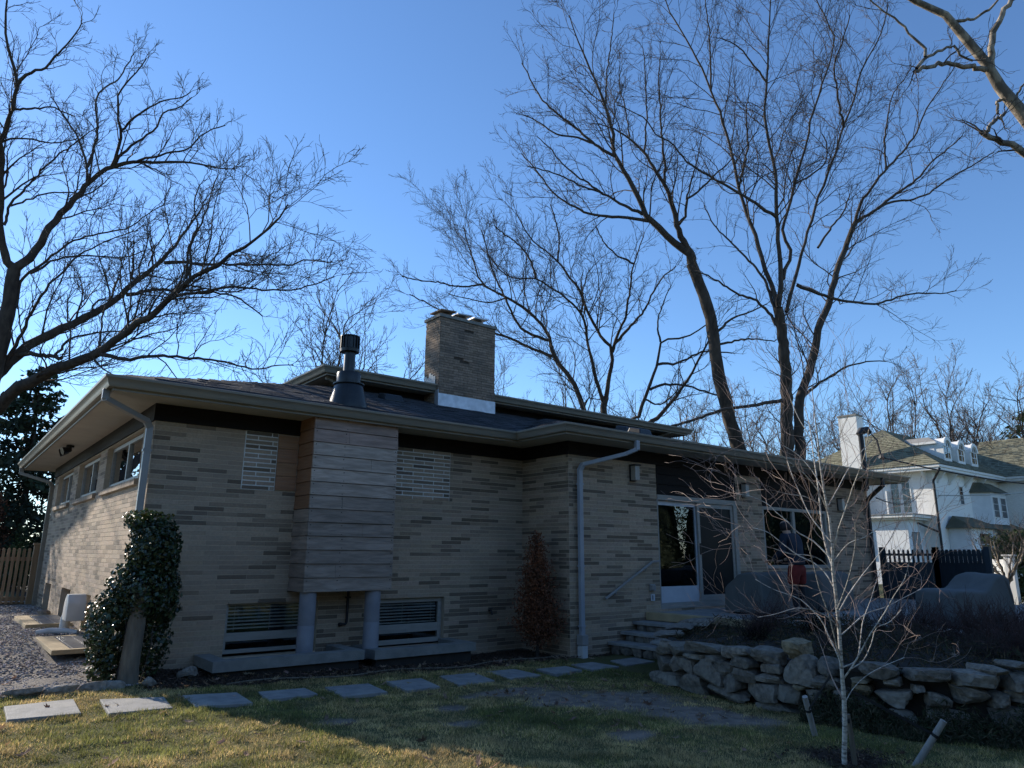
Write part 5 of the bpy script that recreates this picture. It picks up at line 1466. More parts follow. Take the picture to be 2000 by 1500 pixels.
# ------------------------------------------------------------------ stones
def rock(sx, sy, sz, seed, rnd=.45, rough=.07, cuts=3):
    """irregular block: cube cut up, partly rounded, dented with noise"""
    rs = np.random.default_rng(seed)
    bm = bmesh.new()
    bmesh.ops.create_cube(bm, size=2)
    bmesh.ops.subdivide_edges(bm, edges=bm.edges[:], cuts=cuts, use_grid_fill=True)
    skew = rs.normal(size=(3, 3))*.10
    planes = [(lambda v_: v_/np.linalg.norm(v_))(rs.normal(size=3)) for _ in range(7)]
    pd_ = rs.uniform(.78, 1.02, 7)
    ph = rs.uniform(0, 50, 3)
    for v in bm.verts:
        p = np.array(v.co)
        s_ = p/np.linalg.norm(p)*1.22
        p = p*(1-rnd)+s_*rnd
        p = p+skew@p
        for n__, d__ in zip(planes, pd_):
            p = p-n__*max(0.0, float(p@n__)-d__)
        nn = np.array([math.sin(p[1]*2.3+ph[0])+math.sin(p[2]*3.1+ph[1]), math.sin(p[0]*2.7+ph[1])+math.sin(p[2]*2.9+ph[2]), math.sin(p[0]*3.3+ph[2])+math.sin(p[1]*2.1+ph[0])])
        p = p+nn*rough+rs.normal(size=3)*rough*.45
        v.co = Vector((p[0]*sx/2*.95, p[1]*sy/2*.95, p[2]*sz/2*.95))
    return bm
def rock_obj(name, c, size, ang, seed, parent, mat='granite', tone=1.0, **kw):
    bm = rock(*size, seed, **kw)
    bm.transform(Matrix.Translation(Vector(c)) @ Matrix.Rotation(ang, 4, 'Z'))
    me = bpy.data.meshes.new(name)
    bm.to_mesh(me); bm.free()
    a = me.color_attributes.new('tone', 'FLOAT_COLOR', 'POINT')
    tn_ = tone if hasattr(tone, '__len__') else (tone,)*3
    a.data.foreach_set('color', np.tile(np.array([*tn_, 1], np.float32), len(me.vertices)))
    me.materials.append(M[mat])
    o_ = link(bpy.data.objects.new(name, me), parent)
    return o_

# retaining wall of fieldstones holding the planting bed
WALLC = [(9.3, 7.62), (8.4, 7.05), (7.9, 6.6), (7.68, 5.8), (7.6, 4.9), (7.65, 4.2), (7.8, 3.55), (8.2, 2.9), (8.9, 2.35), (9.9, 2.0), (11.5, 1.8)]
sw = thing('stone_wall', 'curving dry laid fieldstone retaining wall around the planting bed', 'wall', (7.6, 4.9, -.06))
k = MB()
n = len(WALLC)
inn = [(x+.13, y+.05) for x, y in WALLC]
k.add([(*p, -.2) for p in inn]+[(*p, .46) for p in inn]+[(x+.35, y+.1, .46) for x, y in WALLC], [(i, i+1, n+i+1, n+i) for i in range(n-1)]+[(n+i, n+i+1, 2*n+i+1, 2*n+i) for i in range(n-1)])
k.build('dark_gap_backing', M['core'], sw, recalc=False)  # dark sheet behind the stones, makes the gaps look shaded
STONES = [(7.93, 6.62, 0.40, -2.0, 0.30, 0.18), (7.81, 6.28, 0.42, -1.84, 0.39, 0.18), (7.68, 5.75, 0.48, -1.66, 0.58, 0.14), (7.63, 5.26, 0.5, -1.66, 0.43, 0.17), (7.6, 4.86, 0.49, -1.5, 0.35, 0.16), (7.62, 4.55, 0.58, -1.5, 0.27, 0.21), (7.93, 6.60, 0.17, -2.0, 0.30, 0.26), (7.82, 6.33, 0.23, -1.84, 0.28, 0.25), (7.76, 6.1, 0.23, -1.84, 0.25, 0.23), (7.72, 5.96, 0.37, -1.84, 0.4, 0.07), (7.66, 5.61, 0.39, -1.66, 0.27, 0.1), (7.68, 5.74, 0.21, -1.66, 0.47, 0.31), (7.65, 5.45, 0.29, -1.66, 0.23, 0.16), (7.63, 5.23, 0.4, -1.66, 0.47, 0.14), (7.62, 5.17, 0.26, -1.66, 0.36, 0.18), (7.64, 5.37, 0.15, -1.66, 0.3, 0.18), (7.6, 4.84, 0.38, -1.5, 0.29, 0.12), (7.6, 4.83, 0.27, -1.5, 0.28, 0.11), (7.63, 4.5, 0.39, -1.5, 0.38, 0.29), (7.6, 4.96, 0.1, -1.66, 0.41, 0.24), (7.62, 4.63, 0.11, -1.5, 0.22, 0.23), (7.63, 4.48, 0.22, -1.5, 0.14, 0.07), (7.65, 4.24, 0.3, -1.5, 0.3, 0.14), (7.65, 4.19, 0.46, -1.5, 0.21, 0.17), (7.64, 4.34, 0.13, -1.5, 0.21, 0.16), (7.88, 6.54, 0.02, -1.84, 0.65, 0.2), (7.74, 6.01, 0.03, -1.84, 0.48, 0.2), (7.65, 5.46, 0.02, -1.66, 0.54, 0.16), (7.76, 3.72, 0.47, -1.34, 0.41, 0.16), (7.93, 3.34, 0.46, -1.02, 0.41, 0.15), (8.15, 2.97, 0.45, -1.02, 0.45, 0.16), (8.12, 3.04, 0.3, -1.02, 0.31, 0.17), (7.72, 3.89, 0.28, -1.34, 0.19, 0.1), (7.72, 3.89, 0.36, -1.34, 0.15, 0.05), (7.79, 3.61, 0.38, -1.34, 0.18, 0.09), (8.24, 2.87, 0.54, -0.67, 0.23, 0.08), (8.4, 2.74, 0.44, -0.67, 0.2, 0.15), (8.39, 2.75, 0.31, -0.67, 0.19, 0.11), (7.88, 3.42, 0.32, -1.02, 0.11, 0.1), (8.42, 2.73, 0.58, -0.67, 0.2, 0.07), (7.68, 4.08, 0.18, -1.34, 0.16, 0.17), (7.78, 3.62, 0.23, -1.34, 0.29, 0.15), (7.96, 3.28, 0.23, -1.02, 0.26, 0.15), (8.26, 2.85, 0.26, -0.67, 0.14, 0.14), (7.72, 3.9, 0.12, -1.34, 0.28, 0.14),
          (8.08, 6.77, .30, -2.41, .3, .2), (8.32, 6.98, .10, -2.41, .45, .26), (8.62, 7.2, .08, -2.5, .4, .2), (8.95, 7.42, .06, -2.5, .38, .18),
          (8.65, 2.53, .5, -.67, .34, .2), (9.0, 2.32, .5, -.34, .4, .2), (8.7, 2.5, .25, -.67, .36, .24), (9.1, 2.28, .24, -.34, .42, .26), (9.5, 2.15, .45, -.34, .45, .26), (10.0, 1.98, .42, -.12, .5, .28), (10.6, 1.9, .42, -.12, .5, .28), (7.76, 3.62, .04, -1.34, .4, .16), (8.0, 3.2, .06, -1.02, .4, .2), (8.35, 2.78, .08, -.67, .4, .22), (7.64, 4.3, -.0, -1.5, .4, .16), (7.62, 4.8, -.04, -1.5, .5, .14)]
YEL = {5, 21, 32, 33}
rs = np.random.default_rng(77)
for j, (x, y, z, a, ww, hh) in enumerate(STONES):
    tt = rs.uniform(.7, 1.15)
    tn_ = (tt*1.25, tt*1.12, tt*.82) if j in YEL else (tt, tt*1.0, tt*.98)
    dep = .30 if z < .42 else .36
    rock_obj('stone', (x+.06, y+.03, z), (ww*1.04, dep, hh*1.05), a+rs.uniform(-.06, .06), 900+j, sw, tone=tn_, rnd=.30, rough=.05)
# flat slabs capping the wall back along the steps
for j, (x, y, z, l, d, a) in enumerate([(8.35, 6.95, .40, .7, .4, .6), (8.75, 7.25, .47, .75, .45, .62), (9.3, 7.5, .52, .8, .45, .5), (9.9, 7.65, .56, .6, .5, .4)]):
    rock_obj('stone', (x, y, z), (l, d, .09), a, 960+j, sw, rnd=.18, rough=.05, tone=1.0+.1*(j % 2))

# steps up to the patio
for j, (x0, x1, z) in enumerate(((9.42, 9.80, .14), (9.75, 10.12, .292), (10.07, 10.45, .445))):
    stp = MB().box((x0, 7.72, z-.05), (x1, WY2-.01, z)).build('step', M['bluestone'], bevel=.006)
    tag(stp, ['lowest bluestone tread of the steps against the brick wall', 'middle bluestone tread of the steps against the brick wall', 'highest bluestone tread just below the patio edge'][j], 'step', 'bluestone steps up to the patio')
    for q in range(6):
        rock_obj('riser_stone', (x0+.09, 7.85+q*.235, z-.125), (.14, .25, .17), 0, 400+j*10+q, stp, rnd=.25, rough=.04, tone=.75+.08*((q*5) % 4))
MB().box((9.56, 7.75, -.2), (10.44, WY2-.012, .08)).build('step_base', M['core'])
tag(bpy.data.objects['step_base'], kind='structure', label='rubble base under the garden steps')
# patio
pat = MB().prism([(10.47, WY2-.004), (10.47, 6.95), (11.5, 5.6), (11.6, 2.6), (19.4, 2.6), (19.4, WY2-.004)], -.2, .575).build('patio', M['bluestone'])
tag(pat, kind='structure', label='raised bluestone patio in front of the sliding door')
kb = MB().box((10.43, 6.95, .455), (10.62, WY2-.012, .592)).build('patio_curb', M['timber'], bevel=.012)
tag(kb, kind='structure', label='weathered curb along the patio edge')
# planting bed surface
bx = np.arange(7.5, 12.6, .1); by = np.arange(1.6, 8.3, .1)
XX, YY = np.meshgrid(bx, by)
wp = np.array(WALLC)
def bed_in(x, y):
    """distance behind the wall line (positive inside the bed)"""
    best = np.full(x.shape, 1e9); sg = np.zeros(x.shape)
    for i in range(len(wp)-1):
        a, b_ = wp[i], wp[i+1]
        d = b_-a
        t = np.clip(((x-a[0])*d[0]+(y-a[1])*d[1])/(d@d), 0, 1)
        qx, qy = a[0]+t*d[0], a[1]+t*d[1]
        dist = np.hypot(x-qx, y-qy)
        s_ = d[0]*(y-a[1])-d[1]*(x-a[0])
        m = dist < best
        best = np.where(m, dist, best); sg = np.where(m, s_, sg)
    return np.where(sg > 0, best, -best)
BI = bed_in(XX, YY)
ZZ = .43+.12*smst(0, 2.2, BI)+(vnoise(XX, YY, 2.2, 8)-.5)*.08
idx = np.arange(XX.size).reshape(XX.shape)
ok = BI > .02
cell = ok[:-1, :-1] & ok[1:, :-1] & ok[:-1, 1:] & ok[1:, 1:]
F = np.stack([idx[:-1, :-1], idx[:-1, 1:], idx[1:, 1:], idx[1:, :-1]], -1)[cell]
bed = mesh_np('planting_bed', np.stack([XX.ravel(), YY.ravel(), ZZ.ravel()], 1), F, pmat('bed_soil', (.040, .030, .022), (.022, .017, .013), scale=9, rough=1, bump=.8, bscale=30), smooth=True)
tag(bed, kind='structure', label='dark soil planting bed held by the stone wall')
def BZ(x, y):
    bi = float(bed_in(np.array([x]), np.array([y]))[0])
    return .44+.12*float(smst(0, 2.2, bi))

# twiggy bare shrubs in the bed
def twig_shrub(name, label, c, R, H, n, seed, mat, group=None, spread=1.0, r0=.004):
    rs = np.random.default_rng(seed)
    x, y, z = c
    az = rs.uniform(0, 6.28, n); el = np.radians(rs.uniform(25, 88, n))
    d = np.stack([np.cos(az)*np.cos(el), np.sin(az)*np.cos(el), np.sin(el)], 1)
    L = 1/np.sqrt((d[:, 0]**2+d[:, 1]**2)/R**2+(d[:, 2]/H)**2)*rs.uniform(.6, 1.1, n)
    st = np.array([x, y, z])+rs.normal(size=(n, 3))*np.array([R*.3*spread, R*.3*spread, 0])
    pts = [st]; dd = d.copy()
    for j in range(4):
        pts.append(pts[-1]+dd*(L/4)[:, None])
        dd = dd+rs.normal(size=(n, 3))*.22; dd /= np.linalg.norm(dd, axis=1, keepdims=True)
    P = np.stack(pts, 1); Rr = np.linspace(r0, r0*.5, 5)[None]*np.ones((n, 1))
    P2, R2 = grow(aslist(P, Rr), .10, .2, 45, .4, 3, .05, .25, rs, .7, r0, r0*.4, (.06, .4), 1)
    V1, F1 = tubes(P, Rr, 3); V2, F2 = tubes(P2, R2, 3)
    t_ = thing(name, label, 'shrub', c, group)
    o_ = mesh_np('stems', np.concatenate([V1, V2]), np.concatenate([F1, F2+len(V1)]), M[mat], t_)
    o_['kind'] = 'stuff'
    return t_
for j, (x, y, R, H, n, lab) in enumerate([(10.7, 3.7, .9, .50, 300, 'reddish bare barberry thicket in front of the right covered seat'), (10.0, 2.9, .75, .45, 240, 'reddish bare barberry at the right end of the bed'), (11.2, 4.9, .7, .45, 200, 'reddish bare barberry between the two covered seats'), (11.5, 3.2, .8, .5, 200, 'reddish bare barberry at the foot of the right covered seat')]):
    twig_shrub('barberry', lab, (x, y, BZ(x, y)-.02), R, H, n, 500+j, 'barberry', 'barberry thicket in the bed')
for j, (x, y, R, H, n, lab) in enumerate([(9.6, 6.3, .35, .42, 110, 'small dry twiggy plant behind the flat wall slabs'), (9.9, 5.6, .28, .45, 120, 'upright dry tuft in the middle of the planting bed'), (8.8, 4.75, .25, .30, 120, 'low grey tuft behind the square yellowish stone'), (9.4, 4.1, .3, .3, 120, 'low grey tuft behind the birch in the bed'), (8.9, 5.9, .25, .22, 90, 'low tuft just behind the wall top'), (10.4, 6.6, .5, .55, 120, 'bare arching shrub in front of the sliding door'), (9.6, 3.4, .35, .3, 120, 'dry tuft right of the birch trunk in the bed')]):
    twig_shrub('dry_plant', lab, (x, y, BZ(x, y)-.02), R, H, n, 540+j, 'dry_grass' if j in (1, 4) else 'barberry' if j in (0, 5) else 'twig', 'dormant plants in the bed', r0=.003)

# ------------------------------------------------------------------ covered furniture
def cover(name, label, prof, width, loc, rot, mat='cover', taper=.04):
    """grey fabric cover: side profile (along, up) pulled across the width, flaring at the hem"""
    t_ = thing(name, label, 'covered chair', loc, 'furniture under grey covers')
    bm = bmesh.new()
    n = len(prof)
    secs = 7
    rings = []
    for s_ in range(secs):
        q = -1+2*s_/(secs-1)
        ring = []
        for (a, h) in prof:
            pin = 1-.05*(abs(q) > .95)
            flare = 1+taper*(1-h/1.0)
            ring.append(bm.verts.new((a*flare*pin, q*width/2*flare, h*(1-.03*(abs(q) > .95)))))
        rings.append(ring)
    for s_ in range(secs-1):
        for i in range(n-1):
            bm.faces.new((rings[s_][i], rings[s_][i+1], rings[s_+1][i+1], rings[s_+1][i]))
    bm.faces.new(rings[0]); bm.faces.new(list(reversed(rings[-1])))
    bmesh.ops.triangulate(bm, faces=[f for f in bm.faces if len(f.verts) > 4])
    bmesh.ops.recalc_face_normals(bm, faces=bm.faces)
    bmesh.ops.bevel(bm, geom=[e for e in bm.edges if e.calc_face_angle(0) > .6], offset=.045, segments=3, profile=.5, affect='EDGES', clamp_overlap=True)
    rs = np.random.default_rng(int(abs(loc[0])*100))
    ph = rs.uniform(0, 9, 4)
    bmesh.ops.subdivide_edges(bm, edges=[e for e in bm.edges if e.calc_length() > .16], cuts=2, use_grid_fill=True)
    bmesh.ops.triangulate(bm, faces=[f for f in bm.faces if len(f.verts) > 4])
    hm = max(p[1] for p in prof)
    for v in bm.verts:
        x, y, z = v.co
        az_ = math.atan2(y, x)
        fold = .010*max(0.0, 1-z/hm)**.7*(math.sin(az_*17+ph[0]+z*3)+.6*math.sin(az_*31+ph[1]-z*5))
        rr_ = math.hypot(x, y)+1e-6
        v.co.x += fold*x/rr_; v.co.y += fold*y/rr_
        v.co.z += .005*math.sin(x*13+ph[2])*math.sin(y*11+ph[3])*(1 if z > .3 else 0)
        v.co.x += .012*math.sin(y*9+ph[0]+z*4)+.006*math.sin(z*17+ph[1])
        v.co.y += .014*math.sin(x*8+ph[2]+z*5)
        v.co.z += .008*math.sin(x*7+ph[3])*math.sin(y*8) if z > .1 else 0
    bm.transform(Matrix.Translation(Vector(loc)) @ Matrix.Rotation(rot, 4, 'Z'))
    me = bpy.data.meshes.new('fabric_cover')
    bm.to_mesh(me); bm.free()
    me.polygons.foreach_set('use_smooth', np.ones(len(me.polygons), bool))
    me.materials.append(M[mat])
    link(bpy.data.objects.new('fabric_cover', me), t_)
    k = MB()
    c, s_ = math.cos(rot), math.sin(rot)
    for a in (prof[1][0]*.8, prof[-2][0]*.8):
        for q in (-.4, .4):
            px, py = loc[0]+c*a-s_*q*width, loc[1]+s_*a+c*q*width
            k.tube([(px, py, loc[2]-.005), (px, py, loc[2]+.12)], .02, 8)
    k.build('feet', M['black_metal'], t_)
    return t_
PRF = [(-.50, .03), (-.48, .50), (-.42, .55), (.02, .55), (.10, .61), (.22, .76), (.30, .80), (.37, .78), (.42, .72), (.45, .4), (.47, .03)]
PRB = [(-.42, .03), (-.40, .56), (-.36, .70), (-.27, .74), (.10, .72), (.20, .63), (.34, .52), (.40, .45), (.42, .03)]
cover('covered_chair', 'grey fabric cover over a lounge chair in front of the sliding door', PRB, 1.18, (12.30, 7.95, .58), math.radians(90), taper=.03)
cover('covered_chair', 'grey fabric cover over a lounge chair right of the standing person', PRB, 1.15, (14.0, 7.75, .58), math.radians(90), taper=.03)
cover('covered_chair', 'stepped grey fabric cover over the long seat at right by the dark fence', PRF, .95, (12.60, 4.62, .58), math.radians(-36))
cover('covered_chair', 'grey covered chair cut off by the right edge of the picture', PRB, .9, (17.95, 4.75, .58), math.radians(60))

# ------------------------------------------------------------------ stepping stones, edging, rocks
SLABS = [[(0.76, 8.79), (1.34, 8.82), (1.3, 8.03), (0.74, 8.1)], [(1.55, 8.64), (2.1, 8.42), (2.04, 7.81), (1.5, 7.86)], [(2.28, 8.42), (2.81, 8.32), (2.76, 7.65), (2.23, 7.75)], [(3.01, 8.25), (3.56, 8.27), (3.53, 7.84), (2.97, 7.75)], [(3.79, 8.24), (4.37, 8.28), (4.28, 7.64), (3.71, 7.58)], [(4.65, 8.34), (5.2, 8.43), (5.05, 7.74), (4.53, 7.64)], [(5.52, 8.49), (6.15, 8.58), (5.97, 7.86), (5.33, 7.74)], [(6.37, 8.59), (6.9, 8.61), (6.86, 7.97), (6.27, 7.91)], [(7.18, 8.46), (7.76, 8.45), (7.7, 8.03), (7.1, 7.94)], [(7.94, 8.52), (8.39, 8.52), (8.4, 7.95), (7.82, 7.94)], [(8.75, 8.47), (9.32, 8.48), (9.25, 7.98), (8.55, 7.96)]]
ORD = ['first sunlit bluestone slab at the left end of the stepping path', 'second stepping slab, dappled by the ivy shadow', 'third stepping slab from the left, just inside the shade', 'fourth stepping slab from the left', 'fifth stepping slab from the left, in front of the round columns', 'sixth stepping slab from the left, in the middle of the path', 'seventh stepping slab from the left', 'eighth stepping slab from the left', 'ninth stepping slab from the left, before the red conifer', 'tenth stepping slab, second from the steps', 'last stepping slab at the foot of the steps']
for j, q in enumerate(SLABS):
    cx, cy = sum(p[0] for p in q)/4, sum(p[1] for p in q)/4
    z = float(G(cx, cy))
    zs = [float(G(*p)) for p in q]
    k = MB()
    k.add([(*p, zz-.03) for p, zz in zip(q, zs)]+[(*p, zz+.026) for p, zz in zip(q, zs)], [(3, 2, 1, 0), (4, 5, 6, 7), (0, 1, 5, 4), (1, 2, 6, 5), (2, 3, 7, 6), (3, 0, 4, 7)])
    s_ = k.build('stepping_stone', M['bluestone'], bevel=.006)
    tag(s_, ORD[j], 'paving stone', 'stepping stones across the lawn')
ed = thing('stone_edging', 'row of pale granite edging blocks between gravel and lawn', 'edging', (1.2, 9.42, .1))
for j, (x, y, l, a) in enumerate([(.55, 9.52, .42, -.08), (.95, 9.47, .36, -.05), (1.30, 9.43, .34, -.03), (1.60, 9.42, .26, .03), (1.82, 9.43, .2, .06), (.12, 9.56, .42, -.06), (-.35, 9.6, .46, -.05)]):
    rock_obj('stone', (x, y, float(G(x, y))+.03), (l, .09, .10), a, 700+j, ed, rnd=.15, rough=.04, tone=1.5)
for j, (x, y, s_, lab) in enumerate([(2.68, 9.78, .20, 'pale rounded rock in the dark mulch right of the ivy post'), (2.14, 9.3, .16, 'small pale rock at the foot of the ivy post'), (1.95, 17.6, .24, 'grey boulder at the foot of the side wall near the fence')]):
    z = float(G(x, y))
    o_ = rock_obj('rock', (x, y, z+.05), (s_, s_*.8, s_*.6), .4, 730+j, None, rnd=.8, rough=.03, tone=1.25)
    tag(o_, lab, 'rock')

# gravel strip
rs = np.random.default_rng(15)
n = 20000
gxp = rs.uniform(-1.6, 2.08, n); gyp = 9.44+(rs.random(n)**1.25)*11.5
d_, m_, g_ = zones(gxp, gyp)
keep = (g_ > .4) & ~((gxp > 1.36) & (gxp < 2.1) & (((gyp > 11.2) & (gyp < 13.4)) | ((gyp > 14.7) & (gyp < 17.2))))
gxp, gyp = gxp[keep], gyp[keep]
n = len(gxp)
gz = G(gxp, gyp)+.004
s_ = rs.uniform(.010, .026, n)
dirs = np.array([(1, 0, 0), (-1, 0, 0), (0, 1, 0), (0, -1, 0), (0, 0, 1), (0, 0, -1)], float)
R_ = rs.normal(size=(n, 3, 3))
R_, _ = np.linalg.qr(R_)
V = np.einsum('nij,kj->nki', R_, dirs)*rs.uniform(.6, 1.3, (n, 6, 1))
V[:, :, 2] *= .7
V = V*s_[:, None, None]+np.stack([gxp, gyp, gz], 1)[:, None]
fo = np.array([(0, 2, 4), (2, 1, 4), (1, 3, 4), (3, 0, 4), (2, 0, 5), (1, 2, 5), (3, 1, 5), (0, 3, 5)])
F = (np.arange(n)[:, None, None]*6+fo[None]).reshape(-1, 3)
tt = rs.uniform(.45, 1.5, n)
T3 = np.stack([tt*rs.uniform(.95, 1.1, n), tt, tt*rs.uniform(.9, 1.1, n)], 1)
gr = mesh_np('gravel', V.reshape(-1, 3), F, M['gravel'], tone=np.repeat(T3, 6, 0))
tag(gr, 'mixed pinkish grey gravel along the side wall', 'gravel', kind='stuff')

# window-well grates in the gravel
def grate(y0, y1, lab):
    x0, x1 = 1.40, 2.085
    z = float(G(1.8, (y0+y1)/2))+.055
    t_ = thing('window_well_grate', lab, 'grate', ((x0+x1)/2, (y0+y1)/2, z-.05), 'window well grates along the side wall')
    k = MB().box((x0, y0, z-.06), (x1, y0+.09, z)).box((x0, y1-.09, z-.06), (x1, y1, z)).box((x0, y0+.09, z-.06), (x0+.22, y1-.09, z))
    k.build('timber_frame', M['timber'], t_, bevel=.006)
    MB().box((x0+.22, y0+.09, z-.06), (x1, y1-.09, z-.024)).build('dark_gap_slab', M['core'], t_)  # dark slab under the bars, its colour stands in for the well's shade
    m = 11
    for i in range(m):
        yy = y0+.16+(y1-y0-.32)*i/(m-1)
        MB().obox(((x0+.22+x1)/2, yy, z-.012), ((x1-x0-.22)/2, 0, 0), (0, .018, .004), (0, 0, .006)).build('bar', M['grey_metal'], t_)
    for q in (.38, .66):
        MB().box((x0+(x1-x0)*q-.008, y0+.09, z-.020), (x0+(x1-x0)*q+.008, y1-.09, z-.006)).build('cross_bar', M['grey_metal'], t_)
grate(11.35, 13.25, 'timber framed steel grate over the window well beside the ivy')
grate(14.85, 17.0, 'timber framed steel grate over the farther window well')
# white gooseneck air hood between the wells
t_ = thing('vent_hood', 'white plastic gooseneck vent hood leaning by the side wall', 'vent hood', (1.9, 13.9, .3))
MB().tube([(1.86, 14.05, .30), (1.86, 14.03, .52), (1.87, 13.98, .66)], [.075, .075, .06], 14).build('pipe', M['plastic_white'], t_, smooth=True)
k = MB()
prof = [(0, .0), (.02, .22), (.10, .34), (.24, .41), (.40, .40), (.50, .28), (.50, .0)]
k.extrude([(1.80, 14.02-a*.9, .52+h) for a, h in prof], (.26, 0, 0))
k.build('hood', M['plastic_white'], t_, smooth=True, bevel=.02)
MB().tube([(1.45, 13.75, .36), (1.62, 13.70, .38), (1.85, 13.62, .37), (1.98, 13.5, .36)], [.035, .05, .045, .03], 9).build('loose_hose', M['plastic_white'], t_, smooth=True)

# picket fence at the left: cedar
fe = thing('picket_fence', 'cedar picket fence with square posts left of the house', 'fence', (1.2, 21.5, .3))
rs = np.random.default_rng(31)
Yf = 21.45
for z0 in (.42, 1.36):
    MB().box((-3.2, Yf, z0), (1.93, Yf+.04, z0+.10 if z0 < 1 else z0+.09), .95).build('rail', M['cedar'], fe)
MB().box((-3.2, Yf+.004, .26), (1.93, Yf+.05, .40), .6).build('base_board', M['cedar'], fe)
x = -3.1
while x < 1.85:
    h = 1.66+rs.uniform(-.01, .01)
    tt = rs.uniform(.8, 1.15)
    k = MB()
    prof = [(x, .36), (x+.062, .36), (x+.062, h-.03), (x+.05, h-.008), (x+.031, h), (x+.012, h-.008), (x, h-.03)]
    k.extrude([(a, Yf-.022, z_) for a, z_ in prof], (0, .02, 0), (tt, tt*rs.uniform(.95, 1.02), tt))
    k.build('picket', M['cedar'], fe)
    x += .105
for px in (2.02, -1.1):
    MB().box((px-.075, Yf-.06, .2), (px+.075, Yf+.09, 1.74), .9).build('post', M['cedar'], fe, bevel=.006)
    MB().box((px-.1, Yf-.085, 1.74), (px+.1, Yf+.115, 1.79), 1.1).build('post_cap', M['cedar'], fe, bevel=.008)

# dark fence right of the house, picket topped
nf = thing('dark_fence', 'solid navy board fence with a picket top at the house end', 'fence', (19.9, 7.9, 0))
def fence_run(a, b_, zt, pw_, gap, solid_top, sd):
    a, b_ = Vector((*a, 0)), Vector((*b_, 0))
    d = b_-a; Ln = d.length; d.normalize()
    n_ = Vector((-d.y, d.x, 0))
    s_ = 0.0
    while s_ < Ln-.02:
        e = min(s_+.14, Ln)
        c = a+d*(s_+e)/2
        MB().obox((c.x, c.y, (solid_top-.1)/2), d*((e-s_)/2-.002), n_*.012, (0, 0, (solid_top+.1)/2)).build('board', M['navy_paint'], nf)
        s_ = e
    for z_ in (solid_top+.0, zt-.13):
        MB().beam(a+Vector((0, 0, z_))+n_*.03, b_+Vector((0, 0, z_))+n_*.03, .04, .06).build('rail', M['navy_paint'], nf)
    s_ = .03
    while s_ < Ln-pw_:
        c = a+d*(s_+pw_/2)
        p = [(-pw_/2, solid_top+.03), (pw_/2, solid_top+.03), (pw_/2, zt-.04), (pw_/2*.55, zt), (-pw_/2*.55, zt), (-pw_/2, zt-.04)]
        MB().extrude([(c.x+d.x*q-n_.x*.01, c.y+d.y*q-n_.y*.01, z_) for q, z_ in p], n_*.02).build('picket', M['navy_paint'], nf)
        s_ += pw_+gap
    for e in (a, b_):
        MB().box((e.x-.06, e.y-.06, -.1), (e.x+.06, e.y+.06, zt+.06)).build('post', M['navy_paint'], nf)
fence_run((19.72, 9.05), (20.0, 7.85), 1.80, .055, .055, 1.45, 1)
fence_run((20.0, 7.85), (19.45, 6.50), 1.80, .105, .022, 1.45, 2)

# white picket fence of the neighbour
wf = thing('white_picket_fence', 'low white picket fence beyond the dark fence at right', 'fence', (27, 8.7, 0))
a, b_ = Vector((28.6, 9.75, 0)), Vector((26.25, 8.2, 0))
d = (b_-a).normalized(); n_ = Vector((-d.y, d.x, 0)); Ln = (b_-a).length
for z_ in (.95, 1.35):
    MB().beam(a+Vector((0, 0, z_)), b_+Vector((0, 0, z_)), .03, .08).build('rail', M['white_paint'], wf)
MB().beam(a+Vector((0, 0, .6)), b_+Vector((0, 0, .6)), .03, .5).build('skirt_board', M['white_paint'], wf)
s_ = .05
while s_ < Ln-.1:
    c = a+d*s_
    MB().obox((c.x-n_.x*.03, c.y-n_.y*.03, 1.22), d*.03, n_*.01, (0, 0, .34)).build('picket', M['white_paint'], wf)
    s_ += .125
MB().box((b_.x-.12, b_.y-.12, -.1), (b_.x+.12, b_.y+.12, 1.66)).build('post', M['white_paint'], wf, bevel=.01)
MB().box((b_.x-.16, b_.y-.16, 1.66), (b_.x+.16, b_.y+.16, 1.71)).build('post_cap', M['white_paint'], wf, bevel=.01)
# pale paving beyond
pv = MB().prism([(19.6, 6.2), (21.4, 3.0), (30, 5.5), (27, 8.0)], .38, .45).build('paving', M['concrete'])
tag(pv, kind='structure', label='pale paving beyond the covered seat')
# small crape myrtle by the neighbour's fence
lm = [[(24.2, 7.75, 0, .07), (24.25, 7.75, .5, .06), (24.3, 7.72, .9, .05)]]
rs = np.random.default_rng(66)
for j in range(8):
    az = j*.8; r_ = rs.uniform(.5, .9)
    lm.append([(24.3, 7.72, .85, .04), (24.3+r_*.4*math.cos(az), 7.72+r_*.4*math.sin(az), 1.25, .03), (24.3+r_*.9*math.cos(az), 7.72+r_*.9*math.sin(az), 1.6+.2*rs.random(), .02), (24.3+r_*1.1*math.cos(az), 7.72+r_*1.1*math.sin(az), 2.1, .008)])
make_tree('crape_myrtle', 'small pale branched shrub tree in front of the clipped yew', 'tree', lm, (24.2, 7.75, 0), 67, sp1=.22, sp2=.18, sp3=.14, Lf1=.3, cap1=.5, mat='bark_light', tmat='far_twig', tip=.003)

# ------------------------------------------------------------------ white house next door
HX, HY = 49.77, 19.12
wh = thing('white_house', 'white stucco house with mossy shingle hip roof and arched dormers', 'house', (HX, HY, 0))
k = MB()
k.box((HX, HY, -.2), (HX+11.5, HY+9.0, 7.05))
k.box((HX+11.5, HY-6, -.2), (HX+19, HY+9.0, 7.05))
k.build('wall', M['white_stucco'], wh)
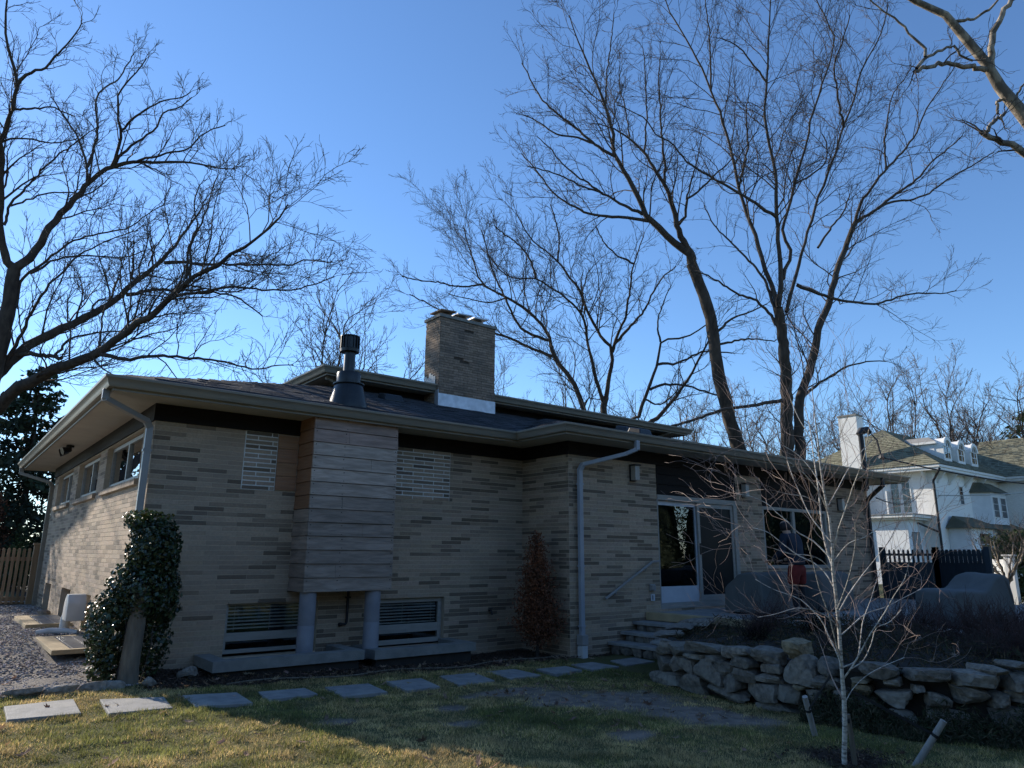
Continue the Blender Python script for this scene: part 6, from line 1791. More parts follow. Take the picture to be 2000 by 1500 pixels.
# cornice and eaves
MB().box((HX-.72, HY-.72, 7.05), (HX+11.5, HY+9.7, 7.20)).box((HX+10.8, HY-6.7, 7.05), (HX+19.7, HY+9.7, 7.195)).build('soffit', M['white_paint'], wh)
MB().box((HX-.80, HY-.80, 7.20), (HX+11.4, HY+9.8, 7.38)).box((HX+10.7, HY-6.8, 7.20), (HX+19.8, HY+9.8, 7.375)).build('cornice', M['white_paint'], wh, bevel=.03)
rz = 10.7
A0, A1, A2 = (HX-.85, HY-.85, 7.38), (HX+3.6, HY+4.4, rz), (HX+19.5, HY+4.4, rz)
def course_roof(corners, n, mat, nrm_off=.03, seed=0, seg=26, parent=None, name='roof'):
    """sloping facet from two eave points to two ridge points, laid in lapped courses"""
    e0, e1, r1, r0 = (np.array(q, float) for q in corners)
    nn = np.cross(e1-e0, r0-e0); nn /= np.linalg.norm(nn)
    if nn[2] < 0: nn = -nn
    vs_, fs_, tn_ = [], [], []
    rs = np.random.default_rng(seed)
    for i in range(n):
        a, b_ = i/n, (i+1)/n
        la, lb = e0+(r0-e0)*a, e0+(r0-e0)*b_
        ra, rb = e1+(r1-e1)*a, e1+(r1-e1)*b_
        for j in range(seg):
            u, v = j/seg, (j+1)/seg
            off = nrm_off*rs.uniform(.6, 1.5)
            q0, q1, q2, q3 = la+(ra-la)*u, la+(ra-la)*v, lb+(rb-lb)*v, lb+(rb-lb)*u
            k_ = len(vs_)
            vs_ += [q0, q1, q0+nn*off, q1+nn*off, q2+nn*.004, q3+nn*.004]
            fs_ += [(k_, k_+1, k_+3, k_+2), (k_+2, k_+3, k_+4, k_+5)]
            tn_ += [rs.uniform(.7, 1.3)]*6
    return mesh_np(name, np.array(vs_), np.array(fs_), M[mat], parent or wh, tone=np.array(tn_))
B_L = (HX-.85, HY+9.85, 7.38)
course_roof([(B_L[0], B_L[1], 7.38), A0, (A1[0], A1[1]-.01, rz), (A1[0], A1[1]+.01, rz)], 22, 'moss_shingle', seed=1)
course_roof([A0, (HX+11.3, HY-.85, 7.38), (HX+15, HY+4.4, rz), A1], 22, 'moss_shingle', seed=2, seg=40)
course_roof([(HX+10.65, HY-6.85, 7.38), (HX+10.65, HY+2, 7.38), (HX+15.2, HY+2, rz), (HX+15.2, HY-3.2, rz)], 22, 'moss_shingle', seed=3, seg=30)
course_roof([(HX+19.8, HY+9.85, 7.38), (B_L[0], B_L[1], 7.38), A1, (HX+15, HY+4.4, rz)], 6, 'moss_shingle', seed=4, seg=6)
course_roof([(HX+10.65, HY-6.85, 7.38), (HX+19.8, HY-6.85, 7.38), (HX+15.25, HY-3.2, rz), (HX+15.2, HY-3.2, rz)], 8, 'moss_shingle', seed=5, seg=8)
# big white chimney on the near side
ch = MB().box((HX-.75, HY+4.15, -.2), (HX+.15, HY+5.45, 11.2)).build('chimney', M['white_stucco'], wh)
sub(MB().box((HX-.80, HY+4.1, 11.2), (HX+.2, HY+5.5, 11.34)), 'cap', M['concrete'], ch, bevel=.02)
# dormer block with three arched windows
dz0, dz1 = 7.95, 9.35
k = MB().box((HX+2.25, HY+.55, 7.6), (HX+8.6, HY+2.5, dz1-.25))
dm = k.build('dormer', M['white_siding'], wh)
sub(MB().box((HX+2.05, HY+.35, dz1-.25), (HX+8.8, HY+2.6, dz1-.10)), 'cornice', M['white_paint'], dm)
sub(MB().add([(HX+2.05, HY+.35, dz1-.10), (HX+8.8, HY+.35, dz1-.10), (HX+8.8, HY+2.6, dz1-.10), (HX+2.05, HY+2.6, dz1-.10), (HX+2.7, HY+1.0, dz1+.30), (HX+8.1, HY+1.0, dz1+.30), (HX+8.1, HY+2.5, dz1+.30), (HX+2.7, HY+2.5, dz1+.30)],
             [(4, 5, 6, 7), (0, 1, 5, 4), (1, 2, 6, 5), (2, 3, 7, 6), (3, 0, 4, 7)]), 'roof', M['grey_roof'], dm)
def arch_pts(cx, z0, w_, hs, m=10):
    return [(cx-w_, z0), (cx+w_, z0)]+[(cx+w_*math.cos(math.pi*i/m), z0+hs+w_*math.sin(math.pi*i/m)) for i in range(m+1)]
for cx in (2.9, 5.2, 7.5):
    cxw = HX+cx
    fr_ = sub(MB().extrude([(q, HY+.0, z_) for q, z_ in arch_pts(cxw, 7.85, .62, 1.05)], (0, 1.2, 0)), 'window', M['white_paint'], dm)
    sub(MB().extrude([(q, HY-.015, z_) for q, z_ in arch_pts(cxw, 8.12, .40, .78)], (0, .012, 0)), 'pane', M['dark_glass'], dm)
    k = MB().box((cxw-.02, HY-.05, 8.12), (cxw+.02, HY-.018, 9.3))
    for z_ in (8.5, 8.9):
        k.box((cxw-.4, HY-.048, z_-.018), (cxw+.4, HY-.02, z_+.018))
    sub(k, 'glazing_bars', M['white_paint'], dm)
    sub(MB().extrude([(q, HY-.09, z_) for q, z_ in arch_pts(cxw, 7.85, .66, 1.05)], (0, .088, 0)).extrude([(q, HY-.092, z_) for q, z_ in arch_pts(cxw, 8.1, .0, .0)], (0, .01, 0)), 'surround', M['white_paint'], dm) if False else None
    m = 12
    for i in range(m):
        a0_, a1_ = math.pi*i/m, math.pi*(i+1)/m
        sub(MB().add([(cxw+r_*math.cos(a_), HY+yy, 8.90+r_*math.sin(a_)) for yy in (-.10, -.0) for a_, r_ in ((a0_, .46), (a0_, .68), (a1_, .68), (a1_, .46))],
                     [(0, 1, 2, 3), (7, 6, 5, 4), (0, 4, 5, 1), (1, 5, 6, 2), (2, 6, 7, 3), (3, 7, 4, 0)]), 'arch_stone', M['white_paint'], dm)
# windows of the lit flank (faces -X)
def pane_win(face, u0, u1, z0, z1, cols, rows, gl='dark_glass', fr_='white_paint', proud=.04, dep=0.0):
    """window on the flank ('L', plane x=HX) or front ('R', plane y=HY)"""
    def bx(a, b_, c_, d_, e0, e1):
        if face == 'L': return ((HX-e1-dep, HY+a, c_), (HX-e0-dep, HY+b_, d_))
        return ((HX+a, HY-e1-dep, c_), (HX+b_, HY-e0-dep, d_))
    k = MB()
    f_ = .07
    for q in ((u0, u1, z1-f_, z1), (u0, u1, z0, z0+f_), (u0, u0+f_, z0+f_, z1-f_), (u1-f_, u1, z0+f_, z1-f_)):
        k.box(*bx(*q, .002, proud))
    wn = k.build('window', M[fr_], wh)
    for i in range(cols):
        for j in range(rows):
            a = u0+f_+(u1-u0-2*f_)*i/cols; b_ = u0+f_+(u1-u0-2*f_)*(i+1)/cols
            c_ = z0+f_+(z1-z0-2*f_)*j/rows; d_ = z0+f_+(z1-z0-2*f_)*(j+1)/rows
            sub(MB().box(*bx(a+.015, b_-.015, c_+.015, d_-.015, .003, .016)), 'pane', M[gl], wn)
    sub(MB().box(*bx(u0+f_, u1-f_, z0+f_, z1-f_, .001, .0025)), 'glazing_bars', M['white_paint'], wn)
    return wn
pane_win('L', 1.42, 2.05, 4.40, 6.5, 2, 5)
pane_win('L', 2.12, 2.75, 4.40, 6.5, 2, 5)
MB().box((HX-.45, HY+2.80, 4.35), (HX-.02, HY+2.90, 5.9)).build('shutter', M['white_paint'], wh)
# enclosed porch in front of the flank
MB().box((HX-2.4, HY+.9, -.2), (HX-.01, HY+4.6, 3.9)).build('porch', M['white_siding'], wh)
pr = MB().box((HX-2.9, HY+.3, 4.02), (HX-.01, HY+5.0, 4.20)).box((HX-2.7, HY+.5, 3.9), (HX-.012, HY+4.8, 4.02)).build('porch_cornice', M['white_paint'], wh, bevel=.03)
sub(MB().box((HX-2.95, HY+.25, 4.20), (HX-.02, HY+5.05, 4.25)), 'porch_roof', M['grey_roof'], pr)
for q in range(2):
    y0 = HY+3.4+q*.0
MB().box((HX-2.46, HY+3.1, 1.4), (HX-2.405, HY+3.9, 3.3)).build('door', M['white_paint'], wh)
for i in range(4):
    MB().box((HX-2.475, HY+3.2, 1.6+i*.42), (HX-2.462, HY+3.8, 1.92+i*.42)).build('pane', M['dark_glass'], wh)
k = MB()
for i in range(7):
    k.box((HX-1.85+i*.17, HY+.86, 1.9), (HX-1.85+i*.17+.03, HY+.885, 3.1))
MB().box((HX-1.9, HY+.885, 1.85), (HX-.75, HY+.898, 3.15)).build('window', M['dark_glass'], wh)
k.build('window_bars', M['white_paint'], wh)
# front (shaded) side
pane_win('R', 3.85, 4.6, 5.05, 6.35, 2, 4, fr_='white_paint')
by_ = 1.0
MB().prism([(HX+5.9, HY-.005), (HX+6.5, HY-by_), (HX+9.4, HY-by_), (HX+10.2, HY-.005)], 3.85, 6.0).build('bay', M['white_siding'], wh)
MB().add([(HX+5.6, HY, 6.0), (HX+6.3, HY-by_-.3, 6.0), (HX+9.6, HY-by_-.3, 6.0), (HX+10.6, HY, 6.0), (HX+6.6, HY, 6.75), (HX+7.0, HY-.3, 6.75), (HX+9.0, HY-.3, 6.75), (HX+9.6, HY, 6.75)],
         [(0, 1, 5, 4), (1, 2, 6, 5), (2, 3, 7, 6), (4, 5, 6, 7), (0, 1, 2, 3)], .6).build('bay_roof', M['moss_shingle'], wh, recalc=False)
pane_win('R', 6.65, 7.75, 4.25, 5.75, 2, 3, dep=by_)
pane_win('R', 8.1, 9.2, 4.25, 5.75, 3, 3, dep=by_)
# lower hipped bay with triple window, and porch roof to the right
MB().box((HX+1.3, HY-1.3, -.2), (HX+5.8, HY-.01, 3.45)).build('lower_bay', M['white_siding'], wh)
MB().add([(HX+.9, HY-1.7, 3.45), (HX+6.3, HY-1.7, 3.45), (HX+6.3, HY, 3.45), (HX+.9, HY, 3.45), (HX+1.7, HY-.2, 4.25), (HX+5.0, HY-.2, 4.25)],
         [(0, 1, 5, 4), (1, 2, 5), (3, 0, 4), (0, 1, 2, 3)], .6).build('bay_roof', M['moss_shingle'], wh, recalc=False)
pane_win('R', 2.5, 4.4, 1.7, 3.2, 3, 2, dep=1.3)
MB().add([(HX+5.6, HY-2.6, 3.1), (HX+13, HY-2.6, 3.1), (HX+13, HY, 3.1), (HX+5.2, HY, 4.2), (HX+11.4, HY, 4.2), (HX+5.6, HY-2.6, 2.95), (HX+13, HY-2.6, 2.95)],
         [(0, 1, 4, 3), (1, 2, 4), (0, 5, 6, 1)], .6).build('porch_roof', M['moss_shingle'], wh, recalc=False)
MB().box((HX+6.2, HY-2.4, -.2), (HX+6.5, HY-2.1, 2.95)).box((HX+9, HY-2.4, -.2), (HX+9.3, HY-2.1, 2.95)).build('porch_posts', M['white_paint'], wh)
# scroll brackets under the eaves
for (u, fc) in ((.5, 'R'), (2.4, 'R'), (5.1, 'R'), (7.4, 'R'), (.35, 'L'), (2.9, 'L')):
    p = [(0, 6.3), (.10, 6.3), (.16, 6.5), (.5, 6.85), (.62, 7.05), (0, 7.05)]
    if fc == 'R': MB().extrude([(HX+u, HY-a, z_) for a, z_ in p], (.14, 0, 0)).build('bracket', M['white_paint'], wh)
    else: MB().extrude([(HX-a, HY+u, z_) for a, z_ in p], (0, .14, 0)).build('bracket', M['white_paint'], wh)
MB().tube([(HX-.75, HY-.75, 7.1), (HX-.12, HY-.05, 6.4), (HX-.1, HY-.04, 0)], .075, 10).build('downspout', M['black_iron'], wh)
MB().tube([(HX-1.0, HY+.86, 3.75), (HX-.12, HY+.05, 3.2)], .06, 8).build('downspout', M['black_iron'], wh)

# service mast on the brick house and its cables
ms = thing('service_mast', 'black electrical mast with weatherhead rising past the roof edge', 'mast', (18.6, 8.75, 3.7))
MB().tube([(18.62, 8.76, 3.3), (18.6, 8.76, 4.66), (18.57, 8.77, 4.76)], .062, 12).build('pipe', M['black_iron'], ms, smooth=True)
MB().tube([(18.55, 8.79, 4.72), (18.62, 8.74, 4.82), (18.78, 8.66, 4.86), (18.86, 8.62, 4.78)], [.07, .10, .09, .05], 12).build('weatherhead', M['black_iron'], ms, smooth=True)
for j in range(3):
    MB().tube([(18.84, 8.62, 4.78), (18.98+.04*j, 8.55, 4.6), (19.02+.03*j, 8.52, 4.3), (19.12, 8.5, 4.16)], .012, 6).build('wire_loop', M['cable'], ms)
MB().tube([(19.04, 8.53, 4.16), (19.14, 8.48, 4.12)], .055, 9).build('splice', M['black_iron'], ms)
def cable(lab, a, b_, sag, r_, mat):
    a, b_ = Vector(a), Vector(b_)
    q = [a+(b_-a)*(i/14)-Vector((0, 0, sag*4*(i/14)*(1-i/14))) for i in range(15)]
    o_ = MB().tube(q, r_, 6).build('cable', M[mat], smooth=True)
    tag(o_, lab, 'cable', 'overhead cables at right')
cable('dark service cable from the mast down past the mossy roof', (19.1, 8.5, 4.14), (44.0, 3.0, 6.2), 1.2, .02, 'cable')
cable('thin dark cable from eave to the white house wall', (19.6, 9.0, 3.15), (HX-.02, HY+.6, 6.1), .55, .018, 'cable')
cable('pale looping cable on the white house at right edge', (HX+.4, HY-.05, 5.5), (62, 4.0, 9.2), 1.1, .04, 'white_cable')

# ------------------------------------------------------------------ person on the patio, seen from behind
def skin_mesh(name, verts, edges, radii, mat, parent, root=0, sub_=2):
    me = bpy.data.meshes.new(name)
    me.from_pydata(verts, edges, [])
    ob = bpy.data.objects.new(name, me)
    link(ob, parent)
    sk = ob.modifiers.new('skin', 'SKIN')
    sk.use_smooth_shade = True
    lay = me.skin_vertices[0].data if me.skin_vertices else None
    if lay is None:
        bm = bmesh.new(); bm.from_mesh(me)
        bm.verts.layers.skin.verify()
        bm.to_mesh(me); bm.free()
        lay = me.skin_vertices[0].data
    for i, r_ in enumerate(radii):
        lay[i].radius = (r_, r_) if not hasattr(r_, '__len__') else r_
        lay[i].use_root = (i == root)
    ss = ob.modifiers.new('sub', 'SUBSURF')
    ss.levels = ss.render_levels = sub_
    me.materials.append(M[mat])
    return ob
PX_, PY_, PZ_ = 12.18, 7.13, .575
pe = thing('person', 'person in dark hooded jacket and red shorts with back turned, bending toward the window', 'person', (PX_, PY_, PZ_))
def W_(x, y, z): return (PX_+x, PY_+y, PZ_+z)
# joints: pelvis, spine, chest, neck, head ; legs ; arms (leaning slightly forward)
J = [W_(0, 0, .90), W_(0, .02, 1.08), W_(0, .07, 1.28), W_(0, .12, 1.42), W_(.01, .16, 1.50), W_(.015, .18, 1.60), W_(.015, .17, 1.66),
     W_(-.10, 0, .84), W_(-.12, .02, .46), W_(-.12, -.02, .09), W_(-.13, .12, .04),
     W_(.10, .0, .84), W_(.12, .03, .46), W_(.13, .0, .09), W_(.14, .14, .04),
     W_(-.18, .09, 1.37), W_(-.24, .10, 1.10), W_(-.20, .30, .97), W_(-.18, .36, .95),
     W_(.18, .09, 1.37), W_(.25, .10, 1.10), W_(.22, .30, .98), W_(.20, .36, .96)]
Ed = [(0, 1), (1, 2), (2, 3), (3, 4), (4, 5), (5, 6), (0, 7), (7, 8), (8, 9), (9, 10), (0, 11), (11, 12), (12, 13), (13, 14), (2, 15), (15, 16), (16, 17), (17, 18), (2, 19), (19, 20), (20, 21), (21, 22)]
Rd = [(.15, .11), (.135, .10), (.15, .11), .055, (.075, .09), (.085, .10), (.06, .07), .085, .06, .04, (.04, .03), .085, .06, .04, (.04, .03), .055, .045, .032, .028, .055, .045, .032, .028]
skin_mesh('body', J, Ed, Rd, 'skin', pe)
# hands with fingers
for sx in (-1, 1):
    bxx = W_(sx*.19, .36, .955)
    hv = [bxx, (bxx[0], bxx[1]+.05, bxx[2]-.005)]
    he = [(0, 1)]; hr = [(.03, .016), (.036, .014)]
    for q in range(4):
        o_ = (q-1.5)*.019
        ln_ = (.065, .075, .07, .055)[q]
        b0 = len(hv)
        hv += [(bxx[0]+o_, bxx[1]+.09, bxx[2]-.005), (bxx[0]+o_, bxx[1]+.09+ln_*.55, bxx[2]-.022), (bxx[0]+o_, bxx[1]+.09+ln_*.8, bxx[2]-.05)]
        he += [(1, b0), (b0, b0+1), (b0+1, b0+2)]; hr += [.0095, .009, .008]
    b0 = len(hv)
    hv += [(bxx[0]-sx*.045, bxx[1]+.05, bxx[2]-.012), (bxx[0]-sx*.055, bxx[1]+.085, bxx[2]-.03)]
    he += [(0, b0), (b0, b0+1)]; hr += [.011, .009]
    skin_mesh('hand', hv, he, hr, 'skin', pe, sub_=1)
# jacket over torso and arms
jk = [W_(0, -.01, .86), W_(0, -.01, .93), W_(0, .01, 1.08), W_(0, .06, 1.28), W_(0, .10, 1.40), W_(-.19, .09, 1.37), W_(-.255, .10, 1.10), W_(-.205, .31, .97), W_(.19, .09, 1.37), W_(.265, .10, 1.10), W_(.225, .31, .98)]
skin_mesh('jacket', jk, [(0, 1), (1, 2), (2, 3), (3, 4), (3, 5), (5, 6), (6, 7), (3, 8), (8, 9), (9, 10)], [(.19, .15), (.185, .145), (.18, .135), (.185, .14), (.12, .11), .085, .07, .05, .085, .07, .05], 'jacket', pe)
# hood / cap
hd = [W_(.01, .13, 1.46), W_(.012, .155, 1.57), W_(.014, .165, 1.655)]
skin_mesh('hood', hd, [(0, 1), (1, 2)], [(.10, .10), (.115, .125), (.085, .10)], 'hair', pe)
# shorts
sh = [W_(0, 0, .93), W_(0, 0, .84), W_(-.105, .0, .76), W_(-.12, .02, .52), W_(.105, .0, .76), W_(.125, .02, .52)]
skin_mesh('shorts', sh, [(0, 1), (1, 2), (2, 3), (1, 4), (4, 5)], [(.165, .125), (.17, .13), .115, .105, .115, .105], 'red_cloth', pe)
# leggings and shoes
for sx in (-1, 1):
    skin_mesh('legging', [W_(sx*.12, .02, .56), W_(sx*.12, .01, .46), W_(sx*.125, -.01, .12)], [(0, 1), (1, 2)], [.078, .07, .05], 'dark_cloth', pe, sub_=1)
    skin_mesh('shoe', [W_(sx*.125, -.05, .045), W_(sx*.13, .06, .045), W_(sx*.135, .17, .035)], [(0, 1), (1, 2)], [(.05, .045), (.055, .045), (.048, .035)], 'shoe', pe, sub_=1)

# ------------------------------------------------------------------ birch sapling with stakes
BIRCH = [
    [(5.96,3.22,-0.15,0.02365),(5.96,3.22,-0.03,0.0215),(5.92,3.16,0.28,0.0196),(5.87,3.12,0.53,0.018),(5.82,3.09,0.74,0.0167),(5.78,3.06,0.96,0.0154),(5.73,3.03,1.19,0.014),(5.68,3.01,1.38,0.0128),(5.64,2.99,1.55,0.0118),(5.61,2.96,1.71,0.0108),(5.58,2.95,1.83,0.01),(5.55,2.93,1.97,0.0092),(5.51,2.93,2.09,0.0084),(5.47,2.92,2.23,0.0076),(5.43,2.9,2.38,0.0066),(5.39,2.88,2.54,0.0056),(5.34,2.86,2.74,0.0044),(5.3,2.84,2.92,0.0033)],
    [(5.64,2.99,1.53,0.0092),(5.64,3.02,1.63,0.0087),(5.65,3.05,1.79,0.0079),(5.68,3.07,1.99,0.007),(5.7,3.08,2.13,0.0063),(5.72,3.1,2.3,0.0055),(5.74,3.12,2.5,0.0046),(5.76,3.14,2.71,0.0036),(5.76,3.17,2.89,0.0027)],
    [(5.67,2.99,1.63,0.0082),(5.63,2.94,1.72,0.0076),(5.6,2.9,1.79,0.0072),(5.54,2.81,1.92,0.0062),(5.49,2.72,2.05,0.0053),(5.46,2.68,2.11,0.0049),(5.41,2.59,2.23,0.004),(5.34,2.49,2.37,0.003),(5.25,2.41,2.51,0.0021)],
    [(5.62,2.99,1.59,0.0061),(5.59,3.1,1.72,0.0054),(5.54,3.2,1.79,0.0048),(5.51,3.28,1.89,0.0042),(5.48,3.35,1.96,0.0038),(5.46,3.41,2.03,0.0034),(5.39,3.53,2.1,0.0027),(5.35,3.63,2.12,0.0022)],
    [(5.68,3.06,2.02,0.0046),(5.52,3.11,2.08,0.0036),(5.4,3.15,2.09,0.0029),(5.27,3.2,2.11,0.0021)],
    [(5.82,3.09,0.76,0.0065),(5.82,3.12,0.85,0.0061),(5.81,3.18,1.0,0.0054),(5.8,3.21,1.09,0.005),(5.75,3.31,1.22,0.0042),(5.71,3.37,1.27,0.0038),(5.62,3.52,1.33,0.0029),(5.55,3.64,1.41,0.0022)],
    [(5.83,3.09,0.72,0.0057),(5.61,3.01,0.97,0.0047),(5.42,2.94,1.17,0.0039),(5.21,2.88,1.37,0.0031),(5.05,2.82,1.54,0.0025),(4.88,2.76,1.7,0.0018)],
    [(5.85,3.11,0.64,0.0074),(5.84,3.01,0.76,0.0066),(5.83,2.92,0.89,0.0059),(5.81,2.82,1.03,0.0051),(5.81,2.71,1.17,0.0042),(5.79,2.61,1.31,0.0034),(5.78,2.51,1.44,0.0026),(5.74,2.44,1.58,0.0019)],
    [(5.82,3.09,0.74,0.0061),(5.97,3.04,0.79,0.0055),(6.05,3.03,0.94,0.0047),(6.12,3.03,1.08,0.004),(6.24,3.0,1.26,0.0031),(6.34,2.98,1.42,0.0022)],
    [(5.73,3.04,1.15,0.0061),(5.83,2.99,1.29,0.0053),(5.94,2.93,1.43,0.0045),(6.08,2.85,1.59,0.0034),(6.2,2.79,1.72,0.0026),(6.25,2.76,1.8,0.0021)],
    [(5.72,3.03,1.19,0.0053),(5.63,2.9,1.36,0.0044),(5.54,2.79,1.52,0.0036),(5.4,2.67,1.7,0.0026),(5.27,2.59,1.85,0.0019)],
    [(5.68,3.01,1.35,0.0061),(5.69,3.08,1.47,0.0055),(5.67,3.16,1.55,0.005),(5.63,3.27,1.61,0.0043),(5.6,3.38,1.7,0.0036),(5.56,3.49,1.8,0.0029),(5.52,3.61,1.84,0.0022)],
    [(5.66,3.0,1.47,0.0045),(5.5,3.0,1.57,0.0038),(5.37,3.03,1.61,0.0033),(5.19,3.08,1.62,0.0026),(5.01,3.11,1.66,0.002)],
    [(5.61,2.96,1.71,0.0057),(5.61,3.04,1.81,0.0052),(5.61,3.13,1.94,0.0045),(5.64,3.22,2.13,0.0035),(5.66,3.28,2.27,0.0029),(5.68,3.33,2.41,0.0022)],
    [(5.55,2.94,1.95,0.0053),(5.38,2.91,2.1,0.0045),(5.22,2.91,2.21,0.0038),(5.04,2.92,2.29,0.0031),(4.86,2.94,2.38,0.0024),(4.73,2.95,2.42,0.0019)],
    [(5.51,2.93,2.09,0.0045),(5.5,3.0,2.26,0.0037),(5.47,3.1,2.41,0.0028),(5.42,3.2,2.5,0.0021)],
    [(5.54,2.93,1.99,0.0049),(5.66,2.9,2.13,0.0042),(5.78,2.86,2.29,0.0036),(5.92,2.81,2.44,0.0028),(6.06,2.76,2.56,0.0022)],
    [(5.46,2.91,2.27,0.0045),(5.44,2.82,2.4,0.0037),(5.43,2.72,2.53,0.0028),(5.41,2.63,2.66,0.002)],
    [(5.43,2.9,2.38,0.0041),(5.39,2.95,2.55,0.0033),(5.36,3.01,2.7,0.0026),(5.33,3.05,2.86,0.0019)],
    [(5.77,3.05,0.99,0.0049),(5.88,3.02,1.05,0.0045),(6.04,2.96,1.15,0.0039),(6.25,2.89,1.2,0.0032),(6.46,2.81,1.28,0.0025),(6.62,2.75,1.34,0.002)],
    [(5.77,3.05,1.03,0.0049),(5.65,3.05,1.12,0.0044),(5.48,3.09,1.19,0.0037),(5.31,3.14,1.21,0.0031),(5.13,3.21,1.17,0.0024),(4.97,3.26,1.15,0.0017)],
    [(5.88,3.14,0.44,0.0037),(6.0,3.11,0.56,0.0032),(6.13,3.06,0.65,0.0028),(6.29,3.01,0.71,0.0024),(6.55,2.92,0.78,0.0017)],
    [(5.64,2.99,1.55,0.0045),(5.62,2.89,1.65,0.0037),(5.62,2.82,1.71,0.0032),(5.64,2.71,1.75,0.0025),(5.65,2.6,1.82,0.0018)],
    [(5.83,3.02,0.74,0.0053),(5.92,2.96,0.8,0.0047),(5.97,2.91,0.92,0.004),(6.01,2.87,1.05,0.0032),(6.1,2.81,1.09,0.0026),(6.19,2.74,1.19,0.0019)],
]
make_tree('birch', 'slender young white birch with bare reddish twigs in front of the stone wall', 'tree', BIRCH, (5.96, 3.21, -.03), 91, sp1=.34, sp2=.26, sp3=.34, Lf1=.30, cap1=.5, mat='birch_bark', tmat='birch_twig', tip=.0011, dens_t=.12, wig=.004, up=.14, L3=.12, skip_first=False, limb_name='branch')
def stake(a, b_, r_, lab, tie):
    t_ = thing('tree_stake', lab, 'stake', b_, 'stakes holding the birch')
    a, b_ = Vector(a), Vector(b_)
    d = (a-b_).normalized()
    MB().tube([b_-d*.12, b_, (a+b_)/2, a], [r_*1.0, r_*1.02, r_, r_*.97], 12).build('pole', M['stake_wood'], t_, smooth=True)
    c = a-d*.14
    MB().tube([c-d*.012, c+d*.012], r_*1.12, 12).build('tie_band', M['strap'], t_)
    MB().beam(c, Vector(tie), .003, .022).build('strap', M['strap'], t_)
stake((6.55, 3.86, .335), (6.72, 3.89, -.02), .026, 'short leaning wooden stake left of the birch', (5.965, 3.26, .66))
stake((6.60, 2.69, .32), (6.53, 2.90, -.02), .026, 'short leaning wooden stake right of the birch', (5.965, 3.24, .60))
st_ = thing('tree_stake', 'dark upright stake tight against the birch trunk', 'stake', (6.02, 3.16, -.03), 'stakes holding the birch')
MB().tube([(6.03, 3.165, -.1), (6.02, 3.17, .2), (6.01, 3.18, .36)], .02, 10).build('pole', M['post_wood'], st_, smooth=True)
MB().lathe((5.99, 3.19, 0), [(.035, .30), (.037, .315), (.035, .33)], 12).build('tie_band', M['strap'], st_)
# hose / edging line along the mulch
k = MB()
q = [(2.9+i*.28, 8.95+.12*math.sin(i*.9)+.028*i, 0) for i in range(22)]
q = [(x, y, float(G(x, y))+.015) for x, y, _ in q]
o_ = k.tube(q, .011, 6).build('drip_hose', M['post_wood'], smooth=True)
tag(o_, 'thin brown drip hose snaking along the mulch bed', 'hose')

# ------------------------------------------------------------------ grass, leaves, mulch chips
def house_clear(x, y):
    return ~((x > 2.0) & (y > WY-.03)) & ~((x > WX2) & (y > WY2-.03)) & ~((x > 9.3) & (y > 7.65))
def in_slab(x, y):
    m = np.zeros(len(x), bool)
    for q in SLABS:
        ins = np.ones(len(x), bool)
        for i in range(4):
            a, b_ = q[i], q[(i+1) % 4]
            ins &= ((b_[0]-a[0])*(y-a[1])-(b_[1]-a[1])*(x-a[0]))/math.hypot(b_[0]-a[0], b_[1]-a[1]) < -.022-.02*np.sin(x*31+y*17)
        m |= ins
    return m
rs = np.random.default_rng(5)
n = 620000
x = rs.uniform(-1.5, 8.2, n); y = rs.uniform(.8, 9.6, n)
dep = x*math.sin(YAW)+y*math.cos(YAW); lat = x*math.cos(YAW)-y*math.sin(YAW)
keep = (dep > 2.6) & (np.abs(lat) < dep*.80+1.2)
d_, m_, g_ = zones(x, y)
keep &= rs.random(n) > np.clip(d_*1.0+m_*1.15+g_*2, 0, 1)*.97
bi = bed_in(x, y)
keep &= (bi < -.02) & house_clear(x, y) & ~in_slab(x, y)
keep &= rs.random(n) < np.clip(5.5/dep, .35, 1)
x, y = x[keep], y[keep]; d_ = d_[keep]
n = len(x)
pat = vnoise(x, y, .9, 12)*.6+vnoise(x, y, 3.1, 13)*.4
straw = rs.random(n) < np.clip(.34+(pat-.45)*2.4+d_*.6, .06, .95)
cl_ = vnoise(x, y, 7.5, 2)
h = rs.uniform(.014, .040, n)*(.45+1.2*cl_)*np.where(straw, .85, 1)
wd = rs.uniform(.0016, .0032, n)*np.where(y < 5, 1, 1.25)
az = rs.uniform(0, 6.28, n); lean = rs.uniform(.2, 1.5, n)
z = GB(x, y)-.004
dx, dy = np.cos(az), np.sin(az)
b0 = np.stack([x-dy*wd, y+dx*wd, z], 1); b1 = np.stack([x+dy*wd, y-dx*wd, z], 1)
tip = np.stack([x+dx*h*lean, y+dy*h*lean, z+h], 1)
V = np.stack([b0, b1, tip], 1).reshape(-1, 3)
F = np.arange(3*n).reshape(-1, 3)
br = rs.uniform(.55, 1.5, n)*(.6+.8*vnoise(x, y, 4.5, 17))
T3 = np.where(straw[:, None], np.stack([br*2.6, br*1.95, br*2.9], 1), np.stack([br*(.75+.5*pat), br*(.85+.25*pat), br*.9], 1))
gs = mesh_np('grass', V, F, M['grass_blade'], tone=np.repeat(T3, 3, 0))
tag(gs, 'short dormant green and straw coloured lawn grass', 'grass', kind='stuff')

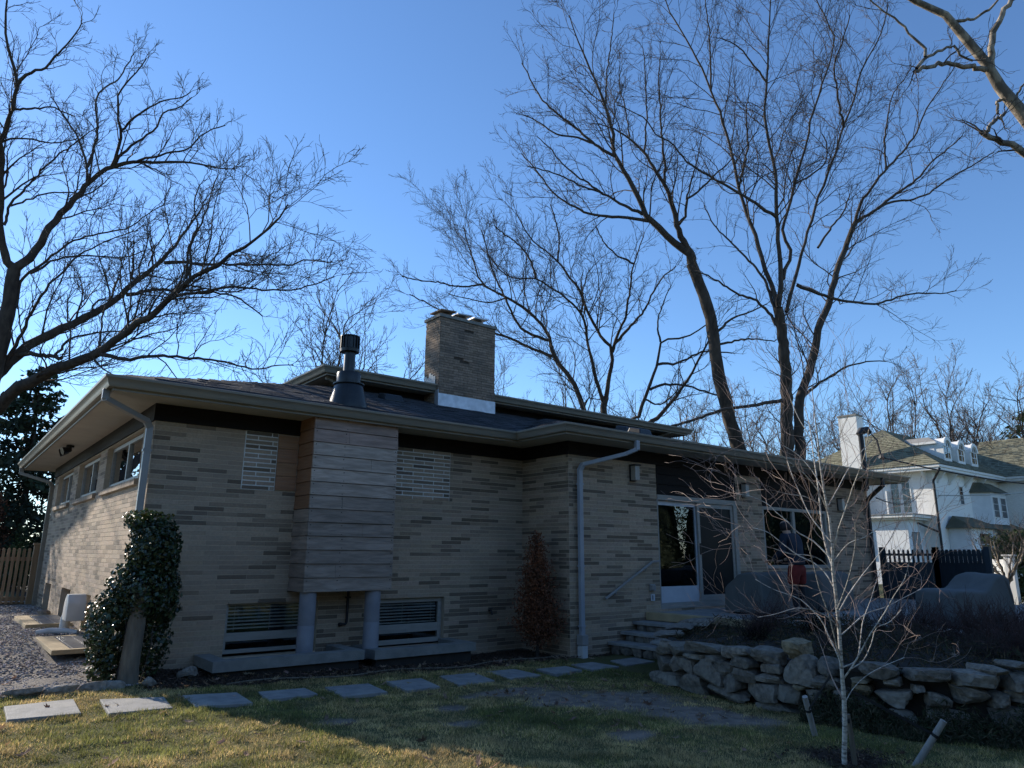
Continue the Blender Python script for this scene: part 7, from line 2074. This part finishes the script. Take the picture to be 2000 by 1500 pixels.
# fallen oak leaves: lobed, curled
lob = []
for i in range(14):
    a = 2*math.pi*i/14
    r_ = (.5 if i % 2 else .26)*(1.0 if abs(math.sin(a)) < .8 else .8)
    lob.append((math.cos(a)*r_*1.5, math.sin(a)*r_*.8))
lob = np.array(lob)
P_ = []
def scatter(n, fn):
    for _ in range(n):
        P_.append(fn())
scatter(120, lambda: (rs.normal(6.3, .9), rs.normal(6.2, .9)))
scatter(150, lambda: (rs.uniform(2.4, 9.2), rs.uniform(8.8, 9.75)))
scatter(110, lambda: (rs.uniform(0, 7.5), rs.uniform(2.2, 8.5)))
scatter(90, lambda: (rs.uniform(8.0, 12), rs.uniform(2.5, 7)))
scatter(30, lambda: (rs.uniform(.0, 2.0), rs.uniform(9.6, 13)))
vs_, fs_, tn_ = [], [], []
for (px, py) in P_:
    inside = float(bed_in(np.array([px]), np.array([py]))[0])
    if -.2 < inside < .06 or not house_clear(np.array([px]), np.array([py]))[0] or px < -.5: continue
    zb = (BZ(px, py) if inside > 0 else float(G(px, py)))+.022
    s_ = rs.uniform(.05, .095); a = rs.uniform(0, 6.28)
    c_, sn = math.cos(a), math.sin(a)
    tl = rs.normal(size=2)*.35; cu = rs.uniform(.3, 1.5)
    k_ = len(vs_)
    vs_.append((px, py, zb))
    for (u, v) in lob:
        zz = s_*(u*tl[0]+v*tl[1]+cu*(u*u*.35+v*v*.9))
        vs_.append((px+s_*(u*c_-v*sn), py+s_*(u*sn+v*c_), zb+max(zz, -.015)))
    fs_ += [(k_, k_+1+i, k_+1+(i+1) % 14) for i in range(14)]
    t_ = rs.uniform(.45, 1.35)
    tn_ += [(t_, t_*rs.uniform(.85, 1.05), t_*rs.uniform(.8, 1.1))]*15
lv = mesh_np('fallen_leaves', np.array(vs_), np.array(fs_), M['leaf_litter'], tone=np.array(tn_))
tag(lv, 'scattered dry brown oak leaves on lawn and beds', 'leaves', kind='stuff')

# mulch chips
n = 9000
x = rs.uniform(2.1, 9.3, n); y = rs.uniform(8.7, 10.4, n)
_, m_, _ = zones(x, y)
k2 = (m_ > .35) & house_clear(x, y)
xe = rs.normal(6.15, .28, 700); ye = rs.normal(3.3, .22, 700)
x = np.concatenate([x[k2], xe]); y = np.concatenate([y[k2], ye])
n = len(x)
P = np.stack([x, y, G(x, y)+rs.uniform(.0, .018, n)], 1)
V, F = leaf_cloud(P, .045, np.tile([0, 0, 1.], (n, 1)), rs, aspect=.4, bend=.12, jitter=.6)
mc = mesh_np('mulch_chips', V, F, M['mulch'], tone=np.repeat(rs.uniform(.5, 2.2, n), 4))
tag(mc, 'dark bark mulch along the front wall', 'mulch', kind='stuff')

# matted dead grass and periwinkle at the foot of the wall
n = 9000
s_ = rs.random(n)
xa = np.interp(s_, [0, .2, .5, .75, 1], [7.55, 7.6, 7.7, 8.05, 8.7]); ya = np.interp(s_, [0, .2, .5, .75, 1], [4.5, 4.0, 3.45, 2.8, 2.2])
off = rs.uniform(-.02, .34, n)
hgt = np.clip(.34-off*.9, .02, .4)*rs.random(n)*(.4+.8*vnoise(xa*1, ya, 3, 5))
x = xa-off; y = ya-off*.5
P = np.stack([x, y, G(x, y)+hgt], 1)
V, F = leaf_cloud(P, .085, None, rs, aspect=.16, bend=.05, droop=.8)
T3 = np.where((rs.random(n) < .45)[:, None], np.array([[.55, .55, .5]]), np.array([[.22, .32, .22]]))*rs.uniform(.6, 1.5, (n, 1))
gc = mesh_np('ground_cover', V, F, M['dry_grass'], tone=np.repeat(T3, 4, 0))
tag(gc, 'matted dead grass and creepers at the foot of the stone wall', 'ground cover', kind='stuff')

# dead stems, litter and low evergreen groundcover over the planting bed
n = 16000
x = rs.uniform(7.6, 12.2, n); y = rs.uniform(2.0, 7.6, n)
bi = bed_in(x, y)
k2 = (bi > .12) & (vnoise(x, y, 1.7, 31)+.3*rs.random(n) > .38) & ~((x > 10.4) & (y > 6.9)) & ~((x > 11.5) & (y > 2.6) & (y < 5.7))
x, y, bi = x[k2], y[k2], bi[k2]
n = len(x)
z = .43+.12*smst(0, 2.2, bi)+(vnoise(x, y, 2.2, 8)-.5)*.08
P = np.stack([x, y, z+rs.random(n)**2*.16*(.3+vnoise(x, y, 1.1, 33))], 1)
V, F = leaf_cloud(P, .095, None, rs, aspect=.14, bend=.05, droop=.3)
T3 = np.where((rs.random(n) < .6)[:, None], np.array([[.60, .48, .42]]), np.array([[.30, .38, .28]]))*rs.uniform(.4, 1.5, (n, 1))
gc = mesh_np('bed_litter', V, F, M['dry_grass'], tone=np.repeat(T3, 4, 0))
tag(gc, 'dead stems and brown litter covering the planting bed', 'litter', kind='stuff')

# white board fence across the garden (shows mirrored in the door glass)
bf = thing('board_fence', 'pale board fence across the garden, seen only mirrored in the door glass', 'fence', (24, -12, 0))
for i in range(30):
    MB().box((16+i*.6, -11.4, 0), (16+i*.6+.56, -11.36, 1.5)).build('board', M['white_paint'], bf)
for z_ in (.4, 1.2):
    MB().box((16, -11.35, z_), (34, -11.3, z_+.1)).build('rail', M['white_paint'], bf)
